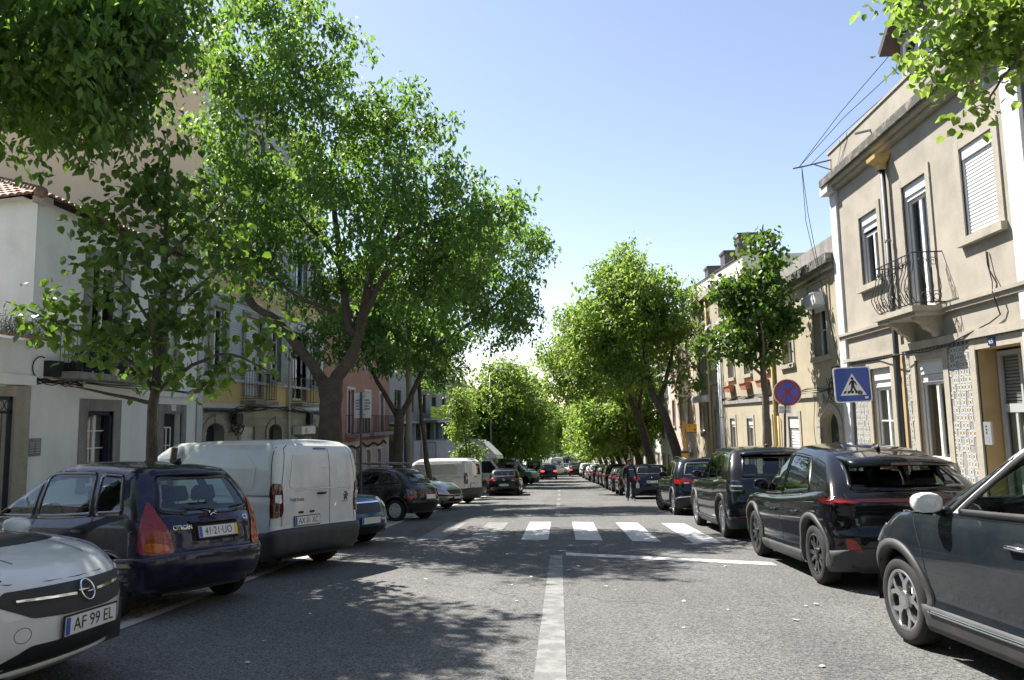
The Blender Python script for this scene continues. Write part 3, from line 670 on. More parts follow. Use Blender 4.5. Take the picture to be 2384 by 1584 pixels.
dd = F.part('door', [(18.97, 20.26, -1.3, 1.50, -.30, -.25)], 'door_green'); F.part('door_panel', [(19.05, 19.55, -1.1, .2, -.25, -.235), (19.68, 20.18, -1.1, .2, -.25, -.235), (19.05, 19.55, .35, 1.05, -.25, -.235), (19.68, 20.18, .35, 1.05, -.25, -.235)], 'door_green', dd); F.part('door_notice', [(19.5, 19.68, .52, .62, -.235, -.23), (19.48, 19.6, .7, .78, -.235, -.23)], 'plate_white', dd)
ln_ = MB().lathe([(.0, 1.98), (.05, 1.95), (.07, 1.85), (.05, 1.75), (.0, 1.73)], c=(6.9, 19.75, 0), axis='z', n=10); obj('door_lantern', ln_, 'zinc', h2)
F.surround(*GS, w=.17, d=.03, bottom=False); F.shutter(*GS, drop=1.0, box=.34, d=-.02, slat=.085)
F.part('floor_belt', [(18.40, 24.1, 1.90, 2.02, 0, .07)], 'limestone'); F.part('cornice', [(18.5, 24.1, 5.12, 5.22, 0, .14)], 'limestone'); F.part('cornice_weathered', [(18.42, 24.1, 5.22, 5.46, 0, .28)], 'soot_stone'); F.part('parapet', [(18.42, 24.1, 5.46, 5.96, -.2, .0)], 'limestone_dark'); F.part('corner_strip', [(18.42, 18.70, Z0, 5.15, 0, .02)], 'plaster_cream')
F.pipe(24.15, Z0, 5.1, .09, .05, 'pipe_yellow'); F.pipe(23.9, Z0, 1.4, .07, .035, 'pipe_yellow', rings=False)
jb = F.part('junction_box', [(18.62, 18.82, 2.35, 2.62, .02, .16), (18.9, 19.05, 2.2, 2.4, .02, .1)], 'box_black')
for k in range(7):
    random.seed(k + 5); y = 18.75 + .08 * k; pts = [(y + random.uniform(-.25, .25), 2.35 - .15 * q + random.uniform(-.1, .1), .05 + random.uniform(0, .14)) for q in range(5)]; F.cable(pts, .009, par=jb)
for k in range(4):
    pts = [(18.6 + .55 * q, 2.03 + .03 * k + .04 * math.sin(q * 1.3 + k), .06 + .015 * k) for q in range(11)]; F.cable(pts, .011)
pts = [(20.6 + .1 * math.sin(k * .7), .6 + .2 * k, .05) for k in range(8)]; F.cable(pts, .008)
shell(h2, 7.03, 16, 18.42, 24.1, Z0, 5.5, 'plaster_cream', 'w')
rfm = MB(); rfm.quad((7.2, 18.42, 5.8), (7.2, 24.1, 5.8), (11.5, 24.1, 7.9), (11.5, 18.42, 7.9)); rfm.quad((16, 18.42, 5.8), (16, 24.1, 5.8), (11.5, 24.1, 7.9), (11.5, 18.42, 7.9)); obj('roof', rfm, 'roof_tile', h2)

h3 = thing('house', (7, 28, gz(28)), 'cream house behind the young right-hand tree, terracotta planters under its windows', 'house')
F = Face(h3, 7.0, -1); Z0 = -2.6
LO = [(27.05, 27.93, -.9, 1.32), (29.75, 30.62, -.9, 1.32), (24.75, 25.6, -1.6, 1.3)]; UP = [(26.98, 27.92, 2.95, 4.5), (29.5, 30.52, 2.95, 4.5), (24.75, 25.65, 2.95, 4.5)]
F.wall(24.2, 31.75, Z0, 5.3, LO + UP, 'plaster_cream', rev=.25)
for w in LO[:2]: F.surround(*w, w=.14, d=.03, bottom=False); F.window(w[0], w[1], w[2], w[3] - .28, cols=2, d=-.15, curtain=(.1, .9)); F.shutter(*w, drop=.06, box=.24, d=-.04)
F.surround(*LO[2], w=.16, d=.03, bottom=False, name='door_surround'); F.part('door', [(24.77, 25.58, -1.6, 1.28, -.22, -.16)], 'door_navy')
for i, w in enumerate(UP):
    F.surround(*w, w=.13, d=.03); F.window(w[0], w[1], w[2], w[3], cols=2, rows=2, d=-.15)
    pl = MB(); a0, a1 = w[0] + .02, w[1] - .05; zt = 2.62
    pl.add([F.p(a, z, d) for z, e in ((zt - .24, .06), (zt, 0)) for a, d in ((a0 + e, .03), (a1 - e, .03), (a1 - e, .26 - e), (a0 + e, .26 - e))], [(0, 1, 2, 3), (0, 1, 5, 4), (1, 2, 6, 5), (2, 3, 7, 6), (3, 0, 4, 7)]); F.bx(pl, a0 - .02, a1 + .02, zt - .02, zt + .02, .02, .28)
    pt = thing('planter', F.p((a0 + a1) / 2, zt - .24, .15), ('terracotta window planter nearest the young tree trunk', 'terracotta window planter under the middle upper window of the cream house', 'terracotta window planter partly behind the young tree trunk')[(1, 0, 2)[i]] if i != 1 else 'farthest of the terracotta planters on the cream house wall', 'planter', 'terracotta planters on the wall'); obj('trough', pl, 'terracotta', pt)
F.part('floor_belt', [(24.2, 31.75, 1.9, 2.05, 0, .07)], 'limestone_dark'); F.part('cornice', [(24.2, 31.75, 5.25, 5.5, 0, .25)], 'limestone')
for k in range(4): F.cable([(24.3 + .62 * q, 2.05 + .03 * k + .03 * math.sin(q * 1.7 + k), .05 + .02 * k) for q in range(13)], .014)
F.pipe(31.6, Z0, 5.3, .09, .055, 'roller_white'); F.pipe(31.95, Z0, 5.3, .09, .06, 'roller_white'); shell(h3, 7.0, 16, 24.2, 31.75, Z0, 5.4, 'plaster_cream', 'w')
rfm = MB(); rfm.quad((6.8, 24.1, 5.5), (6.8, 31.75, 5.5), (11.5, 31.75, 7.7), (11.5, 24.1, 7.7)); rfm.quad((16, 24.1, 5.5), (16, 31.75, 5.5), (11.5, 31.75, 7.7), (11.5, 24.1, 7.7)); obj('roof', rfm, 'roof_tile', h3)

h4 = thing('house', (7, 35, gz(35)), 'yellow-cream house with white rolled awnings beside the yellow bus stop', 'house')
F = Face(h4, 7.05, -1); Z0 = -3.0
LO = [(34.35, 35.4, .70, 2.05), (36.25, 37.35, .70, 2.05), (32.75, 33.75, -2.0, 1.7), (33.0, 33.6, 1.75, 2.5)]; UP = [(34.4, 35.4, 3.6, 5.1), (36.3, 37.3, 3.6, 5.1), (32.8, 33.7, 3.6, 5.1)]
F.wall(32.1, 38.6, Z0, 7.0, LO + UP, 'plaster_cream', rev=.2)
for w in LO[:2]: F.surround(*w, w=.12, d=.03); F.window(*w, cols=2, d=-.1); obj('rolled_awning', MB().cyl(F.p(w[0] - .1, 2.25, .22), F.p(w[1] + .1, 2.25, .22), .17, 12), 'roller_white', h4, True)
F.surround(*LO[2], w=.14, d=.03, bottom=False, name='door_surround', mat='limestone_dark'); F.part('door', [(32.77, 33.73, -2.0, 1.68, -.16, -.1)], 'grey_frame'); F.window(*LO[3], cols=1, d=-.1, mat='grey_frame')
for w in UP: F.surround(*w, w=.12, d=.03); F.window(*w, cols=2, rows=2, d=-.12)
F.part('floor_belt', [(32.1, 38.6, 2.85, 3.0, 0, .08)], 'limestone'); F.part('cornice', [(32.1, 38.6, 6.9, 7.2, 0, .25)], 'limestone'); F.pipe(34.27, Z0, 6.9, .10, .06, 'pipe_yellow'); shell(h4, 7.05, 16, 32.1, 38.6, Z0, 7.1, 'plaster_cream', 'w')

def plain_house(name_label, side, y0, y1, zt, mat, floors, bays, depth=9, X=None, wm='white_frame', cat='building', z0=None, balc=False, gm='window_glass', ww=1.0):
    X = X if X is not None else (7.05 if side > 0 else -11.0); ym = (y0 + y1) / 2; zb = gz(y1) - .4
    r = thing('house' if cat == 'house' else 'apartment_block', (X, ym, gz(ym)), name_label, cat); F = Face(r, X, -side); ops = []; fh = (zt - gz(ym) - .4) / floors
    for f in range(floors):
        for b in range(bays):
            c = y0 + (y1 - y0) * (b + .5) / bays; base = gz(ym) + f * fh
            if f == 0 and b % 2 == 1: ops.append((c - ww * .5, c + ww * .5, base + .15, base + 2.3))
            else: ops.append((c - ww / 2, c + ww / 2, base + .85, base + .85 + min(1.55, fh - 1.2)))
    F.wall(y0, y1, zb, zt, ops, mat, rev=.2)
    for k, w in enumerate(ops):
        F.surround(*w, w=.12, d=.03, bottom=w[3] - w[2] < 2); F.window(*w, cols=2, rows=1, d=-.12, mat=wm, gl=gm, dark=True)
        if balc and w[2] > gz(ym) + 2.5:
            bl = F.part('balcony', [(w[0] - .3, w[1] + .3, w[2] - .95, w[2] - .85, 0, .55)], 'limestone'); F.railing(bl, w[0] - .26, w[1] + .26, w[2] - .85, .9, .5, n=8)
    F.part('cornice', [(y0, y1, zt - .15, zt + .15, 0, .22)], 'limestone')
    x0, x1 = sorted((X, X + side * depth)); shell(r, x0, x1, y0, y1, zb, zt + .1, mat, 'w' if side > 0 else 'e')
    rf = MB(); xm = X + side * depth / 2
    rf.quad((X - side * .25, y0, zt + .1), (X - side * .25, y1, zt + .1), (xm, y1, zt + 1.9), (xm, y0, zt + 1.9)); rf.quad((X + side * depth, y0, zt + .1), (X + side * depth, y1, zt + .1), (xm, y1, zt + 1.9), (xm, y0, zt + 1.9)); obj('roof', rf, 'roof_tile', r)
    return r, F
plain_house('pinkish rendered house beyond the yellow bus stop', 1, 38.7, 47, 6.2, 'plaster_pink', 3, 3, cat='house')
plain_house('white rendered house behind the leaning trees on the right', 1, 47.1, 57, 5.0, 'plaster_white', 3, 4, cat='house')
plain_house('grey plastered house with dark windows far down the right side', 1, 57.1, 68, 4.6, 'plaster_grey', 3, 4, cat='house')
plain_house('far cream block on the right, past the grey plastered house', 1, 68.1, 84, 5.0, 'plaster_cream', 3, 5, cat='building')
plain_house('farthest white block on the right of the street', 1, 84.1, 108, 5.0, 'plaster_white', 4, 6, cat='building')
# white modern block behind the cream houses, with brown chimneys
mbk = thing('apartment_block', (11, 48, gz(48)), 'modern white block with brown metal chimneys behind the cream houses', 'building')
mm = MB(); mm.add([(11, 43, -4), (11, 61, -4), (22, 61, -4), (22, 43, -4), (11, 43, 9.6), (11, 61, 10.4), (22, 61, 11.5), (22, 43, 11.0), (11, 43, 10.75), (11, 61, 11.85)], [(0, 1, 5, 4), (1, 2, 6, 9, 5), (2, 3, 7, 6), (3, 0, 4, 8, 7), (8, 9, 6, 7), (4, 5, 9, 8)]); obj('wall', mm, 'trim_white', mbk)
obj('roof_edge', MB().tube([(10.95, 42.9, 10.79), (10.95, 61.1, 11.89)], .05, 4), 'dark_panel', mbk)
for y0, y1, z1 in ((55.6, 56.8, 12.6), (50.0, 51.3, 12.5), (46.0, 47.0, 12.7)):
    c = MB().box(11.6, 12.7, y0, y1, 10.4, z1); ch = obj('chimney', c, 'brown_metal', mbk); obj('chimney_cap', MB().box(11.52, 12.78, y0 - .08, y1 + .08, z1, z1 + .18), 'dark_panel', ch)
# neighbour next to number 65, only its edge is in view
nb, F = plain_house('grey-green plastered house at the right edge, next to number 65', 1, 2.0, 10.9, 7.6, 'plaster_grey', 2, 3, cat='house')

# ------------------------------------------------ left: white corner house
w_ = thing('house', (-11, 18, gz(18)), 'white two-storey corner house with red tile roof behind the young tree', 'house')
F = Face(w_, -11.0, 1); Z0 = -1.9
UW = (16.44, 17.70, 2.75, 5.45); LW = (16.46, 17.48, .10, 1.86); DR = (19.77, 20.73, -1.15, 1.82); U2 = (19.3, 20.3, 3.3, 5.2)
F.wall(14.53, 21.6, Z0, 6.36, [UW, LW, DR, U2], 'plaster_white', rev=.25)
F.surround(*UW, w=.28, d=.035, mat='limestone_dark', bottom=False); F.window(*UW, cols=2, rows=1, d=-.16, fw=.075); F.surround(*LW, w=.28, d=.035, mat='limestone_dark'); F.window(*LW, cols=2, rows=4, d=-.16, fw=.06, curtain=(.05, .95))
F.part('window_shade_strips', [(LW[1] - .12, LW[1], LW[2], LW[3], -.18, -.02), (LW[0], LW[1], LW[3] - .10, LW[3], -.18, -.02)], 'door_navy')  # solid dark strips stand in for shade at window side and head
F.surround(*DR, w=.26, d=.035, mat='limestone_dark', bottom=False, name='door_surround'); dd = F.part('door', [(19.79, 20.71, -1.15, 1.8, -.24, -.18)], 'door_navy'); F.window(20.0, 20.5, .4, 1.45, cols=2, rows=2, d=-.165, fw=.04, dark=False, name='door_light')
F.surround(*U2, w=.2, d=.035, mat='limestone_dark'); F.window(*U2, cols=2, d=-.16)
F.part('number_plate', [(20.13, 20.36, 1.90, 2.06, .035, .05)], 'plate_white'); nm = MB(); put_text(nm, '151', .11, lambda u, v: F.p(20.245 + u, 1.98 + v, .053)); obj('house_number', nm, 'ink', w_)
F.part('floor_belt', [(16.35, 21.6, 2.30, 2.48, 0, .05), (14.53, 15.9, 2.40, 2.54, 0, .03)], 'plaster_white')
bl = F.part('balcony', [(15.25, 18.25, 2.55, 2.70, 0, .55)], 'limestone_dark'); rl = F.railing(bl, 15.32, 18.18, 2.70, 1.02, .48, n=26)
scr = MB()
for k in range(9):
    for pts in (scroll((15.5 + .32 * k, 2.95), .12), scroll((15.62 + .32 * k, 3.45), .09, flip=-1)): scr.tube([F.p(q[0], q[1], .48) for q in pts], .008, 5)
tag(obj('iron_scrollwork', scr, 'iron', rl), kind='stuff')
random.seed(3)
for k in range(7):
    y = 15.6 + .38 * k; pot = thing('flower_pot', F.p(y, 2.70, .3), f"{('first', 'second', 'third', 'fourth', 'fifth', 'sixth', 'last')[k]} dark potted plant from the left on the white house's balcony", 'plant pot', 'pots on the left balcony'); pm_ = MB().lathe([(.08, 2.70), (.12, 2.92), (.125, 2.95)], c=F.p(y, 0, .3)[:2] + (0,), axis='z', n=10); obj('pot', pm_, 'box_black', pot)
    lf_ = MB()
    for q in range(40):
        c = Vector(F.p(y + random.gauss(0, .1), 3.05 + abs(random.gauss(0, .12)), .3 + random.gauss(0, .09))); a = Vector((random.gauss(0, 1), random.gauss(0, 1), random.gauss(0, 1))).normalized() * .05; b = Vector((random.gauss(0, 1), random.gauss(0, 1), random.gauss(0, 1))).normalized() * .025; lf_.add([c - a, c + b, c + a, c - b], [(0, 1, 2, 3)])
    tag(obj('foliage', lf_, 'green_leaf_small', pot), kind='stuff')
eb = F.part('meter_box', [(14.95, 15.32, 2.58, 2.92, 0, .2), (15.55, 15.85, 2.6, 2.92, 0, .22)], 'box_black'); F.part('box_tag', [(15.7, 15.75, 2.75, 2.79, .22, .225)], 'plate_white', eb)
for k in range(9):
    random.seed(50 + k); F.cable([(14.6 + .2 * q, 2.46 + .05 * math.sin(q * .9 + k) + random.uniform(-.04, .04), .04 + .02 * random.random()) for q in range(9)], .010, par=eb)
F.cable([(15.05 + .26 * math.cos(t) - .25, 2.75 + .24 * math.sin(t), .06) for t in np.linspace(1.2, 5.2, 12)], .014, par=eb)
for k in range(3): F.cable([(16.3 + .62 * q, 2.50 + .04 * k - .03 * math.sin(q * .8 + k) - .012 * q, .06) for q in range(9)], .012)
vb = F.part('wall_vent', [(14.56, 14.95, .90, 1.27, 0, .03)], 'limestone_dark'); F.part('vent_slats', [(14.60, 14.74, .96 + .05 * k, .985 + .05 * k, .03, .045) for k in range(5)] + [(14.78, 14.91, .96 + .05 * k, .985 + .05 * k, .03, .045) for k in range(5)], 'intercom', vb)
# end wall, facing down the street, and the roof in tiles
ew = MB(); ex = -22.0; ey = lambda x: 14.53 + (-11 - x) * .19
ew.quad((-11, 14.53, Z0), (ex, ey(ex), Z0), (ex, ey(ex), 6.36), (-11, 14.53, 6.36)); obj('end_wall', ew, 'plaster_white', w_); shell(w_, ex, -11, ey(ex), 21.6, Z0, 6.2, 'plaster_white', 'es', roof=False)
EV = Vector((-10.72, 14.25, 6.36)); RG = Vector((-14.4, 17.5, 7.85))
tiled_roof(w_, EV, (0, 1, 0), (-3.68, 0, 1.49), 36, 11, .205, .36, 230, clip=[EV, (-10.72, 21.7, 6.36), (-14.4, 21.7, 7.85), RG])
uw_ = Vector((-11, 2.09, 0)).normalized(); tiled_roof(w_, EV + uw_ * 11.3, -uw_, (RG - EV) - uw_ * (RG - EV).dot(uw_), 55, 9, .205, .36, 70, clip=[EV + uw_ * 11.3, EV, RG, RG + uw_ * 7.0])
hp = MB(); n = 14
for k in range(n):
    c0 = EV.lerp(RG, k / n); c1 = EV.lerp(RG, (k + 1.12) / n); hp.tube([tuple(c0 + Vector((0, 0, .045))), tuple(c1 + Vector((0, 0, .03)))], [.13, .10], 8)
obj('hip_tiles', hp, 'roof_tile', w_, True); obj('ridge_tiles', MB().tube([tuple(RG + Vector((0, 0, .02))), (-14.4, 21.7, 7.9)], .12, 8), 'roof_tile_dark', w_)
tag(w_.children[-2], kind='stuff')
shell(w_, ex, -14.4, ey(ex), 21.6, 6.2, 6.4, 'roof_tile_dark', '', True)
obj('eave_stone', MB().box(-10.95, -10.7, 14.3, 14.6, 6.22, 6.36), 'limestone', w_)
# gate pillar, little tiled ledge with weeds, iron gate at the left edge
gp = thing('gate_pillar', (-10.9, 14.2, gz(14)), 'stained stone gate pillar with tiled ledge at the left edge', 'pillar')
F = Face(gp, -10.97, 1); F.part('pillar', [(14.08, 14.50, -.95, 2.34, -.3, .06)], 'limestone'); F.part('pillar_cap', [(13.0, 14.56, 2.36, 2.56, -.4, .12)], 'plaster_white'); F.part('wall_over_gate', [(12.0, 14.5, 2.56, 3.28, -.3, .02)], 'plaster_white')
for k in range(7):
    y = 13.1 + .24 * k; t = MB()
    for e, (d, rr) in enumerate(((.34, .12), (-.25, .10))):
        for q in range(7): a = math.pi * q / 6; t.v.append(F.p(y - rr * math.cos(a), 3.28 + (.0 if e == 0 else .10) + rr * .6 * math.sin(a), d))
    t.f = [(q, q + 1, 8 + q, 7 + q) for q in range(6)]; obj('ledge_tile', t, 'roof_tile', gp, True)
random.seed(9); wd = MB()
for k in range(260):
    y = random.uniform(13.0, 14.75); b = Vector(F.p(y, 3.36, random.uniform(-.1, .25))); hgt = random.uniform(.08, .42) * (1.2 - abs(y - 13.9) / 1.4); t = b + Vector((random.gauss(0, .08), random.gauss(0, .1), hgt)); m = (b + t) / 2 + Vector((random.gauss(0, .03), random.gauss(0, .03), 0)); wd.tube([b, m, t], [.004, .003, .002], 3, False)
    wd.add([t, t + Vector((.02, .02, .01)), t + Vector((0, .02, .03))], [(0, 1, 2)])
wp = thing('weeds', (-10.9, 13.9, 3.36), 'dry weeds growing on the tiled ledge over the gate', 'plant'); tag(obj('stems', wd, 'weed_dry', wp), kind='stuff')
gt = thing('iron_gate', (-10.9, 13.5, gz(13.5)), 'dark blue iron gate cut off by the left edge', 'gate'); gf = MB()
for a0, a1, z0, z1 in ((14.0, 14.08, -.7, 2.12), (12.6, 12.68, -.7, 2.12)): F.bx(gf, a0, a1, z0, z1, -.05, .0)
F.bx(gf, 12.6, 14.08, 2.05, 2.12, -.05, .0); F.bx(gf, 12.6, 14.08, 1.78, 1.84, -.05, 0); F.bx(gf, 12.6, 14.08, -.6, -.5, -.05, 0); obj('frame', gf, 'door_navy', gt)
for k in range(10): obj('bar', MB().tube([F.p(12.75 + .135 * k, -.5, -.02), F.p(12.75 + .135 * k, 1.8, -.02)], .010, 6), 'door_navy', gt)
rg = MB()
for k in range(7): rg.tube([F.p(12.78 + .2 * k + .09 * math.cos(a), 1.945 + .09 * math.sin(a), -.02) for a in np.linspace(0, 6.28, 14)[:-1]], .009, 5, closed=True)
obj('ring_row', rg, 'door_navy', gt); tag(gt.children[-1], kind='stuff')
shell(gp, -13, -12.6, 3, 14.0, -1, 2.2, 'plaster_white', '')

# ------------------------------------------------ left: tall grey-tiled house with peach side wall
t2 = thing('apartment_block', (-11, 27.5, gz(27)), 'tall grey-tiled block with yellow band, iron balconies and bare peach side wall', 'building')
F = Face(t2, -11.0, 1); Z0 = -2.8
A1 = (22.2, 23.45, -1.8, 1.53, .3); A2 = (27.15, 28.45, -1.0, 1.46, .28); S1 = (24.75, 25.9, -.2, 1.39); YD = (31.85, 33.0, -2.0, 1.33, .15); AC = (29.7, 31.2, -.6, 1.0)
F.wall(21.95, 33.5, Z0, 2.10, [A1, A2, S1, YD, AC], 'stone_block', rev=.35, name='lower_wall', revmat='limestone')
C1 = [(22.5, 23.5), (25.0, 26.4), (27.3, 28.3), (29.6, 31.2), (32.0, 33.0)]; ops = []
for i, (a, b) in enumerate(C1):
    ops.append((a, b, 2.45 if i in (1, 3) else 3.1, 5.3)); ops += [(a, b, 7.1, 8.9), (a, b, 10.4, 12.2)]
F.wall(21.95, 33.5, 2.10, 2.95, [o for o in ops if o[2] < 2.9], 'plaster_yellow', rev=.3, name='band_wall'); F.wall(21.95, 33.5, 2.95, 5.75, [(o[0], o[1], max(2.95, o[2]), o[3]) for o in ops if o[2] < 5], 'glazed_grey', rev=.3, name='upper_wall'); F.wall(21.95, 33.5, 5.75, 6.75, [], 'plaster_yellow', name='band_wall'); F.wall(21.95, 33.5, 6.75, 13.2, [o for o in ops if o[2] > 5], 'glazed_grey', rev=.3, name='upper_wall')
for o in ops:
    F.surround(*o[:4], w=.2, d=.04, mat='limestone', bottom=o[2] > 2.9)
    if o[0] == 25.0 and o[2] < 5: F.shutter(*o[:4], drop=1.0, box=.2, d=-.05, slat=.1)
    else: F.window(*o[:4], cols=2, rows=1, d=-.15, fw=.08, dark=True)
for w, dm_ in ((A1, 'door_navy'), (A2, 'dark_frame'), (YD, 'plaster_ochre')):
    F.part('door' if w != A2 else 'arched_window', [(w[0] + .02, w[1] - .02, w[2], w[3] - .02, -.36, -.30)], dm_); sr = MB(); F.bx(sr, w[0] - .22, w[0], w[2], w[3] - w[4], -.02, .05); F.bx(sr, w[1], w[1] + .22, w[2], w[3] - w[4], -.02, .05)
    m = (w[0] + w[1]) / 2; hw_ = (w[1] - w[0]) / 2
    for k in range(12):
        a0, a1 = math.pi * k / 12, math.pi * (k + 1) / 12; q = lambda a, e: (m - (hw_ + e) * math.cos(a), w[3] - w[4] + (w[4] + e) * math.sin(a)); sr.add([F.p(*q(a0, 0), .05), F.p(*q(a1, 0), .05), F.p(*q(a1, .22), .05), F.p(*q(a0, .22), .05), F.p(*q(a0, .22), -.02), F.p(*q(a1, .22), -.02)], [(0, 1, 2, 3), (3, 2, 5, 4)])
    F.bx(sr, m - .09, m + .09, w[3] + .02, w[3] + .3, .05, .09); obj('arch_surround', sr, 'limestone', t2)
F.surround(*S1, w=.2, d=.04); F.shutter(*S1, drop=1.0, box=.25, d=-.04, slat=.12); F.part('recess_back', [(AC[0], AC[1], AC[2], AC[3], -.34, -.30)], 'roller_white')
ac = thing('air_conditioner', F.p(30.5, 1.0, .2), 'white air conditioner unit on the grey-tiled block by the big trunk', 'air conditioner'); F2 = Face(ac, -11.0, 1); F2.part('casing', [(29.65, 31.35, 1.02, 1.34, .05, .42)], 'ac_white'); obj('fan_grille', MB().lathe([(.0, 0), (.12, .0), (.14, -.01)], c=F.p(30.2, 1.18, .43), axis='x', n=16), 'grey_frame', ac); F2.part('bracket', [(29.9, 29.95, .9, 1.02, 0, .4), (31.1, 31.15, .9, 1.02, 0, .4)], 'zinc')
F.part('floor_belt', [(21.95, 33.5, 2.02, 2.16, 0, .06), (21.95, 33.5, 2.92, 3.02, 0, .06), (21.95, 33.5, 6.7, 6.85, 0, .08), (21.95, 33.5, 5.7, 5.8, 0, .08)], 'trim_white'); F.part('corner_strip', [(21.64, 21.98, Z0, 13.2, -.0, .03)], 'trim_white'); F.part('corner_strip', [(33.2, 33.53, Z0, 13.2, -.0, .03)], 'trim_white'); F.part('cornice', [(21.6, 33.6, 13.2, 13.6, 0, .35)], 'limestone')
for a0, a1 in ((24.72, 26.8), (29.3, 31.6)):
    b_ = F.part('balcony', [(a0, a1, 2.16, 2.30, 0, .55)], 'limestone_dark'); F.railing(b_, a0 + .04, a1 - .04, 2.30, 1.02, .48, n=18); kn = MB().lathe([(0, 3.50), (.05, 3.45), (.05, 3.4), (.02, 3.32)], c=F.p(a0 + .04, 0, .48)[:2] + (0,), axis='z', n=8); obj('finial', kn, 'iron', b_)
F.pipe(29.05, Z0, 13, .1, .06, 'trim_white')
for k in range(6):
    random.seed(80 + k); F.cable([(22.0 + .8 * q, 2.0 - .10 * math.sin(q * .55 + k * .4) + random.uniform(-.05, .05), .06 + .02 * k) for q in range(15)], .016)
random.seed(4); cb = F.part('cable_box', [(24.0, 24.5, 1.5, 1.85, .03, .2), (31.3, 31.7, 1.4, 1.9, .03, .2)], 'box_black')
for k in range(8): F.cable([(24.1 + random.uniform(-.5, .6), 1.95 - .13 * q + random.uniform(-.08, .08), .08 + random.uniform(0, .12)) for q in range(7)], .014, par=cb)
pw = MB(); pw.quad((-11.0, 21.655, Z0), (-30, 21.655, Z0), (-30, 21.655, 16), (-11.0, 21.655, 13.6)); pw.quad((-11.0, 21.655, Z0), (-11.0, 21.95, Z0), (-11.0, 21.95, 13.2), (-11.0, 21.655, 13.2)); obj('side_wall', pw, 'plaster_peach', t2); shell(t2, -30, -11.02, 21.66, 33.5, Z0, 13.6, 'plaster_peach', 'es')
# ------------------------------------------------ left: further blocks
t3 = thing('house', (-11, 41, gz(41)), 'terracotta-red house with iron balcony and arched ground floor windows', 'house'); F = Face(t3, -11.0, 1); Z0 = -4.2
G3 = [(36.8, 37.9, -2.0, .25, .3), (39.0, 39.9, -2.0, .10, .25), (41.3, 42.2, -2.2, -.1, .25), (43.8, 44.7, -2.2, -.15, .25)]; U3 = [(37.6, 38.8, .85, 3.2), (41.0, 42.2, .85, 3.2), (44.4, 45.4, .85, 3.2), (37.6, 38.8, 4.4, 6.4), (41.0, 42.2, 4.4, 6.4), (44.4, 45.4, 4.4, 6.4)]
F.wall(33.7, 46.9, .45, 7.5, U3, 'plaster_terracotta', rev=.25); F.wall(33.7, 46.9, Z0, .45, G3, 'plaster_pink', rev=.25, name='lower_wall')
for w in G3: F.surround(w[0], w[1], w[2], w[3], w=.16, d=.04, mat='trim_white', bottom=False); F.window(w[0], w[1], w[2], w[3], cols=1, d=-.18)
for w in U3: F.surround(*w, w=.14, d=.04, mat='trim_white', bottom=False); F.window(*w, cols=2, d=-.15)
for a0, a1 in ((37.2, 39.4), (40.5, 45.9)): b_ = F.part('balcony', [(a0, a1, .70, .84, 0, .7)], 'limestone_dark'); F.railing(b_, a0 + .05, a1 - .05, .84, 1.0, .62, n=int((a1 - a0) / .14))
for k in range(3): F.cable([(35.5 + .7 * q, .30 - .25 * abs(math.sin(q * .9)) + .03 * k, .05) for q in range(16)], .03)
shell(t3, -22, -11, 33.7, 46.9, Z0, 7.6, 'plaster_terracotta', 'e'); F.part('cornice', [(33.7, 46.9, 7.4, 7.7, 0, .25)], 'trim_white')
t4 = thing('apartment_block', (-11, 60, gz(60)), 'modern grey block with overhanging floors behind the box truck', 'building'); F = Face(t4, -11.0, 1); Z0 = -5.5
wins4 = [(a, a + 2.2, z, z + 1.5) for z in (2.1, 5.0, 8.0) for a in (48.5, 53, 58, 63, 68.5)]; F.wall(47, 74, 1.45, 11, wins4, 'modern_grey', rev=.25); F.part('soffit', [(47, 74, 1.30, 1.45, -2.5, .02)], 'trim_white'); F.part('ground_floor', [(47, 74, Z0, 1.30, -2.6, -2.2)], 'dark_panel'); F.part('glass_band', [(49, 72, .0, 1.1, -2.1, -2.05)], 'far_glass'); F.part('column', [(52.0 + 4.5 * k, 52.35 + 4.5 * k, Z0, 1.30, -.6, -.2) for k in range(1)], 'trim_white')
for k in range(1, 5): F.part('column', [(52.0 + 4.5 * k, 52.35 + 4.5 * k, Z0, 1.30, -.6, -.2)], 'trim_white')
for w in wins4: F.window(*w, cols=2, d=-.12, mat='dark_frame'); 
for z in (1.5, 4.4, 7.4): b_ = F.part('balcony', [(57, 66, z, z + .15, 0, 1.0)], 'trim_white'); obj('balcony_glass', MB().quad(F.p(57, z + .15, .95), F.p(66, z + .15, .95), F.p(66, z + 1.1, .95), F.p(57, z + 1.1, .95)), 'far_glass', b_)
shell(t4, -24, -11, 47, 74, Z0, 11, 'modern_grey', 'e')
plain_house('pale cream block far down the left side of the street', -1, 74.2, 90, 5.5, 'plaster_cream', 4, 5, cat='building', balc=True)
plain_house('farthest white block on the left of the street', -1, 90.2, 112, 5.0, 'plaster_white', 4, 6, cat='building')
# ================================================================== trees
leafmat('leaf_maple', (.022, .064, .012), (.085, .17, .032), (.33, .54, .08), .38)
leafmat('leaf_linden', (.018, .050, .009), (.055, .11, .018), (.24, .40, .04), .36)
leafmat('leaf_pale_sunlit', (.055, .11, .02), (.15, .225, .04), (.44, .60, .10), .44)  # lighter leaf copy; sunlight on far foliage is put into its colour
def mesh_np(name, V, Fc, mat):
    me = bpy.data.meshes.new(name); nv, (nf, k) = len(V), Fc.shape
    me.vertices.add(nv); me.vertices.foreach_set('co', V.astype(np.float32).ravel())
    me.loops.add(nf * k); me.loops.foreach_set('vertex_index', Fc.astype(np.int32).ravel())
    me.polygons.add(nf); me.polygons.foreach_set('loop_start', np.arange(0, nf * k, k, dtype=np.int32)); me.polygons.foreach_set('loop_total', np.full(nf, k, dtype=np.int32))
    me.update(calc_edges=True); me.materials.append(MATS[mat]); return me
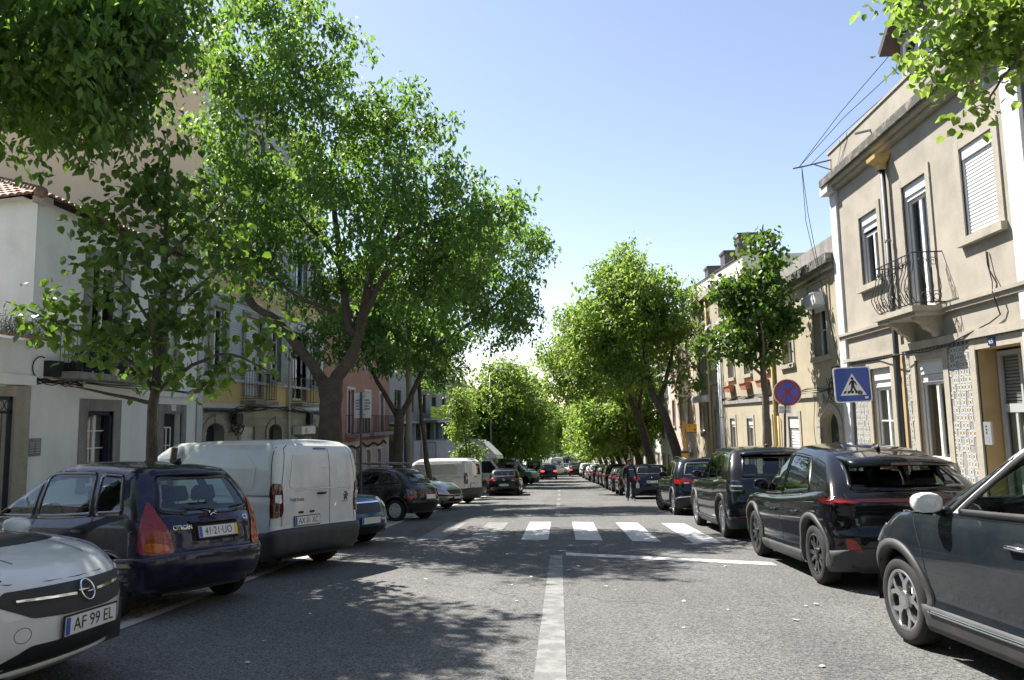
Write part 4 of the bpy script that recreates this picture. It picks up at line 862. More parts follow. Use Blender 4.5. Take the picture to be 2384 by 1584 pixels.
LEAF = {'lance': (np.array([(0, 0, 0), (.42, .25, .07), (1, 0, -.10), (.42, -.25, .07)]), [(0, 3, 2), (0, 2, 1)]),
        'heart': (np.array([(0, 0, 0), (.10, .34, .05), (.55, .40, .03), (1, 0, -.12), (.55, -.40, .03), (.10, -.34, .05)]), [(0, 5, 4, 3), (0, 3, 2, 1)])}
def leaf_frames(rng, n, droop, spread):
    az = rng.uniform(0, 2 * np.pi, n); pitch = rng.normal(droop, spread, n)
    d = np.stack([np.cos(az) * np.cos(pitch), np.sin(az) * np.cos(pitch), -np.sin(pitch)], 1)
    up = np.tile([0., 0., 1.], (n, 1)) + rng.normal(0, .55, (n, 3)); s = np.cross(up, d); s /= np.linalg.norm(s, axis=1, keepdims=True) + 1e-9
    return d, s, np.cross(d, s)
CAMP = np.array([0, 0, 1.47])
def make_tree(name, label, base, limbs, blobs, ncl, per, kind, size, leaf_m, bark='bark', seed=1, s1=.30, s2=.13, droop=.55, group=None, parts=0, sides=8, twig_r=.012, cat='tree', shell_=2.4):
    rng = np.random.default_rng(seed); rnd = random.Random(seed)
    t = thing(name, (base[0], base[1], gz(base[1])), label, cat, group)
    nodes = []; nr = []; mains = MB(); first = True
    for lb in limbs:
        pts = [Vector(q[:3]) for q in lb]; rad = [q[3] for q in lb]; fine = []; fr = []
        for i in range(len(pts) - 1):
            p0, p1, p2, p3 = pts[max(0, i - 1)], pts[i], pts[i + 1], pts[min(len(pts) - 1, i + 2)]
            for k in range(4):
                u = k / 4; fine.append(.5 * ((2 * p1) + (p2 - p0) * u + (2 * p0 - 5 * p1 + 4 * p2 - p3) * u * u + (3 * p1 - p0 - 3 * p2 + p3) * u ** 3) + Vector((rnd.gauss(0, .012), rnd.gauss(0, .012), 0)))
                fr.append(rad[i] + (rad[i + 1] - rad[i]) * u)
        fine.append(pts[-1]); fr.append(rad[-1])
        if first:                                      # root flare
            fr[0] *= 1.35; fr[1] *= 1.12
        mb = MB().tube(fine, fr, sides if fr[0] > .05 else 6)
        if sides > 8 and fr[0] > .08:
            for i, v in enumerate(mb.v): q = fine[i // sides]; f = 1 + .10 * math.sin(i % sides * 2.1 + i // sides * .35) + rnd.uniform(-.05, .05); mb.v[i] = tuple(q + (Vector(v) - q) * f)
        o = obj('trunk' if first else 'limb', mb, bark, t, True); first = False
        for q, r_ in zip(fine, fr):
            if q.z > gz(base[1]) + 1.3: nodes.append(q); nr.append(r_)
    w = np.array([b[3] * b[4] * b[5] for b in blobs]) ** .8; w /= w.sum(); C = []
    for k in rng.choice(len(blobs), ncl, p=w):
        b = blobs[k]; d = rng.normal(0, 1, 3); d /= np.linalg.norm(d); r_ = rng.uniform(0, 1) ** (1 / shell_)
        C.append((b[0] + d[0] * r_ * b[3], b[1] + d[1] * r_ * b[4], b[2] + d[2] * r_ * b[5]))
    C = np.array(C); N = np.array([tuple(q) for q in nodes]); L0 = len(N)
    C = C[np.argsort([np.min(np.linalg.norm(N - c, axis=1)) for c in C])]
    tw = MB(); NR = list(nr)
    for c in C:
        dd = np.linalg.norm(N - c, axis=1) + np.maximum(0, N[:, 2] - c[2]) * .6; i = int(np.argmin(dd)); a = Vector(N[i]); b = Vector(c); ln = (b - a).length
        m = (a + b) / 2 + Vector((rnd.gauss(0, .06), rnd.gauss(0, .06), .08 + rnd.gauss(0, .05))) * ln
        r0 = min(NR[i] * .7, twig_r * (1 + 1.0 * ln)); tw.tube([a, m, b], [r0, r0 * .7, r0 * .45], 4, False); N = np.vstack([N, [tuple(m)], c[None]]); NR += [r0 * .7, r0 * .5]
    tag(obj('twigs', tw, 'twig', t), kind='stuff')
    n = ncl * per; sub = np.clip(rng.normal(0, s1, (ncl, 7, 3)), -1.7 * s1, 1.7 * s1) * np.array([1, 1, .75]); si = rng.integers(0, 7, n); ci = np.repeat(np.arange(ncl), per)
    pos = C[ci] + sub[ci, si] + np.clip(rng.normal(0, s2, (n, 3)), -1.8 * s2, 1.8 * s2); d, s, u = leaf_frames(rng, n, droop, .42); sc = size * rng.uniform(.65, 1.25, n)
    T, fs = LEAF[kind]; K = len(T); sel = np.zeros(n, bool)
    if parts:
        v = pos - CAMP; R_, U_, D_ = (np.array(q) for q in (_r, _u, _d)); dz = v @ D_; ok = (dz > 1) & (np.abs(v @ R_ / dz) < .70) & (np.abs(v @ U_ / dz) < .465)
        key = np.where(ok, sc / np.maximum(dz, .1), -1); sel[np.argsort(-key)[:parts]] = True
        mb = MB(); mb.add([tuple(q) for q in T], fs); lm = mesh_data('leaf', mb, leaf_m)
        for i in np.nonzero(sel)[0]:
            q = bpy.data.objects.new('leaf', lm); COL.objects.link(q); q.parent = t; q.matrix_parent_inverse = Matrix.Translation(-t.location)
            q.matrix_basis = Matrix(((d[i, 0] * sc[i], s[i, 0] * sc[i], u[i, 0] * sc[i], pos[i, 0]), (d[i, 1] * sc[i], s[i, 1] * sc[i], u[i, 1] * sc[i], pos[i, 1]), (d[i, 2] * sc[i], s[i, 2] * sc[i], u[i, 2] * sc[i], pos[i, 2]), (0, 0, 0, 1)))
    m = ~sel; P_, d, s, u, sc = pos[m], d[m], s[m], u[m], sc[m]; n = len(P_)
    bend = np.random.default_rng(seed).uniform(.4, 1.6, n)
    V = P_[:, None, :] + sc[:, None, None] * (T[None, :, 0, None] * d[:, None, :] + T[None, :, 1, None] * s[:, None, :] + (T[None, :, 2] * bend[:, None])[:, :, None] * u[:, None, :])
    Fc = (np.arange(n)[:, None, None] * K + np.array(fs)[None]).reshape(-1, len(fs[0]))
    me = mesh_np('crown', V.reshape(-1, 3), Fc, leaf_m); o = bpy.data.objects.new('crown', me); COL.objects.link(o); o.parent = t; o.matrix_parent_inverse = Matrix.Translation(-t.location); tag(o, kind='stuff')
    return t
def seg(pts, r0, r1): return [(*p, r0 + (r1 - r0) * i / (len(pts) - 1)) for i, p in enumerate(pts)]
# big maple behind the van
g = gz(17.6)
make_tree('maple_tree', 'large maple with dark forked trunk rising behind the pale van', (-5.6, 17.6),
          [seg([(-5.58, 17.6, g), (-5.56, 17.6, 0), (-5.55, 17.6, 1.2), (-5.57, 17.6, 1.94), (-5.54, 17.6, 2.5)], .30, .27), seg([(-5.6, 17.6, 2.1), (-5.78, 17.6, 2.5), (-6.37, 17.5, 3.35), (-6.92, 17.4, 4.02), (-7.54, 17.3, 4.53), (-7.67, 17.2, 5.36), (-7.72, 17.2, 6.03), (-8.03, 17.1, 6.6), (-8.7, 17, 7.4)], .165, .025),
           seg([(-5.52, 17.6, 2.2), (-5.40, 17.6, 2.6), (-5.06, 17.6, 3.1), (-4.79, 17.6, 3.95), (-4.68, 17.7, 4.93), (-4.63, 17.7, 5.37)], .175, .085), seg([(-4.95, 17.6, 3.6), (-5.17, 17.6, 3.96), (-5.34, 17.8, 5.06), (-5.62, 17.9, 5.73), (-6.29, 18, 6.53), (-6.97, 18.2, 7.24)], .12, .03),
           seg([(-4.65, 17.7, 5.2), (-4.08, 17.5, 5.79), (-3.42, 17.3, 6.15), (-2.33, 17.0, 6.33)], .09, .03), seg([(-5.34, 17.8, 5.06), (-5.57, 17.9, 6.62), (-5.75, 18, 7.98), (-5.42, 18, 9.2)], .09, .02), seg([(-4.63, 17.7, 5.3), (-4.3, 18, 6.6), (-4.0, 18.3, 8.2), (-3.9, 18.4, 9.3)], .09, .02),
           seg([(-5.45, 17.6, 4.2), (-6.27, 17.2, 4.54), (-6.83, 16.6, 5.11)], .06, .02), seg([(-4.8, 17.6, 3.9), (-4.0, 16.6, 4.9), (-3.4, 15.8, 5.8)], .08, .02), seg([(-4.7, 17.6, 4.5), (-4.2, 18.9, 5.6), (-3.6, 20, 6.4)], .08, .02)],
          [(-4.9, 17.3, 7.3, 3.2, 3.0, 2.3), (-2.5, 17.2, 6.3, 1.8, 2.2, 1.6), (-7.3, 17.3, 6.7, 1.5, 2.2, 1.8), (-4.7, 17.4, 9.0, 1.9, 1.9, 1.1), (-3.1, 17.5, 4.7, 1.3, 1.6, .9), (-7.0, 17.0, 4.9, .8, 1.2, .6), (-3.6, 15.9, 5.9, 1.2, 1.0, 1.2), (-5.9, 18.6, 4.9, 1.2, 1.2, .8), (-7.0, 16.2, 10.3, 1.9, 1.6, 1.4), (-6.3, 15.5, 10.0, 1.5, 1.3, 1.5), (-5.0, 15.6, 10.2, .9, 1.2, .9), (-7.6, 16.0, 8.8, 1.4, 1.6, 1.2)],
          390, 86, 'lance', .165, 'leaf_maple', seed=3, sides=12, droop=.75, s1=.24, s2=.12)
# foreground canopy, upper left
make_tree('maple_tree', 'overhanging foliage of a near tree filling the top left corner', (-6.9, 6.95),
          [seg([(-6.9, 6.95, gz(7)), (-6.9, 7, 2), (-7.0, 7.1, 3.6), (-7.1, 7.3, 4.8)], .20, .14), seg([(-7.1, 7.3, 4.7), (-7.5, 8.6, 6.4), (-7.0, 9.9, 7.4), (-5.6, 10.3, 7.5)], .08, .015), seg([(-7.5, 8.6, 6.4), (-8.2, 10.5, 8.0), (-9.0, 12.4, 8.8)], .07, .015), seg([(-7.1, 7.3, 4.7), (-8.2, 8.0, 6.0), (-9.0, 8.6, 6.8)], .08, .02), seg([(-7.1, 7.3, 4.7), (-7.0, 6.6, 6.8), (-6.6, 6.0, 8.0)], .09, .02)],
          [(-6.9, 9.0, 6.35, 1.5, 1.4, 1.1), (-5.95, 9.3, 6.85, .7, 1.0, .85), (-6.9, 7.2, 7.3, 1.5, 1.2, 1.1), (-8.5, 8.6, 6.5, 1.2, 1.5, 1.0), (-7.4, 10.2, 8.3, 1.9, 1.4, 1.1), (-9.0, 12.6, 8.9, 1.8, 1.5, 1.3), (-6.2, 10.6, 8.0, .9, .8, .7)],  # the high back crowns are added to shade lower leaves and young linden
          330, 95, 'lance', .175, 'leaf_maple', seed=8, s1=.26, s2=.12, droop=.85, parts=300)
# young linden between the navy car and the van
g = gz(10.45)
make_tree('linden_tree', 'young broad-leaved tree with thin trunk between the navy car and the pale van', (-5.98, 10.45),
          [seg([(-5.99, 10.45, g), (-5.98, 10.45, 1), (-5.95, 10.45, 2.0), (-5.88, 10.45, 3.3), (-5.87, 10.45, 4.5), (-5.84, 10.45, 5.5)], .10, .02)] + [seg(q, .035, .008) for q in
           ([(-5.93, 10.45, 1.9), (-6.17, 10.3, 2.35), (-6.73, 10.1, 2.75), (-7.42, 10, 3.08), (-7.9, 9.9, 3.3)], [(-5.94, 10.45, 1.95), (-5.37, 10.4, 2.35), (-4.78, 10.4, 2.5), (-4.2, 10.5, 2.2)], [(-5.9, 10.45, 2.7), (-6.4, 10.8, 3.3), (-7.0, 11, 3.9)], [(-5.88, 10.45, 3.0), (-5.2, 10.2, 3.5), (-4.7, 10.1, 3.8)], [(-5.9, 10.45, 2.4), (-5.6, 9.7, 2.9), (-5.4, 9.2, 3.3)], [(-5.88, 10.45, 3.6), (-6.4, 10.2, 4.3), (-6.7, 10.2, 4.8)], [(-5.87, 10.45, 4.0), (-5.3, 10.6, 4.6), (-5.0, 10.7, 5.0)], [(-5.95, 10.45, 1.8), (-6.5, 10.2, 1.95), (-7.1, 10.1, 2.1)])],
          [(-5.85, 10.45, 3.9, 1.25, 1.1, 1.5), (-6.9, 10.1, 3.0, 1.1, .8, .45), (-4.9, 10.4, 2.65, .95, .8, .55), (-5.85, 10.4, 5.1, .8, .8, .7), (-6.8, 10.3, 4.3, .65, .6, .5), (-5.9, 10.3, 2.6, 1.2, .9, .5), (-4.6, 10.4, 2.2, .5, .5, .25)],
          115, 20, 'heart', .135, 'leaf_linden', seed=5, s1=.16, s2=.10, droop=.7, parts=300, twig_r=.007)
stake = thing('tree_stake', (-5.75, 10.5, gz(10.5)), 'dark leaning stake beside the young tree between navy car and van', 'stake'); obj('stake', MB().tube([(-5.82, 10.4, gz(10.4)), (-5.62, 10.45, 1.15)], .045, 7), 'bark', stake)
# young linden on the right pavement
g = gz(20.6)
make_tree('linden_tree', 'young slim tree on the right pavement by the round no-stopping sign', (5.66, 20.6),
          [seg([(5.64, 20.6, g), (5.66, 20.6, .4), (5.69, 20.6, 1.76), (5.65, 20.6, 2.72), (5.67, 20.6, 4.55), (5.82, 20.6, 6.2), (5.9, 20.6, 6.8)], .145, .015)] + [seg(q, .05, .01) for q in ([(5.66, 20.6, 2.5), (5.0, 20.4, 3.05), (4.3, 20.2, 3.36)], [(5.66, 20.6, 2.6), (6.08, 20.5, 3.3), (6.37, 20.4, 4.1)], [(5.66, 20.6, 3.2), (5.2, 20.8, 4.0), (4.8, 20.9, 4.8)], [(5.67, 20.6, 4.2), (5.2, 20.4, 5.0), (5.0, 20.3, 5.6)], [(5.7, 20.6, 4.6), (6.1, 20.7, 5.4), (6.3, 20.8, 6.0)], [(5.66, 20.6, 2.6), (5.5, 19.8, 3.3), (5.3, 19.2, 3.8)])],
          [(5.55, 20.5, 4.3, 1.0, .95, 1.3), (5.85, 20.6, 5.9, .55, .6, .95), (4.55, 20.4, 3.5, .75, .7, .5), (6.2, 20.5, 4.0, .45, .6, .7), (5.0, 20.5, 4.9, .5, .6, .55), (5.3, 20.4, 3.2, .8, .7, .35)],
          190, 34, 'heart', .125, 'leaf_linden', seed=6, s1=.17, s2=.09, droop=.7, parts=300, twig_r=.008, bark='bark_light')
# sprays of a near tree at the top right corner
make_tree('linden_tree', 'leafy sprays of a near tree hanging into the top right corner', (6.2, 5.0),
          [seg([(6.2, 5.0, gz(5) + .12), (6.2, 5.1, 3), (6.1, 5.4, 4.6)], .14, .09), seg([(6.1, 5.4, 4.5), (5.8, 6.6, 5.6), (5.3, 7.6, 6.1), (4.7, 8.1, 6.1), (3.9, 8.3, 6.3)], .06, .01), seg([(5.5, 7.2, 5.9), (5.2, 7.9, 5.4), (4.9, 8.0, 5.0), (4.7, 8.0, 4.6)], .03, .006), seg([(5.8, 6.6, 5.6), (5.9, 7.6, 6.4), (5.8, 8.4, 7.0)], .04, .01)],
          [(4.75, 8.1, 5.55, .65, .6, .42), (5.4, 8.0, 6.1, .9, .8, .6), (4.1, 8.3, 6.15, .45, .5, .22), (4.75, 8.0, 4.75, .18, .3, .22), (5.7, 8.0, 5.4, .5, .5, .4), (4.35, 8.1, 5.15, .3, .4, .16)],
          95, 34, 'heart', .105, 'leaf_pale_sunlit', seed=12, s1=.15, s2=.08, droop=.6, parts=300, twig_r=.006)
# second maple and neighbours on the left
g = gz(25)
make_tree('maple_tree', 'tall maple with forked dark trunk between the black hatchback and the concrete post', (-5.55, 25),
          [seg([(-5.62, 25, g), (-5.58, 25, -.7), (-5.53, 25, 1.05), (-5.5, 25, 1.9)], .20, .16), seg([(-5.55, 25, 1.6), (-6.26, 25, 2.86), (-6.8, 25, 4.08), (-7.3, 25, 5.6)], .095, .03), seg([(-5.48, 25, 1.6), (-4.89, 25.2, 2.82), (-4.5, 25.6, 4.02), (-4.0, 26, 5.5), (-3.0, 26.8, 7.2)], .11, .03), seg([(-4.5, 25.6, 4.0), (-3.2, 26.6, 5.0), (-1.8, 27.4, 6.2)], .09, .03)],
          [(-2.5, 27.5, 7.6, 2.4, 2.4, 2.2), (-5.0, 26.2, 6.6, 2.6, 2.3, 2.4), (-2.0, 27.5, 5.3, 1.6, 1.8, .9), (-6.8, 25.5, 5.4, 1.4, 1.8, 1.5), (-4.2, 25.4, 3.9, 1.4, 1.4, .7), (-7.4, 24.4, 4.5, 1.4, 1.4, .9), (-6.0, 24.2, 3.7, 1.2, 1.1, .6)],
          340, 74, 'lance', .19, 'leaf_maple', seed=21, s1=.28, droop=.7)
make_tree('maple_tree', 'slender tree in front of the second white van', (-5.35, 29.6), [seg([(-5.25, 29.6, gz(29.6)), (-5.3, 29.6, -.95), (-5.47, 29.6, .61), (-5.64, 29.6, 1.83), (-5.68, 29.6, 3.6)], .15, .06)],
          [(-5.4, 29.8, 4.6, 1.5, 1.6, 1.5), (-4.6, 30.2, 3.2, 1.0, 1.0, .6)], 90, 60, 'lance', .19, 'leaf_maple', seed=22)
make_tree('maple_tree', 'small leafy sapling in front of the white box truck', (-4.7, 37.5), [seg([(-4.7, 37.5, gz(37.5)), (-4.75, 37.5, -.5), (-4.9, 37.5, 1.2), (-5.0, 37.5, 2.6)], .06, .02)],
          [(-5.0, 37.5, 1.2, .75, .7, .9), (-4.6, 37.5, -.2, .8, .6, .4), (-5.1, 37.5, 2.4, .8, .8, .7)], 80, 40, 'lance', .18, 'leaf_pale_sunlit', seed=23, s1=.2)
# pair of big trees on the right with leaning trunks
make_tree('maple_tree', 'big pale-green tree on the right with leaning dark trunk behind the parked cars', (5.75, 36.5),
          [seg([(5.85, 36.5, gz(36.5)), (5.7, 36.4, -.5), (5.17, 36.3, 1.45), (4.5, 36.3, 2.94), (4.25, 36.4, 5.7), (4.1, 36.5, 8.0)], .30, .05), seg([(4.9, 36.3, 2.1), (5.6, 36.6, 4.2), (6.0, 37, 6.4)], .14, .03), seg([(4.5, 36.3, 3.0), (3.3, 36.6, 4.6), (2.3, 37, 6.0)], .14, .03)],
          [(3.9, 36.8, 6.6, 2.4, 2.6, 2.6), (2.2, 37.2, 6.2, 1.8, 2.2, 2.0), (5.6, 36.5, 6.4, 1.6, 1.9, 2.0), (3.5, 37, 8.7, 1.7, 1.8, 1.5), (5.8, 36, 3.4, 1.2, 1.2, .9), (3.4, 36, 3.8, 1.6, 1.4, 1.0), (1.0, 37.5, 5.0, 1.2, 1.6, 1.2)],
          380, 70, 'lance', .23, 'leaf_pale_sunlit', seed=31, s1=.38, droop=.65)
make_tree('maple_tree', 'tree with strongly leaning trunk just beyond the big pale-green one', (5.4, 43),
          [seg([(5.5, 43, gz(43)), (5.2, 43, -1.2), (4.7, 43, 1.0), (3.9, 43, 3.0), (2.6, 43, 4.6), (1.6, 43, 6.0)], .34, .04), seg([(4.6, 43, 1.3), (5.0, 43.4, 4), (5.2, 43.6, 6)], .14, .03)],
          [(2.4, 43, 5.0, 2.4, 2.6, 2.2), (1.0, 43, 3.6, 1.6, 2.0, 1.4), (4.8, 43.4, 6.0, 2.0, 2.2, 2.0), (1.8, 43, 7.0, 1.8, 1.8, 1.3), (-.2, 43.5, 4.8, 1.2, 1.8, 1.4)],
          300, 62, 'lance', .24, 'leaf_pale_sunlit', seed=32, s1=.4)
# street trees further off: three builds, copied along both kerbs
def row_tree(seed, leaf, label):
    t = make_tree('street_tree', label, (0, 0), [seg([(0, 0, 0), (.25, 0, 1.6), (.9, .1, 3.2), (1.9, .2, 5.0), (2.5, .2, 6.6)], .30, .05), seg([(.5, 0, 2.3), (-.2, .3, 4.4), (-.5, .4, 6.2)], .15, .03), seg([(.8, .1, 3.0), (1.2, 1.0, 5), (1.6, 1.5, 7)], .12, .03)],
                  [(1.4, .2, 6.0, 2.8, 3.2, 2.5), (2.9, .2, 4.8, 2.0, 2.6, 1.7), (-.5, .2, 5.2, 1.9, 2.4, 2.2), (1.4, .2, 8.2, 1.9, 2.1, 1.4), (3.4, .2, 3.3, 1.3, 2.0, .9), (.2, .2, 3.2, 1.4, 2.2, .8)], 290, 52, 'lance', .30, leaf, seed=seed, s1=.42, group='trees lining the far street')
    return t
protos = [row_tree(41, 'leaf_pale_sunlit', 'x'), row_tree(42, 'leaf_pale_sunlit', 'x'), row_tree(43, 'leaf_pale_sunlit', 'x')]
spots = [(-1, 57), (-1, 65), (-1, 75), (-1, 86), (-1, 98), (1, 51), (1, 59.5), (1, 68), (1, 77), (1, 88), (1, 100), (-1, 112), (1, 114), (-1, 128), (1, 130), (-1, 146), (1, 148), (-1, 166), (1, 168)]
ordn = ['first', 'second', 'third', 'fourth', 'fifth', 'sixth', 'seventh', 'eighth', 'ninth', 'tenth', 'eleventh', 'twelfth']
cnt = {1: 0, -1: 0}
for i, (sd, y) in enumerate(spots):
    pr = protos[i % 3]; o = pr if pr.get('label') == 'x' else copy_tree(pr)
    x = -5.6 if sd < 0 else 5.7; s = random.Random(i).uniform(.88, 1.12) * (1.0 if y < 105 else 1.25); cnt[sd] += 1
    if y > 105: x = -4.5 if sd < 0 else 4.7
    o.location = (x, y, gz(y)); o.scale = (s, s, s); o.rotation_euler = (0, 0, (0 if sd < 0 else math.pi) + random.Random(i + 7).uniform(-.5, .5))
    o['label'] = f"{ordn[cnt[sd] - 1]} of the far street trees along the {'left' if sd < 0 else 'right'} kerb, counted from the camera"
for i, (x, y) in enumerate(((-14, 2.5), (-14.5, -3.5), (-6.2, -5), (6.1, -7), (-6.2, -15), (6.1, -17), (-6.2, -26), (6.1, -28))):  # first two unseen crowns added to block sky from car reflections
    src = [c for c in protos[i % 3].children if c.name.startswith('crown')][0]; o = bpy.data.objects.new('trees_behind', src.data); COL.objects.link(o); o.location = (x, y, gz(y)); o.rotation_euler = (0, 0, (0 if x < 0 else math.pi) + i); tag(o, kind='stuff')
# woodland and rise that close the view
wv = MB(); rng_ = np.random.default_rng(5)
tag(make_tree('far_wood', 'x', (0, 200), [seg([(0, 200, -10), (0, 200, -2)], .3, .1)], [(-14, 205, -3, 12, 5, 5.5), (14, 205, -3, 12, 5, 5.5), (0, 215, -1.5, 12, 5, 4.5), (-30, 200, -2, 12, 6, 6), (30, 200, -2, 12, 6, 6)], 500, 24, 'lance', .9, 'leaf_maple', seed=77, s1=1.3, s2=.5), kind='stuff')
# ================================================================== cars
def sup(phi, e):
    s = math.sin(phi); return s ** e if s > 0 else 0.
class Shell:
    """lower body and cabin of a car as two lofted skins; x runs from the rear bumper (0) to the nose (L), y to the car's left"""
    def __init__(s, p, res=1.0):
        s.p = p; s.L = p['L']; s.hw = p['W'] / 2
        s.top = pchip(p['top']); s.bot = pchip(p.get('bot', [(0, .30), (.25, .22), (.6, .19), (s.L - .7, .19), (s.L - .25, .21), (s.L, .26)]))
        s.rear = pchip(p['rear']); s.front = pchip(p['front']); s.sec = pchip(p['sec'])
        s.roof = pchip(p['roof']); s.gr = pchip(p['gr']); s.gf = pchip(p['gf']); s.gw = pchip(p['gw'])
        s.nc = max(6, int(13 * res)); s.ns = max(16, int(p['L'] / .042 * res))
        s.nt = max(10, int(24 * res)); s.ngt = max(7, int(14 * res)); s.ngs = max(12, int(2.6 / .045 * res))
        s.side = pchip(p.get('side', [(0, .94), (.5, .985), (1.2, 1), (s.L - 1.2, 1), (s.L - .5, .98), (s.L, .92)]))
    def half(s, a, b, w, cr, cf, er, ef, ns):
        pts = []
        for k in range(s.nc):
            ph = math.pi / 2 * k / s.nc; pts.append((a + cr * (1 - sup(math.pi / 2 - ph, 2 / er)), w * sup(ph, 2 / er)))
        for k in range(ns + 1): pts.append((a + cr + (b - cf - a - cr) * k / ns, w))
        for k in range(s.nc - 1, -1, -1):
            ph = math.pi / 2 * k / s.nc; pts.append((b - cf * (1 - sup(math.pi / 2 - ph, 2 / ef)), w * sup(ph, 2 / ef)))
        return pts
    def lower(s, t):
        p = s.p; a = float(s.rear(t)); b = s.L - float(s.front(t)); w = s.hw * float(s.sec(t))
        h = s.half(a, b, w, p.get('cr', .32), p.get('cf', .45), p.get('er', 2.5), p.get('ef', 2.3), s.ns)
        xs = np.array([q[0] for q in h]); ys = np.array([q[1] for q in h]) * s.side(xs)
        zb = s.bot(xs); zt = s.top(xs); return np.stack([xs, ys, zb + t * (zt - zb)], 1)
    def cabin(s, t):
        p = s.p; a = float(s.gr(t)); b = float(s.gf(t)); w = float(s.gw(t))
        h = s.half(a, b, w, p.get('gcr', .22), p.get('gcf', .42), p.get('ger', 2.8), p.get('gef', 2.2), s.ngs)
        xs = np.array([q[0] for q in h]); ys = np.array([q[1] for q in h])
        zb = s.top(xs) - .05; zt = s.roof(xs); return np.stack([xs, ys, zb + t * (zt - zb)], 1)
    @staticmethod
    def loft(rows):
        """rows: half loops (rear centre to front centre); mirrored to full skins"""
        n = len(rows[0]); V = []; F = []
        full = []
        for r in rows:
            o = len(V); V += [tuple(q) for q in r]; V += [(q[0], -q[1], q[2]) for q in r[1:-1]]
            full.append([o + i for i in range(n)] + [o + n + i for i in range(n - 3, -1, -1)])
        m = len(full[0])
        for a, b in zip(full, full[1:]):
            for i in range(m): j = (i + 1) % m; F.append((a[i], a[j], b[j], b[i]))
        return V, F, full
    @staticmethod
    def cap(V, F, loop, n, crown, K=10, W=.8, lo=None):
        """close a loop with cross strips, domed by crown"""
        m = len(loop); prev = None; keep = []
        for i in range(n):
            l = V[loop[i]]; r = V[loop[(m - i) % m]]
            row = [loop[i]]
            if 0 < i < n - 1:
                for k in range(1, K):
                    u = k / K; y = l[1] + (r[1] - l[1]) * u
                    V.append((l[0], y, l[2] + crown * min(1, (l[1] / W)) * (1 - (2 * u - 1) ** 2))); row.append(len(V) - 1)
                row.append(loop[(m - i) % m])
            else: row = [loop[i]] * (K + 1)
            if prev:
                for k in range(K):
                    f = [prev[k], row[k], row[k + 1], prev[k + 1]]; g = []
                    for q in f:
                        if q not in g: g.append(q)
                    if len(g) > 2: F.append(tuple(g)); keep.append(len(F) - 1)
            prev = row
        return keep
    def build(s):
        p = s.p
        ts = [0.] + [float(t) for t in np.linspace(.02, 1, s.nt)]
        V, F, full = s.loft([s.lower(t) for t in ts]); n = 2 * s.nc + s.ns + 1
        capf = s.cap(V, F, full[-1], n, p.get('hood_crown', .05), 12, s.hw)
        s.lowF = len(F); s.capf = set(capf)
        tg = [float(t) for t in np.linspace(0, 1, s.ngt)]
        V2, F2, full2 = s.loft([s.cabin(t) for t in tg]); n2 = 2 * s.nc + s.ngs + 1
        rc = s.cap(V2, F2, full2[-1], n2, p.get('roof_crown', .05), 12, p['gw'][-1][1])
        o = len(V); s.V = V + V2; s.F = F + [tuple(i + o for i in f) for f in F2]
        s.roof0 = len(F) + max(0, s.ngt - 1 - p.get('roof_rows', 1)) * (len(full2[0]))
        s.bvh = BVHTree.FromPolygons(s.V, s.F)
        vv = np.array(s.V); s.cen = np.array([vv[list(f)].mean(0) for f in s.F])
        s.nrm = np.array([np.cross(vv[f[2]] - vv[f[0]], vv[f[-1]] - vv[f[1]]) if len(f) > 3 else np.cross(vv[f[1]] - vv[f[0]], vv[f[2]] - vv[f[0]]) for f in s.F]); s.nrm /= np.linalg.norm(s.nrm, axis=1, keepdims=True) + 1e-12
        s.drop = np.zeros(len(s.F), bool)
        g0, g1 = p['gr'][0][1], p['gf'][0][1]
        for i in s.capf:
            c = s.cen[i]
            if g0 + .10 < c[0] < g1 - .12 and abs(c[1]) < p['gw'][0][1] - .03: s.drop[i] = True
        return s
    # ---- projections onto the skin
    def side_hit(s, x, z, sg=1, off=.004):
        h = s.bvh.ray_cast(Vector((x, sg * 3, z)), Vector((0, -sg, 0)))
        if h[0] is None: return s.near((x, sg * s.p['gw'][-1][1], z), off)
        nrm = h[1] if h[1].y * sg > 0 else -h[1]
        return h[0] + nrm * off
    def rear_hit(s, y, z, off=.004):
        h = s.bvh.ray_cast(Vector((-3, y, z)), Vector((1, 0, 0)))
        if h[0] is None: return s.near((.2, y, z), off)
        nrm = h[1] if h[1].x < 0 else -h[1]; return h[0] + nrm * off
    def front_hit(s, y, z, off=.004):
        h = s.bvh.ray_cast(Vector((s.L + 3, y, z)), Vector((-1, 0, 0)))
        if h[0] is None: return s.near((s.L - .3, y, z), off)
        nrm = h[1] if h[1].x > 0 else -h[1]; return h[0] + nrm * off
    def top_hit(s, x, y, off=.004):
        h = s.bvh.ray_cast(Vector((x, y, 5)), Vector((0, 0, -1)))
        if h[0] is None: return s.near((x, y, 1), off)
        return h[0] + (h[1] if h[1].z > 0 else -h[1]) * off
    def near(s, p, off=.004):
        h = s.bvh.find_nearest(Vector(p)); c = Vector((s.L / 2, 0, .7))
        nrm = h[1] if h[1].dot(h[0] - c) > 0 else -h[1]; return h[0] + nrm * off
def resample(poly, step=.05, closed=True):
    out = []; n = len(poly)
    for i in range(n if closed else n - 1):
        a = Vector(poly[i]); b = Vector(poly[(i + 1) % n]); m = max(1, int((b - a).length / step))
        for k in range(m): out.append(a + (b - a) * k / m)
    if not closed: out.append(Vector(poly[-1]))
    return out
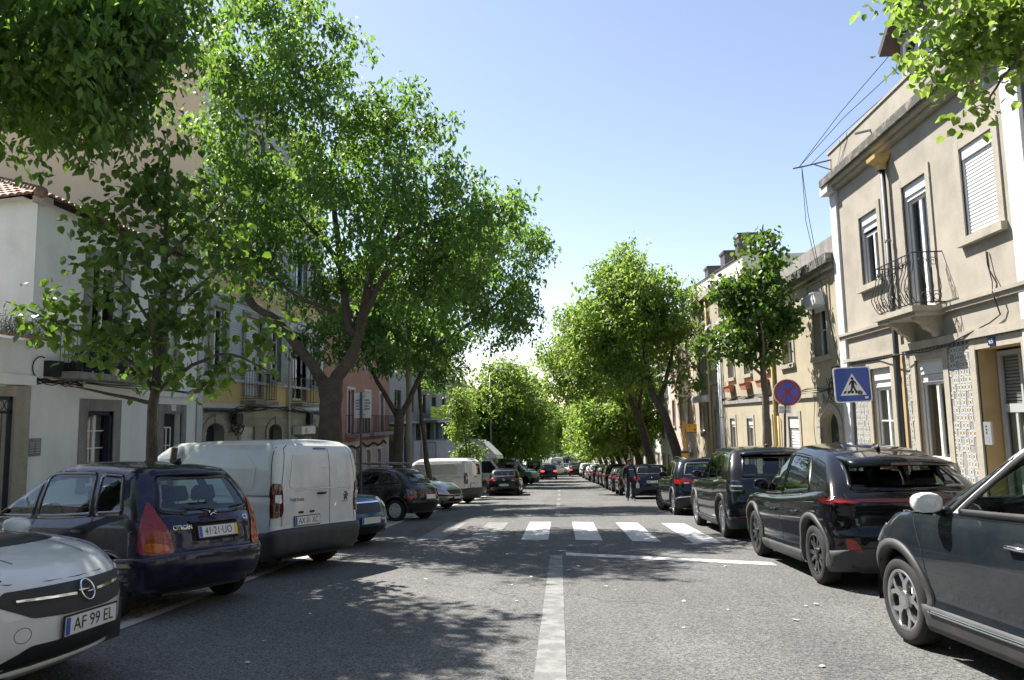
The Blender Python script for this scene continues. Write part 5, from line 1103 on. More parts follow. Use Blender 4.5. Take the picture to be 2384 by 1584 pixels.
def rounded(poly, r=.04, k=3):
    """round the corners of a 2D polygon"""
    out = []; n = len(poly)
    for i in range(n):
        p = Vector(poly[i]); a = Vector(poly[i - 1]) - p; b = Vector(poly[(i + 1) % n]) - p
        ra = min(r, a.length * .45); rb = min(r, b.length * .45)
        q0 = p + a.normalized() * ra; q1 = p + b.normalized() * rb
        for j in range(k + 1):
            t = j / k; out.append(q0 * (1 - t) ** 2 + p * 2 * t * (1 - t) + q1 * t * t)
    return out
def chaikin(poly, k=.18):
    out = []; n = len(poly)
    for i in range(n):
        a, b = Vector(poly[i]), Vector(poly[(i + 1) % n]); out += [a.lerp(b, k), a.lerp(b, 1 - k)]
    return out
def scaled_in(poly, d):
    """shrink a 2D outline by about d (negative grows)"""
    n = len(poly); out = []
    ar = sum(poly[i][0] * poly[(i + 1) % n][1] - poly[(i + 1) % n][0] * poly[i][1] for i in range(n)); sg = 1 if ar > 0 else -1
    for i in range(n):
        a = Vector(poly[(i + 1) % n]) - Vector(poly[i - 1])
        if a.length < 1e-9: out.append(Vector(poly[i])); continue
        nn = Vector((-a.y, a.x)).normalized() * sg; out.append(Vector(poly[i]) + nn * d)
    return out
def patch(poly, hit, off=.004, step=.05, rings=4, skirt=.012):
    """a sheet that follows the skin inside a 2D outline, with a rim turned back to the skin"""
    b = resample(poly, step); n = len(b); c = sum(b, Vector((0,) * len(b[0]))) / n; mb = MB()
    rows = [[hit(*(c + (q - c) * (1 - k / rings)), off) for q in b] for k in range(rings)]
    for r in rows: mb.v += [tuple(q) for q in r]
    mb.v.append(tuple(hit(*c, off)))
    for k in range(rings - 1):
        for i in range(n): j = (i + 1) % n; mb.f.append((k * n + i, k * n + j, (k + 1) * n + j, (k + 1) * n + i))
    for i in range(n): mb.f.append(((rings - 1) * n + i, (rings - 1) * n + (i + 1) % n, rings * n))
    if skirt:
        o = len(mb.v); mb.v += mb.v[:n] + [tuple(hit(*q, off - skirt)) for q in b]
        mb.f += [(o + i, o + (i + 1) % n, o + n + (i + 1) % n, o + n + i) for i in range(n)]
    return mb
def ring(poly, hit, din, dout, off=.007, step=.05, skirt=.012):
    b = resample(poly, step); b2 = [(q.x, q.y) for q in b]; A = scaled_in(b2, din); B = scaled_in(b2, -dout); n = len(b); mb = MB()
    mb.v = [tuple(hit(q[0], q[1], off)) for q in A] + [tuple(hit(q[0], q[1], off)) for q in B] + [tuple(hit(q[0], q[1], off - skirt)) for q in B] + [tuple(hit(q[0], q[1], off - skirt)) for q in A]
    for a_, b_ in ((0, 1), (1, 2), (3, 0)):
        mb.f += [(a_ * n + i, a_ * n + (i + 1) % n, b_ * n + (i + 1) % n, b_ * n + i) for i in range(n)]
    return mb
def ribbon(line, hit, w=.006, off=.002, step=.06):
    b = resample(line, step, False); mb = MB(); n = len(b)
    for i, q in enumerate(b):
        t = b[min(i + 1, n - 1)] - b[max(i - 1, 0)]; nn = Vector((-t.y, t.x)).normalized() * w / 2
        mb.v += [tuple(hit(*(q + nn), off)), tuple(hit(*(q - nn), off))]
    mb.f = [(2 * i, 2 * i + 1, 2 * i + 3, 2 * i + 2) for i in range(n - 1)]
    return mb

# ---- wheels (shared meshes)
_wheels = {}
def wheel_meshes(style, Rr, rr, w):
    key = (style, Rr, rr, w)
    if key in _wheels: return _wheels[key]
    h = w / 2; t = MB()
    prof = [(rr - .01, -h * .8), (rr + .015, -h * .95), ((Rr + rr) / 2, -h), (Rr - .025, -h * .9), (Rr - .004, -h * .68)]
    for k in range(-3, 4): prof += [(Rr, h * (.17 * k - .03)), (Rr - .007, h * (.17 * k + .0)), (Rr, h * (.17 * k + .03))]
    prof += [(Rr - .004, h * .68), (Rr - .025, h * .9), ((Rr + rr) / 2, h), (rr + .015, h * .95), (rr - .01, h * .8)]
    t.lathe(prof, axis='y', n=44)
    rim = MB(); mats = ['alloy']
    back = MB()
    back.lathe([(rr + .004, h * .80), (rr - .012, h * .74), (rr - .02, h * .1), (rr - .03, -h * .6)], axis='y', n=40)   # barrel
    back.lathe([(rr - .03, h * .02), (.02, h * .02)], axis='y', n=28); back.lathe([(rr * .62, h * .16), (.02, h * .16)], axis='y', n=24)
    rim.lathe([(rr + .006, h * .84), (rr - .006, h * .92), (rr - .022, h * .86), (rr - .026, h * .6)], axis='y', n=44)
    f = h * .80
    def spoke(pts, y0=f, dy=.03, a=0.):
        ca, sa = math.cos(a), math.sin(a)
        rim.prism(pts, lambda u, v: (u * ca - v * sa, y0 - .012 * (1 - min(1, math.hypot(u, v) / rr)) , u * sa + v * ca), lambda u, v: (u * ca - v * sa, y0 - dy - .02, u * sa + v * ca))
    o = rr - .015
    if style == 'Y5':
        for k in range(5):
            a = 2 * math.pi * k / 5 + .3
            spoke([(.05, -.024), (o * .58, -.03), (o * .62, 0), (o * .58, .03), (.05, .024)], a=a)
            spoke([(o * .50, -.028), (o * .60, -.032), (o * 1.0, -.105), (o * .985, -.062), (o * .62, .012)], a=a); spoke([(o * .50, .028), (o * .62, -.012), (o * .985, .062), (o * 1.0, .105), (o * .60, .032)], a=a)
    elif style == 'V5':
        for k in range(5):
            a = 2 * math.pi * k / 5
            spoke([(.05, -.03), (o * .99, -.085), (o, -.04), (.10, 0)], a=a); spoke([(.05, .03), (.10, 0), (o, .04), (o * .99, .085)], a=a)
    elif style == 'T10':
        for k in range(10): spoke([(.05, -.016), (o, -.030), (o, .012), (.05, .012)], a=2 * math.pi * k / 10)
    elif style == 'M20':
        for k in range(20):
            spoke([(.06, -.008), (o, -.018 - .012 * (k % 2)), (o, .000), (.06, .006)], a=2 * math.pi * k / 20)
    elif style == 'HUB':       # plastic trim with slots
        mats = ['hubcap']; n = 9
        rim.lathe([(rr - .022, f), (rr * .80, f + .012), (rr * .80, f - .02)], axis='y', n=44); rim.lathe([(rr * .50, f - .02), (rr * .50, f + .018), (.0, f + .022)], axis='y', n=32)
        for k in range(n):
            spoke([(rr * .48, -.028), (rr * .82, -.042), (rr * .82, .042), (rr * .48, .028)], y0=f + .02, a=2 * math.pi * k / n)
    elif style == 'STEEL':
        mats = ['plastic_black']; rim.lathe([(rr - .02, f * .9), (rr * .6, f * .5), (rr * .35, f * .9), (0, f * .95)], axis='y', n=32)
    rim.lathe([(.075, f - .03), (.07, f + .004), (.045, f + .012), (.0, f + .012)], axis='y', n=20)
    if style not in ('HUB', 'STEEL'):
        for k in range(5):
            a = 2 * math.pi * k / 5 + .5; rim.cyl((.052 * math.cos(a), f, .052 * math.sin(a)), (.052 * math.cos(a), f + .014, .052 * math.sin(a)), .009, 6)
    r = (mesh_data('wheel', t, 'rubber'), mesh_data('rim', rim, mats), mesh_data('brake_disc', back, 'alloy_dark'))
    r[0].shade_smooth(); _wheels[key] = r; return r

def plate_part(root, sh, where, y, z, txt, w=.52, h=.115, yellow=False, n=None):
    """number plate with its blue band and lettering; where = rear / front"""
    sgn = -1 if where == 'rear' else 1; hit = sh.rear_hit if where == 'rear' else sh.front_hit
    a, b = hit(y, z + h / 2, 0), hit(y, z - h / 2, 0); c = (a + b) / 2
    zz = (a - b).normalized(); yy = Vector((0, -sgn * -1, 0)); yy = Vector((0, 1 if sgn > 0 else -1, 0))   # reading direction for a viewer outside
    nx = yy.cross(zz).normalized()
    l, r_ = hit(y - w / 2, z, 0), hit(y + w / 2, z, 0)
    out = max((q - c).dot(nx) for q in (a, b, l, r_, hit(y, z, 0))) + .012
    fn = lambda u, v, d: tuple(c + yy * u + zz * v + nx * (out + d))
    q = lambda mb, u0, u1, v0, v1, d: mb.prism([(u0, v0), (u1, v0), (u1, v1), (u0, v1)], lambda u, v: fn(u, v, d - .008), lambda u, v: fn(u, v, d))
    pl = obj('licence_plate', q(MB(), -w / 2, w / 2, -h / 2, h / 2, 0), 'plate_white', root, world=False)
    hold = MB(); q(hold, -w / 2 - .012, w / 2 + .012, -h / 2 - .012, h / 2 + .012, -.003); obj('plate_holder', hold, 'plastic_black', pl, world=False)
    obj('country_band', q(MB(), -w / 2 + .004, -w / 2 + .044, -h / 2 + .004, h / 2 - .004, .0015), 'plate_blue', pl, world=False)
    if yellow: obj('date_band', q(MB(), w / 2 - .044, w / 2 - .004, -h / 2 + .004, h / 2 - .004, .0015), 'plate_yellow', pl, world=False)
    if not txt: return pl
    tm = MB(); mid = .02 - (.02 if yellow else 0)
    put_text(tm, txt, h * .98, lambda u, v: fn(u + mid, v - .002, .0022), width=(w - .075 - (.05 if yellow else 0)) * .92)
    obj('lettering', tm, 'ink', pl, world=False)
    return pl

def build_car(name, label, cat, spec, pose, paint, group=None, lod=0, roof_paint=None, glass_m='car_glass', steer=0.):
    X, Y, hd = pose[:3]
    p = spec; res = {0: 1.0, 1: .7, 2: .42}[lod]
    sh = Shell(p, res).build(); L, hw = sh.L, sh.hw
    root = thing(name, (0, 0, 0), label, cat, group)
    P = lambda nm, mb, mat, par=root, smooth=True: obj(nm, mb, mat, par, smooth, world=False)
    # ---- windows: cut, seal, pane
    seal_w = p.get('seal', .022); gm_ = glass_m if lod < 2 else 'far_glass'
    cen = sh.cen; isg = np.arange(len(sh.F)) >= 0
    def cut2(poly, ia, ib, cond): sh.drop |= inside([(q[0], q[1]) for q in scaled_in([(q[0], q[1]) for q in poly], .008)], cen[:, [ia, ib]]) & cond
    panes = []
    for wd in p.get('wins', []):
        xa, xb, ua, ub = wd[:4]; gap = wd[4] if len(wd) > 4 else .085; lift = wd[5] if len(wd) > 5 else .03
        zb = lambda x: float(sh.top(x)) + lift
        zt = lambda x: float(sh.roof(x)) - gap
        low = [(x, zb(x)) for x in np.linspace(xa, xb, 5)]; up = [(x, zt(x)) for x in np.linspace(ub, ua, 6)]
        poly = rounded(low + up, .05, 3)
        for sg in (1, -1):
            hit = (lambda u, v, o=.004, sg=sg: sh.side_hit(u, v, sg, o))
            w = P('side_window', patch(poly, hit, .001, .07, 3, 0), gm_); panes.append(w)
            P('window_seal', ring(poly, hit, p.get('seal_in', .022), seal_w, .005, .06), p.get('seal_mat', 'plastic_black'), w)
        if lod < 2: cut2(poly, 0, 2, (np.abs(cen[:, 1]) > .3) & (np.abs(sh.nrm[:, 1]) > .55))
    if 'rear_glass' in p:
        wb, wt, z0, z1 = p['rear_glass'][:4]; bowz = p['rear_glass'][4] if len(p['rear_glass']) > 4 else 0
        poly = rounded([(-wb, z0 + .0), (-wb * .5, z0 - bowz), (wb * .5, z0 - bowz), (wb, z0), (wt, z1), (-wt, z1)], p.get('rg_r', .07), 4)
        w = P('rear_window', patch(poly, sh.rear_hit, .002, .08, 4, 0), p.get('rear_glass_m', gm_)); P('window_seal', ring(poly, sh.rear_hit, .035, .02, .005, .06), p.get('seal_mat', 'plastic_black'), w)
        if lod < 2: cut2(poly, 1, 2, (cen[:, 0] < L * .4))
    if 'wind' in p:
        wb, wt, z0, z1 = p['wind']; poly = rounded([(-wb, z0), (wb, z0), (wt, z1), (-wt, z1)], .07, 4)
        w = P('windscreen', patch(poly, sh.front_hit, .002, .08, 4, 0), glass_m if lod < 2 else 'far_glass'); P('window_seal', ring(poly, sh.front_hit, p.get('seal_in', .03), min(.02, seal_w), .005, .06), 'plastic_black', w)
        if lod < 2: cut2(poly, 1, 2, (cen[:, 0] > L * .4) & (np.abs(sh.nrm[:, 1]) < .7))
    # ---- wheel arches
    xr, xf, Rr = p['axles'][0], p['axles'][1], p['R']; Ra = Rr + p.get('gapR', .055)
    for xw in (xr, xf):
        d = np.hypot(cen[:, 0] - xw, cen[:, 2] - Rr); sh.drop |= (d < Ra + .012) & (np.abs(cen[:, 1]) > hw - .42) & (np.arange(len(cen)) < sh.lowF)
    # ---- body and roof
    def sub(mask):
        mb = MB(); used = {}
        for i in np.nonzero(mask)[0]:
            f = []
            for q in sh.F[i]:
                if q not in used: used[q] = len(mb.v); mb.v.append(sh.V[q])
                f.append(used[q])
            mb.f.append(tuple(f))
        return mb
    ids = np.arange(len(sh.F)); keep = ~sh.drop
    rf = ids >= sh.roof0
    body = P('body', sub(keep & ~rf), paint); P('roof', sub(keep & rf), roof_paint or paint)
    if p.get('pillar_paint') and roof_paint: pass
    # ---- arch trims, wheels, wells
    am = p.get('arch', paint); aw = p.get('arch_w', .045)
    wm = wheel_meshes(p['rim'][0], Rr, p['rim'][1], p['rim'][2]); und = MB(); cy = hw - p['rim'][2] / 2 - p.get('tuck', .025)
    for xw in (xr, xf):
        for sg in (1, -1):
            th = np.linspace(-.28, math.pi + .28, 26)
            zmin = float(sh.bot(xw)) + .0
            arc = [(xw + Ra * math.cos(a), Rr + Ra * math.sin(a)) for a in th]; mb = MB(); n = len(arc)
            for k, (x, z) in enumerate(arc):
                dx, dz = math.cos(th[k]), math.sin(th[k])
                zi = max(z, zmin + .012); i0 = sh.side_hit(x, zi, sg, p.get('arch_off', .006)); 
                xo, zo = x + dx * aw, max(z + dz * aw, zmin + .012); o0 = sh.side_hit(xo, zo, sg, p.get('arch_off', .006))
                b0 = sh.side_hit(xo, zo, sg, -.01); inn = Vector((x, i0.y - sg * .09, zi))
                mb.v += [tuple(inn), tuple(i0), tuple(o0), tuple(b0)]
            mb.f = [(4 * k + j, 4 * k + j + 1, 4 * k + 5 + j, 4 * k + 4 + j) for k in range(n - 1) for j in range(3)]
            P('wheel_arch', mb, am)
            arc2 = [(xw + (Ra + .02) * math.cos(a), Rr + (Ra + .02) * math.sin(a)) for a in np.linspace(-.15, math.pi + .15, 18)]
            o = len(und.v); und.v += [(x, sg * (hw - .05), z) for x, z in arc2] + [(x, sg * (hw - .34), z) for x, z in arc2]
            und.f += [(o + i, o + i + 1, o + 19 + i, o + 18 + i) for i in range(17)] + [tuple(o + 18 + i for i in range(18))]
            w = bpy.data.objects.new('wheel', wm[0]); COL.objects.link(w)
            w.parent = root; w.location = (xw, sg * cy, Rr); w.rotation_euler = (0, random.uniform(0, 6), (0 if sg > 0 else math.pi) + (R(steer) if xw == xf else 0))
            for nm, me in (('rim', wm[1]), ('brake_disc', wm[2])):
                r_ = bpy.data.objects.new(nm, me); COL.objects.link(r_); r_.parent = w
                if nm == 'rim' and p.get('rim_mat'):
                    r_.material_slots[0].link = 'OBJECT'; r_.material_slots[0].material = MATS[p['rim_mat']]
    und.box(.22, L - .25, -hw + .32, hw - .32, .20, .34); und.box(xr + Ra, xf - Ra, -hw + .1, hw - .1, .205, .32)
    und.box(.18, xr - Ra + .02, -hw + .22, hw - .22, .26, .5); und.box(xf + Ra - .02, L - .2, -hw + .2, hw - .2, .22, .5)
    P('underbody', und, 'plastic_black', smooth=False)
    # ---- bands: bumpers, cladding, mouldings (t range, x range)
    def band(nm, t0, t1, x0, x1, off, mat, nt=5):
        rows = []; 
        for t in np.linspace(t0, t1, nt): rows.append(sh.lower(float(t)))
        rows = [r_[(r_[:, 0] >= x0) & (r_[:, 0] <= x1)] for r_ in rows]; m = min(len(r_) for r_ in rows)
        if m < 2: return
        anc_rear = x0 <= .3
        rows = [r_[:m] if anc_rear else r_[-m:] for r_ in rows]
        wrap = x0 <= .01 or x1 >= L - .01
        for sgs in ([(1, -1)] if wrap else [(1,), (-1,)]):
            mb = MB()
            for sg in sgs:
                G_ = np.array(rows) * np.array([1, sg, 1]); du = np.gradient(G_, axis=1); dt = np.gradient(G_, axis=0)
                N = np.cross(du, dt); N /= np.linalg.norm(N, axis=2, keepdims=True) + 1e-9
                cc = np.array([L / 2, 0, G_[:, :, 2].mean()]); s_ = np.sign(((G_ - cc) * N).sum(2, keepdims=True)); N *= np.where(s_ == 0, 1, s_)
                o = len(mb.v); A = G_ + N * off; nt_ = len(rows)
                edge = [np.concatenate([G_[:1] - N[:1] * .01, A, G_[-1:] - N[-1:] * .01])]
                A = edge[0]; NI = N[[0] + list(range(nt_)) + [nt_ - 1]]; c0_ = [] if x0 <= .01 else [A[:, :1] - NI[:, :1] * (off + .01)]; c1_ = [] if x1 >= L - .01 else [A[:, -1:] - NI[:, -1:] * (off + .01)]; A = np.concatenate(c0_ + [A] + c1_, 1)
                mb.v += [tuple(q) for q in A.reshape(-1, 3)]; w_ = A.shape[1]
                mb.f += [(o + i * w_ + j, o + i * w_ + j + 1, o + (i + 1) * w_ + j + 1, o + (i + 1) * w_ + j) for i in range(A.shape[0] - 1) for j in range(w_ - 1)]
            P(nm, mb, mat)
    for b in p.get('bands', []): band(*b)
    # ---- panel gaps, handles, lamps etc.
    if lod < 2:
        for ln in p.get('gaps', []):
            for sg in (1, -1): P('panel_gap', ribbon(ln, lambda u, v, o=.002, sg=sg: sh.side_hit(u, v, sg, o), .009, .003), 'panel_gap', body)
        for ln in p.get('rear_gaps', []): P('panel_gap', ribbon(ln, sh.rear_hit, .009, .003), 'panel_gap', body)
        for ln in p.get('hood_gaps', []): P('panel_gap', ribbon(ln, sh.top_hit, .009, .003), 'panel_gap', body)
    for nm, view, poly, mat, off, *rest in p.get('pieces', []):
        if view == 'side':
            for sg in (1, -1): P(nm, patch(rounded(poly, .025, 3), lambda u, v, o=.004, sg=sg: sh.side_hit(u, v, sg, o), off, .05, 3), mat)
        elif view in ('rear', 'front'):
            hit = sh.rear_hit if view == 'rear' else sh.front_hit; rr_ = rest[0] if rest else .025
            P(nm, patch(rounded(poly, rr_, 3), hit, off, .04, 4), mat)
            if nm != 'plate_lamp' and (min(q[0] for q in poly) > .02 or max(q[0] for q in poly) < -.02):
                P(nm, patch(rounded([(-q[0], q[1]) for q in poly][::-1], rr_, 3), hit, off, .04, 4), mat)
        elif view == 'near':
            for sg in (1, -1):
                pts = chaikin([(q[0], q[1] * sg, q[2]) for q in poly]); P(nm, patch(resample(pts, .05), lambda x, y, z, o: sh.near((x, y, z), o), off, .05, 4), mat)
    for x, z in p.get('handles', []):
        for sg in (1, -1):
            c0 = sh.side_hit(x, z, sg, .0); mb = MB()
            mb.tube([(x - .1, c0.y - sg * .01, z - .004), (x - .085, c0.y + sg * .028, z), (x + .07, c0.y + sg * .034, z + .004), (x + .1, c0.y - sg * .01, z + .004)], [.012, .014, .014, .01], 8)
            hd_ = P('door_handle', mb, p.get('handle_mat', paint)); P('handle_recess', patch(rounded([(x - .07, z - .03), (x + .05, z - .03), (x + .05, z + .03), (x - .07, z + .03)], .03), lambda u, v, o=.004, sg=sg: sh.side_hit(u, v, sg, o), .0015, .04, 2, 0), 'panel_gap', hd_)
    if p.get('mirror'):
        mx, mz = p['mirror']
        for sg in (1, -1):
            c0 = sh.side_hit(mx, mz - .06, sg, 0); y = c0.y; ms = p.get('mirror_s', 1.0)
            mb = MB(); pro = [(-.055, .0), (-.05, .9), (-.01, 1.0), (.05, .85), (.085, .5), (.1, .0)]; n = 14
            for dx, k in pro:
                for a in range(n):
                    th = 2 * math.pi * a / n; cy_ = math.copysign(abs(math.cos(th)) ** .7, math.cos(th)); cz_ = math.copysign(abs(math.sin(th)) ** .7, math.sin(th))
                    mb.v.append((mx + dx * ms, y + sg * (.125 * ms + .11 * ms * k * cy_), mz + .03 + .075 * ms * k * cz_))
            mb.f = [(i * n + a, i * n + (a + 1) % n, (i + 1) * n + (a + 1) % n, (i + 1) * n + a) for i in range(len(pro) - 1) for a in range(n)]
            m_ = P('door_mirror', mb, p.get('mirror_mat', roof_paint or paint))
            gl_ = MB().lathe([(.0, 0), (.085 * ms, 0)], c=(0, 0, 0), axis='x', n=14)
            gl_.v = [(mx - .0525 * ms, y + sg * (.125 * ms) + v[1] * 1.1, mz + .03 + v[2] * .75) for v in gl_.v]; P('mirror_glass', gl_, p.get('mirror_glass', 'far_glass'), m_)
            st = MB().tube([(mx + .02, y - sg * .02, mz - .05), (mx + .015, y + sg * .05, mz - .03), (mx + .01, y + sg * .12, mz - .005)], [.03, .026, .03], 8); P('mirror_stalk', st, 'plastic_black', m_)
    if p.get('antenna'):
        ax, kind = p['antenna']; t0 = sh.top_hit(ax, 0, 0); mb = MB()
        if kind == 'fin': mb.prism([(0, 0), (.17, 0), (.05, .05), (.0, .062)], lambda u, v: (t0.x + u - .05, .02 * (1 - v / .08), t0.z - .005 + v), lambda u, v: (t0.x + u - .05, -.02 * (1 - v / .08), t0.z - .005 + v))
        else: mb.tube([(t0.x, 0, t0.z - .01), (t0.x - .02, 0, t0.z + .03), (t0.x - .17, 0, t0.z + .27)], [.014, .008, .004], 6)
        P('antenna', mb, 'plastic_black')
    if p.get('wiper'):
        y0, z0, y1, z1 = p['wiper']; pts = [sh.rear_hit(y0 + (y1 - y0) * k / 6, z0 + (z1 - z0) * k / 6, .022) for k in range(7)]
        P('rear_wiper', MB().tube([tuple(q) for q in pts], [.016, .012, .009, .008, .008, .007, .005], 6), 'plastic_black')
    if p.get('rails'):
        a, b, y = p['rails'][:3]
        for sg in (1, -1):
            pts = []
            for k in range(9):
                x = a + (b - a) * k / 8; h = sh.top_hit(x, sg * y, 0); e = min(k, 8 - k)
                pts.append((x, sg * y, h.z + (.0 if e == 0 else .035 if e == 1 else .045)))
            P('roof_rail', MB().tube(pts, .013, 6), p.get('rail_mat', 'plastic_black'))
    if p.get('spoiler'):
        w0, w1, z, x0, x1, drop = p['spoiler']; mb = MB(); n = 13
        for k in range(n):
            u = -1 + 2 * k / (n - 1); y = u * w1; xb = x0 + .10 * u * u; h = sh.top_hit(x1, u * w0, .003)
            zz = z - .02 * u * u
            mb.v += [(x1 + .03 * u * u, u * w0, h.z), ((x1 + xb) / 2, u * (w0 + w1) / 2, h.z * .55 + zz * .45 + .006), (xb, y, zz), (xb + .012, y * .99, zz - drop), (x1 - .02 + .03 * u * u, u * w0 * .97, h.z - .07)]
        mb.f = [(5 * k + j, 5 * k + 5 + j, 5 * k + 6 + j, 5 * k + 1 + j) for k in range(n - 1) for j in range(4)]
        e0 = tuple(range(5)); mb.f += [e0, tuple(5 * (n - 1) + q for q in e0)[::-1]]
        P('rear_spoiler', mb, p.get('spoiler_mat', paint))
        if p.get('third_lamp'):
            b0 = p['third_lamp']; mb = MB(); zc = z - drop * .5
            mb.box(x0 - .006, x0 + .01, -b0, b0, zc - .014, zc + .012); P('brake_lamp', mb, 'lamp_red_dark', smooth=False)
    # ---- inside
    if lod < 2 and p.get('seats', True):
        zf = .34; it = MB(); bx = float(sh.top(L * .5)); g0, g1 = p['gr'][0][1], p['gf'][0][1]
        it.box(g0 + .25, g1 - .05, -hw + .12, hw - .12, zf - .03, zf); it.box(g1 - .55, g1 - .08, -hw + .14, hw - .14, bx - .26, bx - .03)
        it.box(g0 + .12, g0 + .5, -hw + .16, hw - .16, zf, bx - .10)
        P('interior', it, 'seat_cloth', smooth=False)
        sx = p.get('seat_x', (g1 - 1.45, g0 + .75)); roofz = float(sh.roof(sx[0]))
        for i, x in enumerate(sx):
            for yy in ((-.36, .36) if i == 0 else (-.38, 0, .38)):
                st = MB(); wS = .24 if i == 0 else .20; hz = min(bx + .13, roofz - .35)
                st.prism(rounded([(x - .05, zf + .1), (x + .5, zf + .16), (x + .5, zf + .30), (x + .12, zf + .26), (x - .10, hz), (x - .24, hz - .01), (x - .14, zf + .1)], .06, 3), lambda u, v: (u, yy - wS, v), lambda u, v: (u, yy + wS, v))
                s_ = P('seat', st, 'seat_cloth', smooth=False)
                hr = MB(); pr = rounded([(x - .27, hz + .03), (x - .15, hz + .02), (x - .155, hz + .19), (x - .25, hz + .20)], .05, 3)
                hr.prism(pr, lambda u, v: (u, yy - .125 + .02 * (v > hz + .15), v), lambda u, v: (u, yy + .125 - .02 * (v > hz + .15), v)); hr.cyl((x - .19, yy - .05, hz - .02), (x - .2, yy - .05, hz + .06), .006, 6); hr.cyl((x - .19, yy + .05, hz - .02), (x - .2, yy + .05, hz + .06), .006, 6)
                P('headrest', hr, 'seat_cloth', s_, smooth=False)
        wc = Vector((g1 - .72, .36, bx - .02)); wh = MB(); m = 22
        wh.tube([(wc.x - .09 * math.sin(2 * math.pi * k / m), wc.y + .185 * math.cos(2 * math.pi * k / m), wc.z + .16 * math.sin(2 * math.pi * k / m)) for k in range(m)], .014, 6, closed=True)
        for a in (0, math.pi, -math.pi / 2): wh.tube([tuple(wc), (wc.x - .09 * math.sin(a), wc.y + .18 * math.cos(a), wc.z + .155 * math.sin(a))], .014, 5)
        wh.tube([tuple(wc), (wc.x + .25, wc.y, wc.z - .1)], .03, 8); P('steering_wheel', wh, 'plastic_black')
    for fn in p.get('extra', []): fn(root, sh, P)
    root['length'] = L; place_car(root, L, pose, p.get('from_nose'))
    return root, sh, P
def place_car(root, L, pose, from_nose=False):
    """stand a car on the street, pitched with its slope; pose = rear (or nose) centre and heading"""
    X, Y, hd = pose[:3]; f = Vector((math.cos(hd), math.sin(hd))); ax_ = Vector((X, Y)) + f * (-L / 2 if from_nose else L / 2)
    sl = gslope(ax_.y); zc = gz(ax_.y)
    fw = Vector((f.x, f.y, sl * f.y)).normalized(); lf = Vector((-f.y, f.x, sl * f.x)).normalized(); up = fw.cross(lf).normalized(); lf = up.cross(fw)
    o = Vector((ax_.x, ax_.y, zc)) - fw * (L / 2)
    root.matrix_world = Matrix(((fw.x, lf.x, up.x, o.x), (fw.y, lf.y, up.y, o.y), (fw.z, lf.z, up.z, o.z + (pose[3] if len(pose) > 3 else 0)), (0, 0, 0, 1)))
def clone_car(src, label, pose, old, new, group=None, from_nose=False):
    c = copy_tree(src); c['label'] = label
    if group: c['group'] = group
    for ch in c.children_recursive:
        for s in ch.material_slots:
            if s.material and s.material.name == old: s.link = 'OBJECT'; s.material = MATS[new]
    place_car(c, src['length'], pose, from_nose); return c
# ---- body shapes
def gen(L, W, H, belt=.95, beltr=None, hood=.80, nose=.70, cowl=1.05, rake=.95, gr=(.18, .5), ax=None, Rr=.31, rim=('T10', .20, .2), gw=None, **kw):
    grl = gr if hasattr(gr[0], '__len__') else None
    if grl: gr = (grl[0][1], grl[-1][1])
    beltr = beltr or belt + .05; hw = W / 2; c = L - cowl
    d = dict(L=L, W=W, top=[(0, beltr), (.5, beltr + .01), (L * .45, belt), (c - .1, belt - .01), (c + .35 * cowl, hood + .5 * (belt - hood)), (L - .25, hood), (L, nose)],
             rear=[(0, .15), (.15, .05), (.32, 0), (.5, 0), (.6, .03), (.78, .06), (1, gr[0] - .02)], front=[(0, .14), (.25, .02), (.5, 0), (.75, .05), (1, .22)],
             sec=[(0, .92), (.14, .965), (.38, 1), (.58, .995), (.72, .98), (.80, .985), (.92, .965), (1, .925)],
             roof=[(gr[1] - .2, H - .09), (gr[1] + .2, H - .045), (L * .40, H), (L * .47, H), (c - rake + .2, H - .04), (c, H - .15)],
             gr=grl or [(0, gr[0]), (.5, gr[0] + .36 * (gr[1] - gr[0])), (.85, gr[0] + .78 * (gr[1] - gr[0])), (1, gr[1])],
             gf=[(0, c), (.35, c - .30 * rake), (.65, c - .60 * rake), (.88, c - .85 * rake), (1, c - rake)],
             gw=gw or [(0, hw - .06), (.3, hw - .09), (.6, hw - .145), (.86, hw - .205), (1, hw - .27)],
             axles=ax or (.72, L - .85), R=Rr, rim=rim)
    d.update(kw); return d
def letters(txt, view, y0, z0, size, width=None, mat='chrome', off=.006, name='badge_lettering'):
    def fn(root, sh, P):
        sg = -1 if view == 'rear' else 1; hit = sh.rear_hit if view == 'rear' else sh.front_hit; mb = MB()
        put_text(mb, txt, size, lambda u, v: tuple(hit(y0 + sg * u, z0 + v, off)), width); P(name, mb, mat, smooth=False)
    return fn
def plate(where, y, z, txt, **kw): return lambda root, sh, P: plate_part(root, sh, where, y, z, txt, **kw)
def tubes_on(name, view, lines, r, mat, off=.01, closed=False):
    """raised strokes on the front or rear skin: emblem outlines"""
    def fn(root, sh, P):
        hit = sh.rear_hit if view == 'rear' else sh.front_hit; mb = MB()
        for ln in lines: mb.tube([tuple(hit(u, v, off)) for u, v in ln], r, 6, closed=closed and len(ln) > 8)
        P(name, mb, mat)
    return fn
circ = lambda cy, cz, r, n=24, sx=1.: [(cy + r * sx * math.cos(2 * math.pi * k / n), cz + r * math.sin(2 * math.pi * k / n)) for k in range(n)]
def handle_bar(view, y, z, w=.16):
    def fn(root, sh, P):
        hit = sh.rear_hit if view == 'rear' else sh.front_hit; mb = MB()
        mb.tube([tuple(hit(y - w / 2, z, .0)), tuple(hit(y - w * .4, z + .005, .03)), tuple(hit(y + w * .4, z + .005, .03)), tuple(hit(y + w / 2, z, .0))], [.012, .016, .016, .012], 8); P('door_handle', mb, 'plastic_black')
    return fn
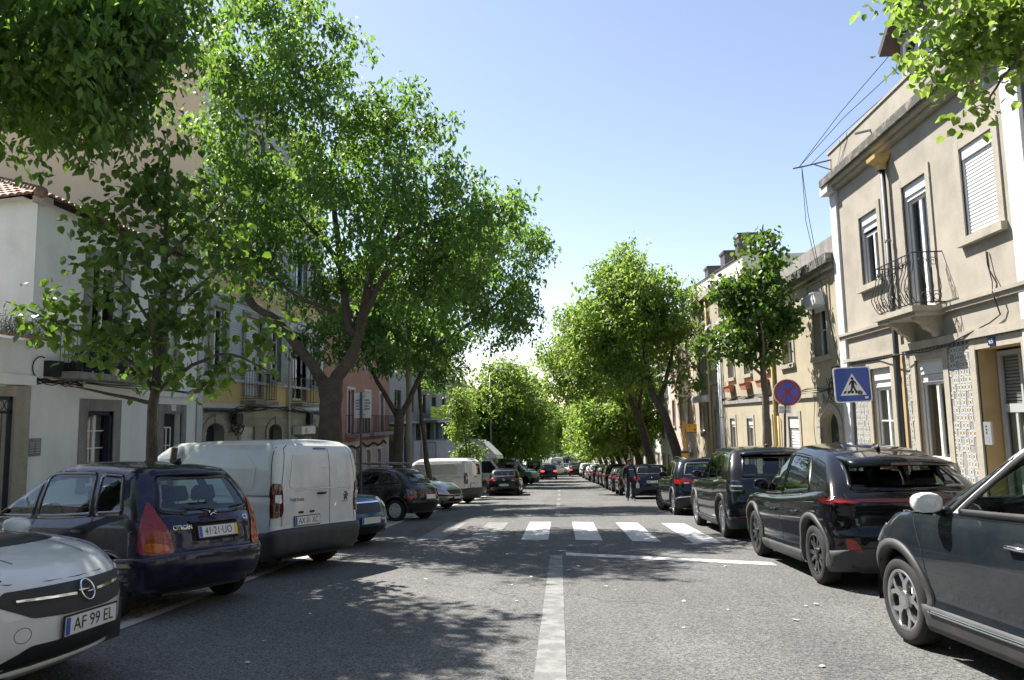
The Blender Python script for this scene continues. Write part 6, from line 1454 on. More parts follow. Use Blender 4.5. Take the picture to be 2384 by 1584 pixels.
def rack(x0, x1, y, load=True):
    def fn(root, sh, P):
        mb = MB()
        for x in (x0, x1):
            h = sh.top_hit(x, 0, 0).z; mb.tube([(x, -y, h - .03), (x, -y + .03, h + .09), (x, y - .03, h + .09), (x, y, h - .03)], .016, 6)
        P('roof_rack', mb, 'zinc')
        ld = MB(); h = sh.top_hit(x0, 0, 0).z + .11
        for k in range(4): ld.tube([(x0 - .25, -y * .8 + k * y * .5, h), (x1 + .3, -y * .8 + k * y * .5, h)], .02, 6)
        P('rack_bar', ld, 'zinc')
    return fn

paint_mat('paint_navy', (.007, .008, .030), .3, rough=.35, dust=.14)
paint_mat('paint_white', (.66, .68, .67), 0, rough=.3, dust=.18)
paint_mat('paint_silver_white', (.66, .68, .65), .0, rough=.3, dust=.2)
paint_mat('paint_black', (.003, .003, .004), 0, rough=.25, dust=.015)
paint_mat('paint_anthracite', (.010, .0105, .012), .4, rough=.3, dust=.05)
paint_mat('paint_slate', (.018, .025, .033), .5, rough=.3, dust=.07)
paint_mat('paint_night', (.006, .009, .018), .3, rough=.28, dust=.05)
paint_mat('paint_blue', (.015, .085, .19), .4, rough=.3, dust=.1)
paint_mat('paint_silver', (.42, .42, .41), .7, rough=.3, dust=.12)
paint_mat('paint_gloss_white', (.78, .78, .77), 0, rough=.25, dust=.05)
paint_mat('paint_grey_van', (.36, .38, .38), .2, rough=.35, dust=.2)
paint_mat('paint_black_dull', (.005, .005, .006), 0, rough=.35, dust=.2)

C3 = gen(3.85, 1.67, 1.51, seal_mat='paint_black', belt=.945, beltr=.985, hood=.78, nose=.66, cowl=.75, rake=1.08, gr=(.17, .50), ax=(.66, 3.12), Rr=.285, rim=('HUB', .19, .18),
         wins=[(1.98, 2.92, 2.0, 2.16), (1.04, 1.90, 1.16, 1.92), (.56, .96, .74, 1.06)], rear_glass=(.60, .47, 1.03, 1.375, .035), wind=(.60, .50, 1.0, 1.40), rear_glass_m='car_glass',
         sec=[(0, .90), (.12, .95), (.30, .985), (.42, 1), (.55, .995), (.70, .99), (.80, .985), (.92, .96), (1, .925)],
         rear=[(0, .15), (.10, .04), (.28, 0), (.47, .0), (.50, .035), (.62, .05), (.8, .08), (1, .15)],
         gaps=[[(1.93, .96), (1.95, .6), (1.92, .30)], [(1.0, 1.02), (.93, .8), (.98, .66), (1.06, .52)], [(2.98, .95), (2.86, .6), (2.84, .3)], [(.34, .585), (.75, .575)]],
         rear_gaps=[[(-.60, 1.04), (-.545, .80), (-.52, .62)], [(.60, 1.04), (.545, .80), (.52, .62)], [(-.62, .60), (0, .605), (.62, .60)]],
         handles=[(1.12, .84), (2.1, .82)], mirror=(2.75, 1.02), antenna=(.72, 'fin'), wiper=(-.02, 1.0, .34, 1.05), handle_mat='plastic_black',
         bands=[('rear_bumper', .05, .49, 0, .62, .016, 'paint_navy', 8), ('front_bumper', .03, .42, 3.3, 3.86, .012, 'paint_navy', 5), ('sill', .0, .1, 1.05, 2.75, .012, 'plastic_black', 3)],
         pieces=[('tail_lamp', 'near', [(.34, .655, 1.14), (.24, .635, 1.07), (.16, .61, .99), (.09, .58, .89), (.05, .55, .77), (.035, .53, .635), (.13, .72, .62), (.26, .80, .635), (.275, .80, .78), (.30, .755, .92), (.325, .70, 1.05)], 'lamp_red', .012),
                 ('indicator', 'near', [(.06, .57, .66), (.05, .60, .72), (.14, .72, .74), (.2, .77, .73), (.2, .77, .66), (.12, .7, .65)], 'lamp_orange', .018),
                 ('plate_recess', 'rear', [(-.31, .715), (.31, .715), (.31, .895), (-.31, .895)], 'panel_gap', .004), ('plate_hood', 'rear', [(-.33, .89), (.33, .89), (.32, .925), (-.32, .925)], 'paint_navy', .035),
                 ('headlamp', 'near', [(3.35, .74, .78), (3.7, .66, .74), (3.78, .55, .66), (3.7, .72, .62), (3.4, .8, .68)], 'lamp_clear', .01)],
         extra=[plate('rear', -.02, .80, '41·21·UO', yellow=True, w=.52), letters('CITROËN', 'rear', .40, .86, .062, .20), letters('C3', 'rear', -.47, .91, .07, .075),
                tubes_on('chevron_emblem', 'rear', [[(.045, .955), (0, .985), (-.045, .955)], [(.045, .985), (0, 1.015), (-.045, .985)]], .008, 'chrome', .012)], spoiler=(.50, .50, 1.415, .40, .56, .03))

VAN = gen(4.40, 1.85, 1.80, belt=1.12, beltr=1.13, hood=.95, nose=.80, cowl=.90, rake=.95, ax=(.73, 3.51), Rr=.315, rim=('STEEL', .2, .2),
          top=[(0, 1.13), (2.4, 1.12), (3.3, 1.08), (3.6, 1.04), (4.0, .98), (4.25, .90), (4.4, .80)], rear=[(0, .11), (.12, .03), (.36, .02), (.42, .05), (1, .055)], cr=.15, er=3.6, gcr=.15, ger=3.6,
          gr=[(0, .055), (.5, .075), (.8, .11), (.93, .17), (1, .26)], gf=[(0, 3.50), (.35, 3.2), (.65, 2.92), (.88, 2.68), (1, 2.52)], gw=[(0, .91), (.3, .90), (.6, .88), (.85, .835), (.95, .785), (1, .71)],
          roof=[(0, 1.78), (.3, 1.82), (1.5, 1.835), (2.5, 1.81), (3.5, 1.62)], roof_crown=.03, side=[(0, .97), (.5, .995), (1.2, 1), (3.3, 1), (3.9, .98), (4.4, .92)],
          wins=[(2.66, 3.33, 2.66, 2.82, .17, .04)], wind=(.70, .58, 1.12, 1.64),
          gaps=[[(2.56, 1.66), (2.58, 1.1), (2.55, .35)], [(3.52, 1.06), (3.44, .6), (3.42, .35)], [(2.45, 1.04), (1.4, 1.04)], [(.16, .66), (.16, 1.2), (.2, 1.72)]],
          rear_gaps=[[(-.17, .5), (-.17, 1.76)], [(.76, .66), (.77, 1.25), (.70, 1.70), (.62, 1.75)], [(-.76, .66), (-.77, 1.25), (-.70, 1.70), (-.62, 1.75)]],
          handles=[(2.72, .98)], handle_mat='plastic_black', mirror=(3.30, 1.10), mirror_mat='plastic_black', mirror_s=1.25, antenna=(2.62, 'rod'),
          bands=[('rear_bumper', .02, .40, 0, .42, .035, 'plastic_grey', 7), ('sill', .0, .13, 1.15, 3.1, .014, 'plastic_grey', 3), ('front_bumper', .02, .45, 3.9, 4.41, .02, 'plastic_grey', 5)],
          pieces=[('side_panel', 'side', [(.48, 1.17), (2.42, 1.17), (2.42, 1.60), (.62, 1.60), (.46, 1.46)], 'paint_silver_white', .011),
                  ('door_panel', 'rear', [(-.13, 1.16), (.66, 1.16), (.58, 1.62), (-.13, 1.62)], 'paint_silver_white', .010, .08), ('door_ledge', 'rear', [(-.70, 1.155), (.70, 1.155), (.70, 1.135), (-.70, 1.135)], 'paint_silver_white', .012),
                  ('tail_lamp', 'near', [(.04, .74, .80), (.05, .78, 1.22), (.12, .9, 1.24), (.17, .92, 1.2), (.17, .93, .80), (.10, .9, .77)], 'lamp_red_dark', .012),
                  ('reverse_lamp', 'near', [(.04, .78, .96), (.05, .80, 1.08), (.09, .885, 1.06), (.09, .885, .98)], 'lamp_clear', .018),
                  ('brake_lamp', 'rear', [(-.13, 1.695), (.13, 1.695), (.13, 1.72), (-.13, 1.72)], 'lamp_red_dark', .012, .01), ('plate_lamp', 'rear', [(.16, .815), (.25, .815), (.25, .845), (.16, .845)], 'plastic_black', .012, .008), ('plate_lamp', 'rear', [(.38, .815), (.47, .815), (.47, .845), (.38, .845)], 'plastic_black', .012, .008),
                  ('headlamp', 'near', [(3.9, .8, .98), (4.2, .7, .92), (4.3, .6, .8), (4.15, .82, .76), (3.9, .9, .82)], 'lamp_clear', .01), ('fuel_flap', 'side', [(.72, .86), (1.0, .86), (1.0, 1.08), (.72, 1.08)], 'paint_silver_white', .006)],
          seats=True, seat_x=(2.55,), extra=[plate('rear', .30, .715, 'AX 01 XC', w=.50), letters('PARTNER', 'rear', .50, 1.0, .062, .26, 'ink'), letters('PEUGEOT', 'rear', -.52, .935, .028, .13, 'ink'), handle_bar('rear', .02, 1.07)])
# heraldic rampant beast emblem as short strokes
VAN['extra'].append(tubes_on('emblem', 'rear', [[(-.50, 1.065), (-.535, 1.075), (-.55, 1.05), (-.53, 1.03), (-.515, 1.0), (-.545, .985), (-.56, .96)], [(-.53, 1.03), (-.50, 1.02), (-.485, 1.03)], [(-.515, 1.0), (-.50, .985), (-.505, .96)], [(-.55, 1.0), (-.575, 1.02), (-.57, 1.045)]], .008, 'ink', .008))

CORSA = gen(4.06, 1.765, 1.43, belt=.93, beltr=.98, hood=.80, nose=.72, cowl=1.05, rake=.95, gr=(.2, .55), ax=(.68, 3.22), Rr=.31, rim=('T10', .21, .195), from_nose=True,
            top=[(0, 1.0), (.5, 1.0), (1.8, .97), (2.9, .985), (3.3, .94), (3.7, .87), (3.95, .80), (4.06, .745)], hood_crown=.055, front=[(0, .18), (.12, .04), (.3, .0), (.55, .0), (.8, .04), (.92, .09), (1, .17)], cf=.62, ef=2.15,
            wins=[(1.98, 2.8, 2.0, 2.18), (1.05, 1.9, 1.2, 1.92)], wind=(.64, .52, .98, 1.33), rear_glass=(.58, .48, 1.02, 1.3),
            gaps=[[(1.95, .95), (1.95, .3)], [(2.98, .9), (2.9, .3)]], mirror=(2.72, .98), handles=[(2.1, .8), (1.15, .82)],
            hood_gaps=[[(2.95, .70), (3.3, .68), (3.62, .62), (3.83, .52)], [(2.95, -.70), (3.3, -.68), (3.62, -.62), (3.83, -.52)], [(3.1, .42), (3.5, .38), (3.75, .34)], [(3.1, -.42), (3.5, -.38), (3.75, -.34)]],
            bands=[('front_lip', .0, .075, 3.6, 4.07, .022, 'paint_white', 4), ('sill', .0, .1, 1.1, 2.8, .012, 'plastic_black', 3)],
            pieces=[('grille', 'front', [(-.60, .665), (-.555, .735), (.555, .735), (.60, .665), (.42, .565), (.2, .55), (-.2, .55), (-.42, .565)], 'plastic_black', .006, .03),
                    ('grille_bar', 'front', [(.10, .648), (.50, .668), (.50, .682), (.10, .664)], 'chrome', .018, .006),
                    ('air_intake', 'front', [(-.72, .235), (-.50, .36), (-.42, .405), (.42, .405), (.50, .36), (.72, .235), (.60, .22), (-.60, .22)], 'plastic_black', .006, .03),
                    ('headlamp', 'near', [(3.55, .78, .78), (3.80, .70, .765), (3.96, .60, .735), (3.93, .64, .69), (3.80, .76, .655), (3.6, .83, .68)], 'lamp_smoke', .008),
                    ('headlamp_strip', 'near', [(3.75, .755, .70), (3.93, .645, .705), (3.93, .645, .692), (3.75, .755, .685)], 'lamp_clear', .014)],
            extra=[plate('front', .02, .475, 'AF 99 EL', w=.52), tubes_on('ring_emblem', 'front', [circ(0, .662, .062, 26)], .0065, 'chrome', .022, True),
                   tubes_on('bolt_emblem', 'front', [[(-.085, .668), (.012, .668), (-.012, .652), (.085, .652)]], .0065, 'chrome', .024), tubes_on('hood_gap', 'front', [[(.66, .80), (.5, .775), (.25, .762), (0, .758), (-.25, .762), (-.5, .775), (-.66, .80)]], .0035, 'panel_gap', .0),
                   tubes_on('tow_cover', 'front', [circ(-.47, .475, .045, 18)], .002, 'panel_gap', .0, True)])

CAPTUR = gen(4.12, 1.78, 1.60, belt=1.035, beltr=1.07, hood=.93, nose=.80, cowl=.90, rake=1.28, gr=(.25, .65), ax=(.675, 3.28), Rr=.335, rim=('Y5', .235, .205), from_nose=True, roof_rows=11, seal=.014, seal_in=.03,
             wins=[(1.50, 2.46, 1.54, 1.84, .125, .035), (2.54, 2.88, 1.95, 1.97, .14, .035), (.85, 1.42, .95, 1.46, .125)], wind=(.58, .45, 1.12, 1.49), rear_glass=(.58, .48, 1.12, 1.44),
             gaps=[[(3.0, 1.0), (2.86, .8), (2.82, .5), (2.78, .25)], [(1.56, 1.04), (1.57, .7), (1.54, .45), (1.44, .25)]], handles=[(1.76, .90), (.95, .92)], handle_mat='chrome', mirror=(2.62, 1.10), mirror_s=.98, mirror_glass='paint_gloss_white',
             arch='plastic_grey', arch_w=.07, arch_off=.014, gapR=.07, front=[(0, .10), (.2, .02), (.4, .0), (.6, .02), (.8, .10), (1, .30)], cf=.62, ef=2.1,
             sec=[(0, .94), (.12, .97), (.2, .985), (.26, .955), (.40, .975), (.55, .995), (.70, 1), (.82, .985), (.92, .965), (1, .93)],
             bands=[('sill_cladding', .0, .215, 1.02, 2.95, .016, 'plastic_grey', 5), ('sill_strip', .165, .185, 1.06, 2.86, .026, 'chrome', 2), ('front_cladding', .0, .2, 3.65, 4.13, .012, 'plastic_grey', 4)],
             pieces=[('headlamp', 'near', [(3.45, .80, .90), (3.7, .72, .88), (3.93, .56, .82), (3.88, .66, .74), (3.68, .8, .74), (3.5, .86, .80)], 'lamp_clear', .01), ('grille', 'front', [(-.5, .62), (.5, .62), (.42, .74), (-.42, .74)], 'plastic_black', .006)], extra=[])

BYD = gen(4.31, 1.83, 1.66, seal_mat='paint_black', belt=.97, beltr=1.05, hood=.90, nose=.78, cowl=.98, rake=1.05, gr=[(0, .12), (.5, .34), (.85, .62), (1, .80)], ax=(.80, 3.42), Rr=.345, rim=('V5', .235, .215), rim_mat='alloy_dark',
          top=[(0, 1.06), (.5, 1.07), (1.2, 1.03), (2.4, .965), (3.2, .955), (3.6, .93), (4.05, .87), (4.31, .76)],
          roof=[(.5, 1.44), (.8, 1.485), (1.4, 1.57), (2.1, 1.615), (2.6, 1.58), (3.3, 1.42)], gw=[(0, .85), (.3, .805), (.6, .735), (.86, .645), (1, .56)],
          wins=[(2.03, 3.02, 2.05, 2.36), (.98, 1.95, 1.30, 1.98, .10, .045)], rear_glass=(.63, .51, 1.11, 1.405, .0), rear_glass_m='car_glass_dark', wind=(.66, .54, 1.02, 1.52), rg_r=.05,
          gaps=[[(1.99, .97), (2.0, .6), (1.97, .3)], [(3.06, .95), (2.98, .6), (2.96, .3)], [(1.14, 1.03), (1.05, .85), (1.2, .62)]],
          rear_gaps=[[(-.70, 1.06), (-.66, .72), (-.55, .60), (0, .58), (.55, .60), (.66, .72), (.70, 1.06)]], handles=[(1.32, .80), (2.22, .78)], mirror=(2.98, 1.06), antenna=(.92, 'fin'), wiper=None,
          arch='plastic_grey', arch_w=.065, arch_off=.016, gapR=.065, rear=[(0, .14), (.15, .06), (.3, .0), (.44, .0), (.52, .05), (.7, .06), (.86, .04), (1, .12)],
          sec=[(0, .93), (.12, .965), (.22, .97), (.36, .965), (.52, .985), (.66, 1), (.78, .985), (.86, .98), (.94, .965), (1, .925)],
          bands=[('rear_bumper', .0, .26, 0, .55, .014, 'plastic_grey', 5), ('sill_cladding', .0, .17, 1.2, 3.0, .016, 'plastic_grey', 4), ('front_cladding', .0, .22, 3.85, 4.32, .014, 'plastic_grey', 4), ('belt_trim', .972, .99, 1.15, 3.05, .010, 'chrome', 2)],
          pieces=[('light_bar', 'rear', [(-.62, .965), (.62, .965), (.62, 1.0), (-.62, 1.0)], 'lamp_red_dark', .012, .01),
                  ('tail_lamp', 'near', [(.05, .60, .96), (.05, .60, 1.01), (.20, .80, 1.03), (.55, .88, .975), (.42, .88, .95), (.18, .82, .93)], 'lamp_red_dark', .014),
                  ('lamp_bar', 'near', [(.06, .62, .975), (.06, .62, .99), (.18, .80, .995), (.34, .87, .975), (.18, .81, .965)], 'lamp_red', .020),
                  ('bumper_panel', 'rear', [(-.60, .50), (.60, .50), (.52, .56), (-.52, .56)], 'alloy_dark', .012), ('reflector', 'rear', [(.60, .44), (.74, .46), (.76, .58), (.66, .56)], 'lamp_red', .014)],
          extra=[letters('BYD', 'rear', -.02, .86, .08, .36, 'plate_white', .012), plate('rear', 0, .68, '', w=.52)], spoiler=(.53, .57, 1.405, .20, .84, .05), third_lamp=.17)

LYNK = gen(4.52, 1.86, 1.67, seal_mat='paint_black', belt=1.03, beltr=1.10, hood=.98, nose=.86, cowl=1.05, rake=1.0, gr=(.12, .56), ax=(.90, 3.64), Rr=.355, rim=('M20', .245, .22),
           wins=[(2.22, 3.18, 2.24, 2.56), (1.40, 2.14, 1.46, 2.16), (.86, 1.32, 1.08, 1.40)], rear_glass=(.64, .54, 1.14, 1.50), rear_glass_m='car_glass_dark', wind=(.66, .55, 1.1, 1.54),
           gaps=[[(2.18, 1.04), (2.18, .35)], [(3.25, 1.0), (3.16, .35)], [(1.38, 1.08), (1.22, .8)]], rear_gaps=[[(-.66, 1.1), (-.60, .74), (0, .70), (.60, .74), (.66, 1.1)]], handles=[(1.52, .88), (2.42, .86)], mirror=(3.1, 1.12), antenna=(.85, 'fin'),
           arch='plastic_grey', arch_w=.06, arch_off=.014, gapR=.06, bands=[('rear_bumper', .0, .22, 0, .6, .014, 'plastic_grey', 5), ('sill_cladding', .0, .16, 1.3, 3.2, .016, 'plastic_grey', 4), ('sill_strip', .14, .16, 1.36, 3.15, .026, 'chrome', 2)],
           pieces=[('tail_lamp', 'near', [(.08, .66, 1.09), (.07, .64, .90), (.1, .74, .86), (.26, .88, .88), (.28, .87, 1.07), (.18, .80, 1.10)], 'lamp_smoke', .014), ('lamp_bar', 'near', [(.08, .68, 1.0), (.08, .68, .965), (.22, .855, .965), (.22, .855, 1.0)], 'lamp_clear', .022), ('lamp_bar', 'near', [(.08, .68, .90), (.08, .68, .885), (.22, .86, .885), (.22, .86, .90)], 'lamp_clear', .022),
                   ('reflector', 'rear', [(.52, .40), (.76, .40), (.76, .43), (.52, .43)], 'lamp_red', .02, .01)],
           extra=[plate('rear', 0, .80, '', w=.52)], spoiler=(.56, .58, 1.56, .36, .58, .03), third_lamp=.20)
ARONA = gen(4.14, 1.78, 1.54, belt=.98, beltr=1.03, hood=.90, nose=.78, cowl=.98, rake=.98, gr=(.14, .46), ax=(.74, 3.30), Rr=.33, rim=('T10', .225, .205),
            wins=[(2.0, 2.95, 2.02, 2.34), (1.12, 1.92, 1.22, 1.94), (.68, 1.05, .86, 1.14, .11)], rear_glass=(.60, .50, 1.07, 1.40), wind=(.64, .52, 1.05, 1.43),
            gaps=[[(1.96, 1.0), (1.96, .3)], [(2.98, .96), (2.9, .3)]], handles=[(1.22, .86), (2.15, .85)], mirror=(2.86, 1.06), antenna=(.62, 'rod'), rails=(.75, 2.3, .56),
            arch='plastic_grey', arch_w=.055, arch_off=.012, gapR=.06, bands=[('rear_bumper', .0, .3, 0, .6, .014, 'plastic_black', 5), ('bumper_strip', .30, .335, 0, .5, .018, 'chrome', 2), ('sill_cladding', .0, .14, 1.15, 2.9, .014, 'plastic_grey', 4)],
            pieces=[('tail_lamp', 'near', [(.07, .38, .98), (.06, .40, .86), (.14, .74, .84), (.34, .84, .87), (.36, .83, 1.0), (.2, .76, 1.02)], 'lamp_red', .014), ('reverse_lamp', 'near', [(.07, .50, .90), (.07, .50, .865), (.10, .64, .86), (.1, .64, .90)], 'lamp_clear', .02)], extra=[plate('rear', 0, .70, '', w=.52)])
def simple(L, W, H, **kw):
    d = gen(L, W, H, **kw); c = L - kw.get('cowl', 1.05); rk = kw.get('rake', .95); m = L * .47; g1 = d['gr'][-1][1]; b = d['top'][2][1]
    d.setdefault('wins', [(m + .04, c - .12, m + .06, c - rk + .10), (g1 + .52, m - .04, g1 + .58, m - .03), (g1 + .10, g1 + .46, g1 + .26, g1 + .5, .11)])
    d.setdefault('rear_glass', (W / 2 - .28, W / 2 - .37, b + .10, H - .12)); d.setdefault('wind', (W / 2 - .24, W / 2 - .34, b + .06, H - .12))
    d.setdefault('gaps', [[(m, b), (m, .3)], [(c - .05, b - .02), (c - .1, .3)]]); d.setdefault('handles', [(m + .18, b - .12), (g1 + .62, b - .11)]); d.setdefault('mirror', (c - .2, b + .08))
    z = b - .12
    d.setdefault('pieces', [('tail_lamp', 'near', [(.07, W / 2 - .40, z + .10), (.06, W / 2 - .40, z - .04), (.12, W / 2 - .14, z - .06), (.30, W / 2 - .04, z - .03), (.32, W / 2 - .05, z + .10)], 'lamp_red', .012),
                            ('headlamp', 'near', [(L - .55, W / 2 - .08, z - .02), (L - .3, W / 2 - .18, z - .04), (L - .12, W / 2 - .36, z - .10), (L - .18, W / 2 - .2, z - .17), (L - .45, W / 2 - .06, z - .12)], 'lamp_clear', .01),
                            ('grille', 'front', [(-.42, .52), (.42, .52), (.48, .66), (-.48, .66)], 'plastic_black', .006), ('air_intake', 'front', [(-.5, .28), (.5, .28), (.42, .40), (-.42, .40)], 'plastic_black', .006)])
    d.setdefault('bands', [('sill', .0, .1, d['axles'][0] + .5, d['axles'][1] - .5, .012, 'plastic_black', 3)])
    return d
# ---- cars on the street
GL, GR, GT = 'cars parked across the left side', 'cars parked along the right kerb', 'cars driving down the street'
build_car('parked_car', 'dark navy rounded hatchback, rear to the road, red tail lamps, plate 41·21·UO', 'car', C3, (-3.62, 7.68, R(158.5)), 'paint_navy', GL)
build_car('parked_van', 'pale grey-white panel van with twin rear doors and plate AX01XC', 'van', VAN, (-3.40, 10.45, R(157.5)), 'paint_silver_white')
build_car('parked_car', 'white hatchback in the bottom left corner, nose out, black grille, plate AF99EL', 'car', CORSA, (-3.18, 4.84, R(-1)), 'paint_white', GL)
build_car('parked_car', 'slate blue-grey crossover with white roof and white door mirror, bottom right corner', 'car', CAPTUR, (3.50, 7.06, R(93)), 'paint_slate', GR, roof_paint='paint_gloss_white')
build_car('parked_car', 'glossy black crossover with big roof spoiler and full-width tail light bar', 'car', BYD, (3.86, 8.25, R(90.3)), 'paint_black', GR)
build_car('parked_car', 'anthracite crossover with many-spoked wheels, just ahead of the glossy black one', 'car', LYNK, (3.93, 13.45, R(90)), 'paint_anthracite', GR)
build_car('parked_car', 'dark blue-grey crossover with orange-red tail lamps and front wheel turned out', 'car', ARONA, (3.92, 19.95, R(90)), 'paint_night', GR, lod=1, steer=24)
# left row, further on
B208 = simple(3.97, 1.74, 1.46, belt=.93, hood=.84, nose=.74, cowl=1.0, ax=(.66, 3.2), Rr=.31, rim=('T10', .21, .19), from_nose=True,
    pieces=[('grille', 'front', [(-.36, .60), (.36, .60), (.44, .76), (-.44, .76)], 'plastic_black', .006), ('grille_surround', 'front', [(-.44, .765), (.44, .765), (.44, .79), (-.44, .79)], 'chrome', .014, .008), ('air_intake', 'front', [(-.55, .24), (.55, .24), (.45, .36), (-.45, .36)], 'plastic_black', .006), ('fog_lamp', 'front', [(.56, .26), (.72, .26), (.70, .44), (.56, .40)], 'chrome', .012),
            ('headlamp', 'near', [(3.4, .78, .84), (3.7, .66, .82), (3.86, .50, .74), (3.78, .68, .68), (3.5, .82, .72)], 'lamp_clear', .01)], extra=[plate('front', 0, .47, '', w=.52)])
build_car('parked_car', 'bright blue hatchback nose peeping out behind the pale van', 'car', B208, (-3.45, 13.3, R(-24)), 'paint_blue', GL, lod=1)
HT = simple(3.75, 1.62, 1.38, belt=.90, hood=.82, nose=.70, cowl=1.0, rake=.85, gr=(.22, .62), ax=(.62, 3.0), Rr=.28, rim=('HUB', .185, .175), extra=[rack(1.2, 1.9, .58), plate('rear', 0, .62, '', w=.5)],
    pieces=[('tail_lamp', 'near', [(.10, .55, .86), (.08, .55, .66), (.18, .72, .64), (.34, .79, .66), (.36, .78, .78), (.22, .70, .86)], 'lamp_smoke', .012), ('tail_lamp', 'near', [(.09, .56, .66), (.09, .56, .60), (.18, .74, .585), (.34, .8, .60), (.34, .8, .66)], 'lamp_red', .014), ('headlamp', 'near', [(3.2, .72, .74), (3.5, .62, .72), (3.62, .46, .62), (3.3, .76, .6)], 'lamp_clear', .01)])
build_car('parked_car', 'old black hatchback with roof rack and pale spoked wheel trims', 'car', HT, (-3.5, 19.7, R(160)), 'paint_black_dull', GL, lod=1)
SV = simple(4.26, 1.77, 1.46, belt=.95, hood=.84, nose=.70, cowl=1.05, rake=1.1, ax=(.8, 3.4), Rr=.31, rim=('T10', .21, .19), from_nose=True, front=[(0, .12), (.25, .02), (.5, .02), (.75, .10), (1, .34)],
    bands=[('bumper_strip', .40, .50, 3.55, 4.27, .02, 'plastic_black', 3)], extra=[plate('front', 0, .42, '', w=.5)])
build_car('parked_car', 'silver hatchback nose out, black bumper strip, beside the old black hatchback', 'car', SV, (-3.55, 25.3, R(-20)), 'paint_silver', GL, lod=1)
V2 = dict(VAN); V2['extra'] = [plate('rear', .3, .72, '', w=.5), handle_bar('rear', .02, 1.07)]; V2['rear_glass'] = (.60, .52, 1.2, 1.58)
v2, _, _ = build_car('parked_van', 'second white panel van further along, rear to the road, behind a slender trunk', 'van', V2, (-3.5, 30.6, R(164)), 'paint_gloss_white', lod=1)
GO = simple(4.2, 1.78, 1.48, belt=.95, hood=.86, nose=.74, ax=(.78, 3.35), Rr=.315, rim=('T10', .21, .2), wiper=(-.02, 1.03, .30, 1.06), rear_glass=(.66, .54, 1.06, 1.37, .0),
    pieces=[('tail_lamp', 'near', [(.05, .40, .96), (.05, .40, .83), (.10, .70, .81), (.32, .86, .84), (.33, .85, .98), (.15, .74, .99)], 'lamp_red', .012), ('reverse_lamp', 'near', [(.05, .46, .87), (.05, .46, .84), (.08, .60, .83), (.08, .60, .87)], 'lamp_clear', .018), ('headlamp', 'near', [(3.6, .8, .8), (3.95, .66, .78), (4.08, .5, .7), (3.7, .82, .68)], 'lamp_clear', .01), ('reflector', 'rear', [(.50, .36), (.70, .36), (.70, .40), (.50, .40)], 'lamp_red', .012, .01)],
    extra=[plate('rear', 0, .60, '20·MG·02', w=.52), tubes_on('round_emblem', 'rear', [circ(0, .885, .055, 20)], .006, 'chrome', .014, True), tubes_on('emblem_strokes', 'rear', [[(.038, .915), (0, .875), (-.038, .915)], [(.048, .88), (.022, .845), (0, .875), (-.022, .845), (-.048, .88)]], .005, 'chrome', .014)])
go, _, _ = build_car('driving_car', 'black hatchback driving away in the left lane, plate 20·MG·02', 'car', GO, (-3.15, 40.6, R(90)), 'paint_black', GT, lod=1)
GW = simple(4.05, 1.74, 1.46, belt=.94, hood=.86, nose=.74, ax=(.7, 3.25), Rr=.305, rim=('HUB', .2, .19))
def raised_tailgate(root, sh, P):
    mb = MB(); c = [(.55, .52, 1.40), (.55, -.52, 1.40), (-.05, .56, 1.86), (-.05, -.56, 1.86), (-.12, .56, 1.80), (-.12, -.56, 1.80), (.50, .52, 1.36), (.50, -.52, 1.36)]
    mb.add(c, [(0, 1, 3, 2), (2, 3, 5, 4), (4, 5, 7, 6), (0, 2, 4, 6), (1, 3, 5, 7)]); tg = P('tailgate', mb, 'paint_black', smooth=False); P('tailgate_lamp', MB().box(-.16, -.08, .30, .54, 1.76, 1.85), 'lamp_red', tg, False)
    for y in (.5, -.5): P('gas_strut', MB().tube([(.30, y, 1.02), (.12, y, 1.68)], .012, 6), 'chrome', tg)
GW['extra'] = [raised_tailgate]
build_car('parked_car', 'white car with its tailgate raised, just beyond the black hatchback in the lane', 'car', GW, (-3.1, 47.0, R(128)), 'paint_gloss_white', GL, lod=1)
# small copies for the distance
FH, _, _ = build_car('parked_car', 'dark hatchback parked between the second white van and the box truck', 'car', simple(4.1, 1.76, 1.47, Rr=.31, rim=('T10', .2, .19)), (-4.0, 38.6, R(160)), 'paint_black_dull', GL, lod=2)
FS, _, _ = build_car('parked_car', 'dark blue hatchback partly hidden by the standing man, right kerb', 'car', simple(4.3, 1.82, 1.50, belt=.98, Rr=.33, rim=('T10', .22, .2), extra=[plate('rear', 0, .74, 'BC·26', w=.5), tubes_on('emblem', 'rear', [[(.03, .93), (0, .96), (-.02, .93), (-.03, .90)], [(0, .93), (.02, .9)]], .008, 'chrome', .01)]), (3.95, 32.4, R(90)), 'paint_night', GR, lod=1)
FU, _, _ = build_car('parked_car', 'dark crossover with silver roof rails further along the right kerb', 'car', simple(4.4, 1.84, 1.64, belt=1.03, hood=.98, nose=.86, Rr=.345, rim=('T10', .23, .21), rails=(.8, 2.5, .6), rail_mat='alloy', arch='plastic_grey', bands=[('rear_bumper', .0, .3, 0, .6, .014, 'plastic_grey', 4)]), (3.95, 56.0, R(90)), 'paint_anthracite', GR, lod=2)
k = 'paint_black_dull'; ka = 'paint_anthracite'
clone_car(FH, 'small white hatchback tucked behind the second white van', (-3.9, 34.6, R(162)), k, 'paint_gloss_white', GL)
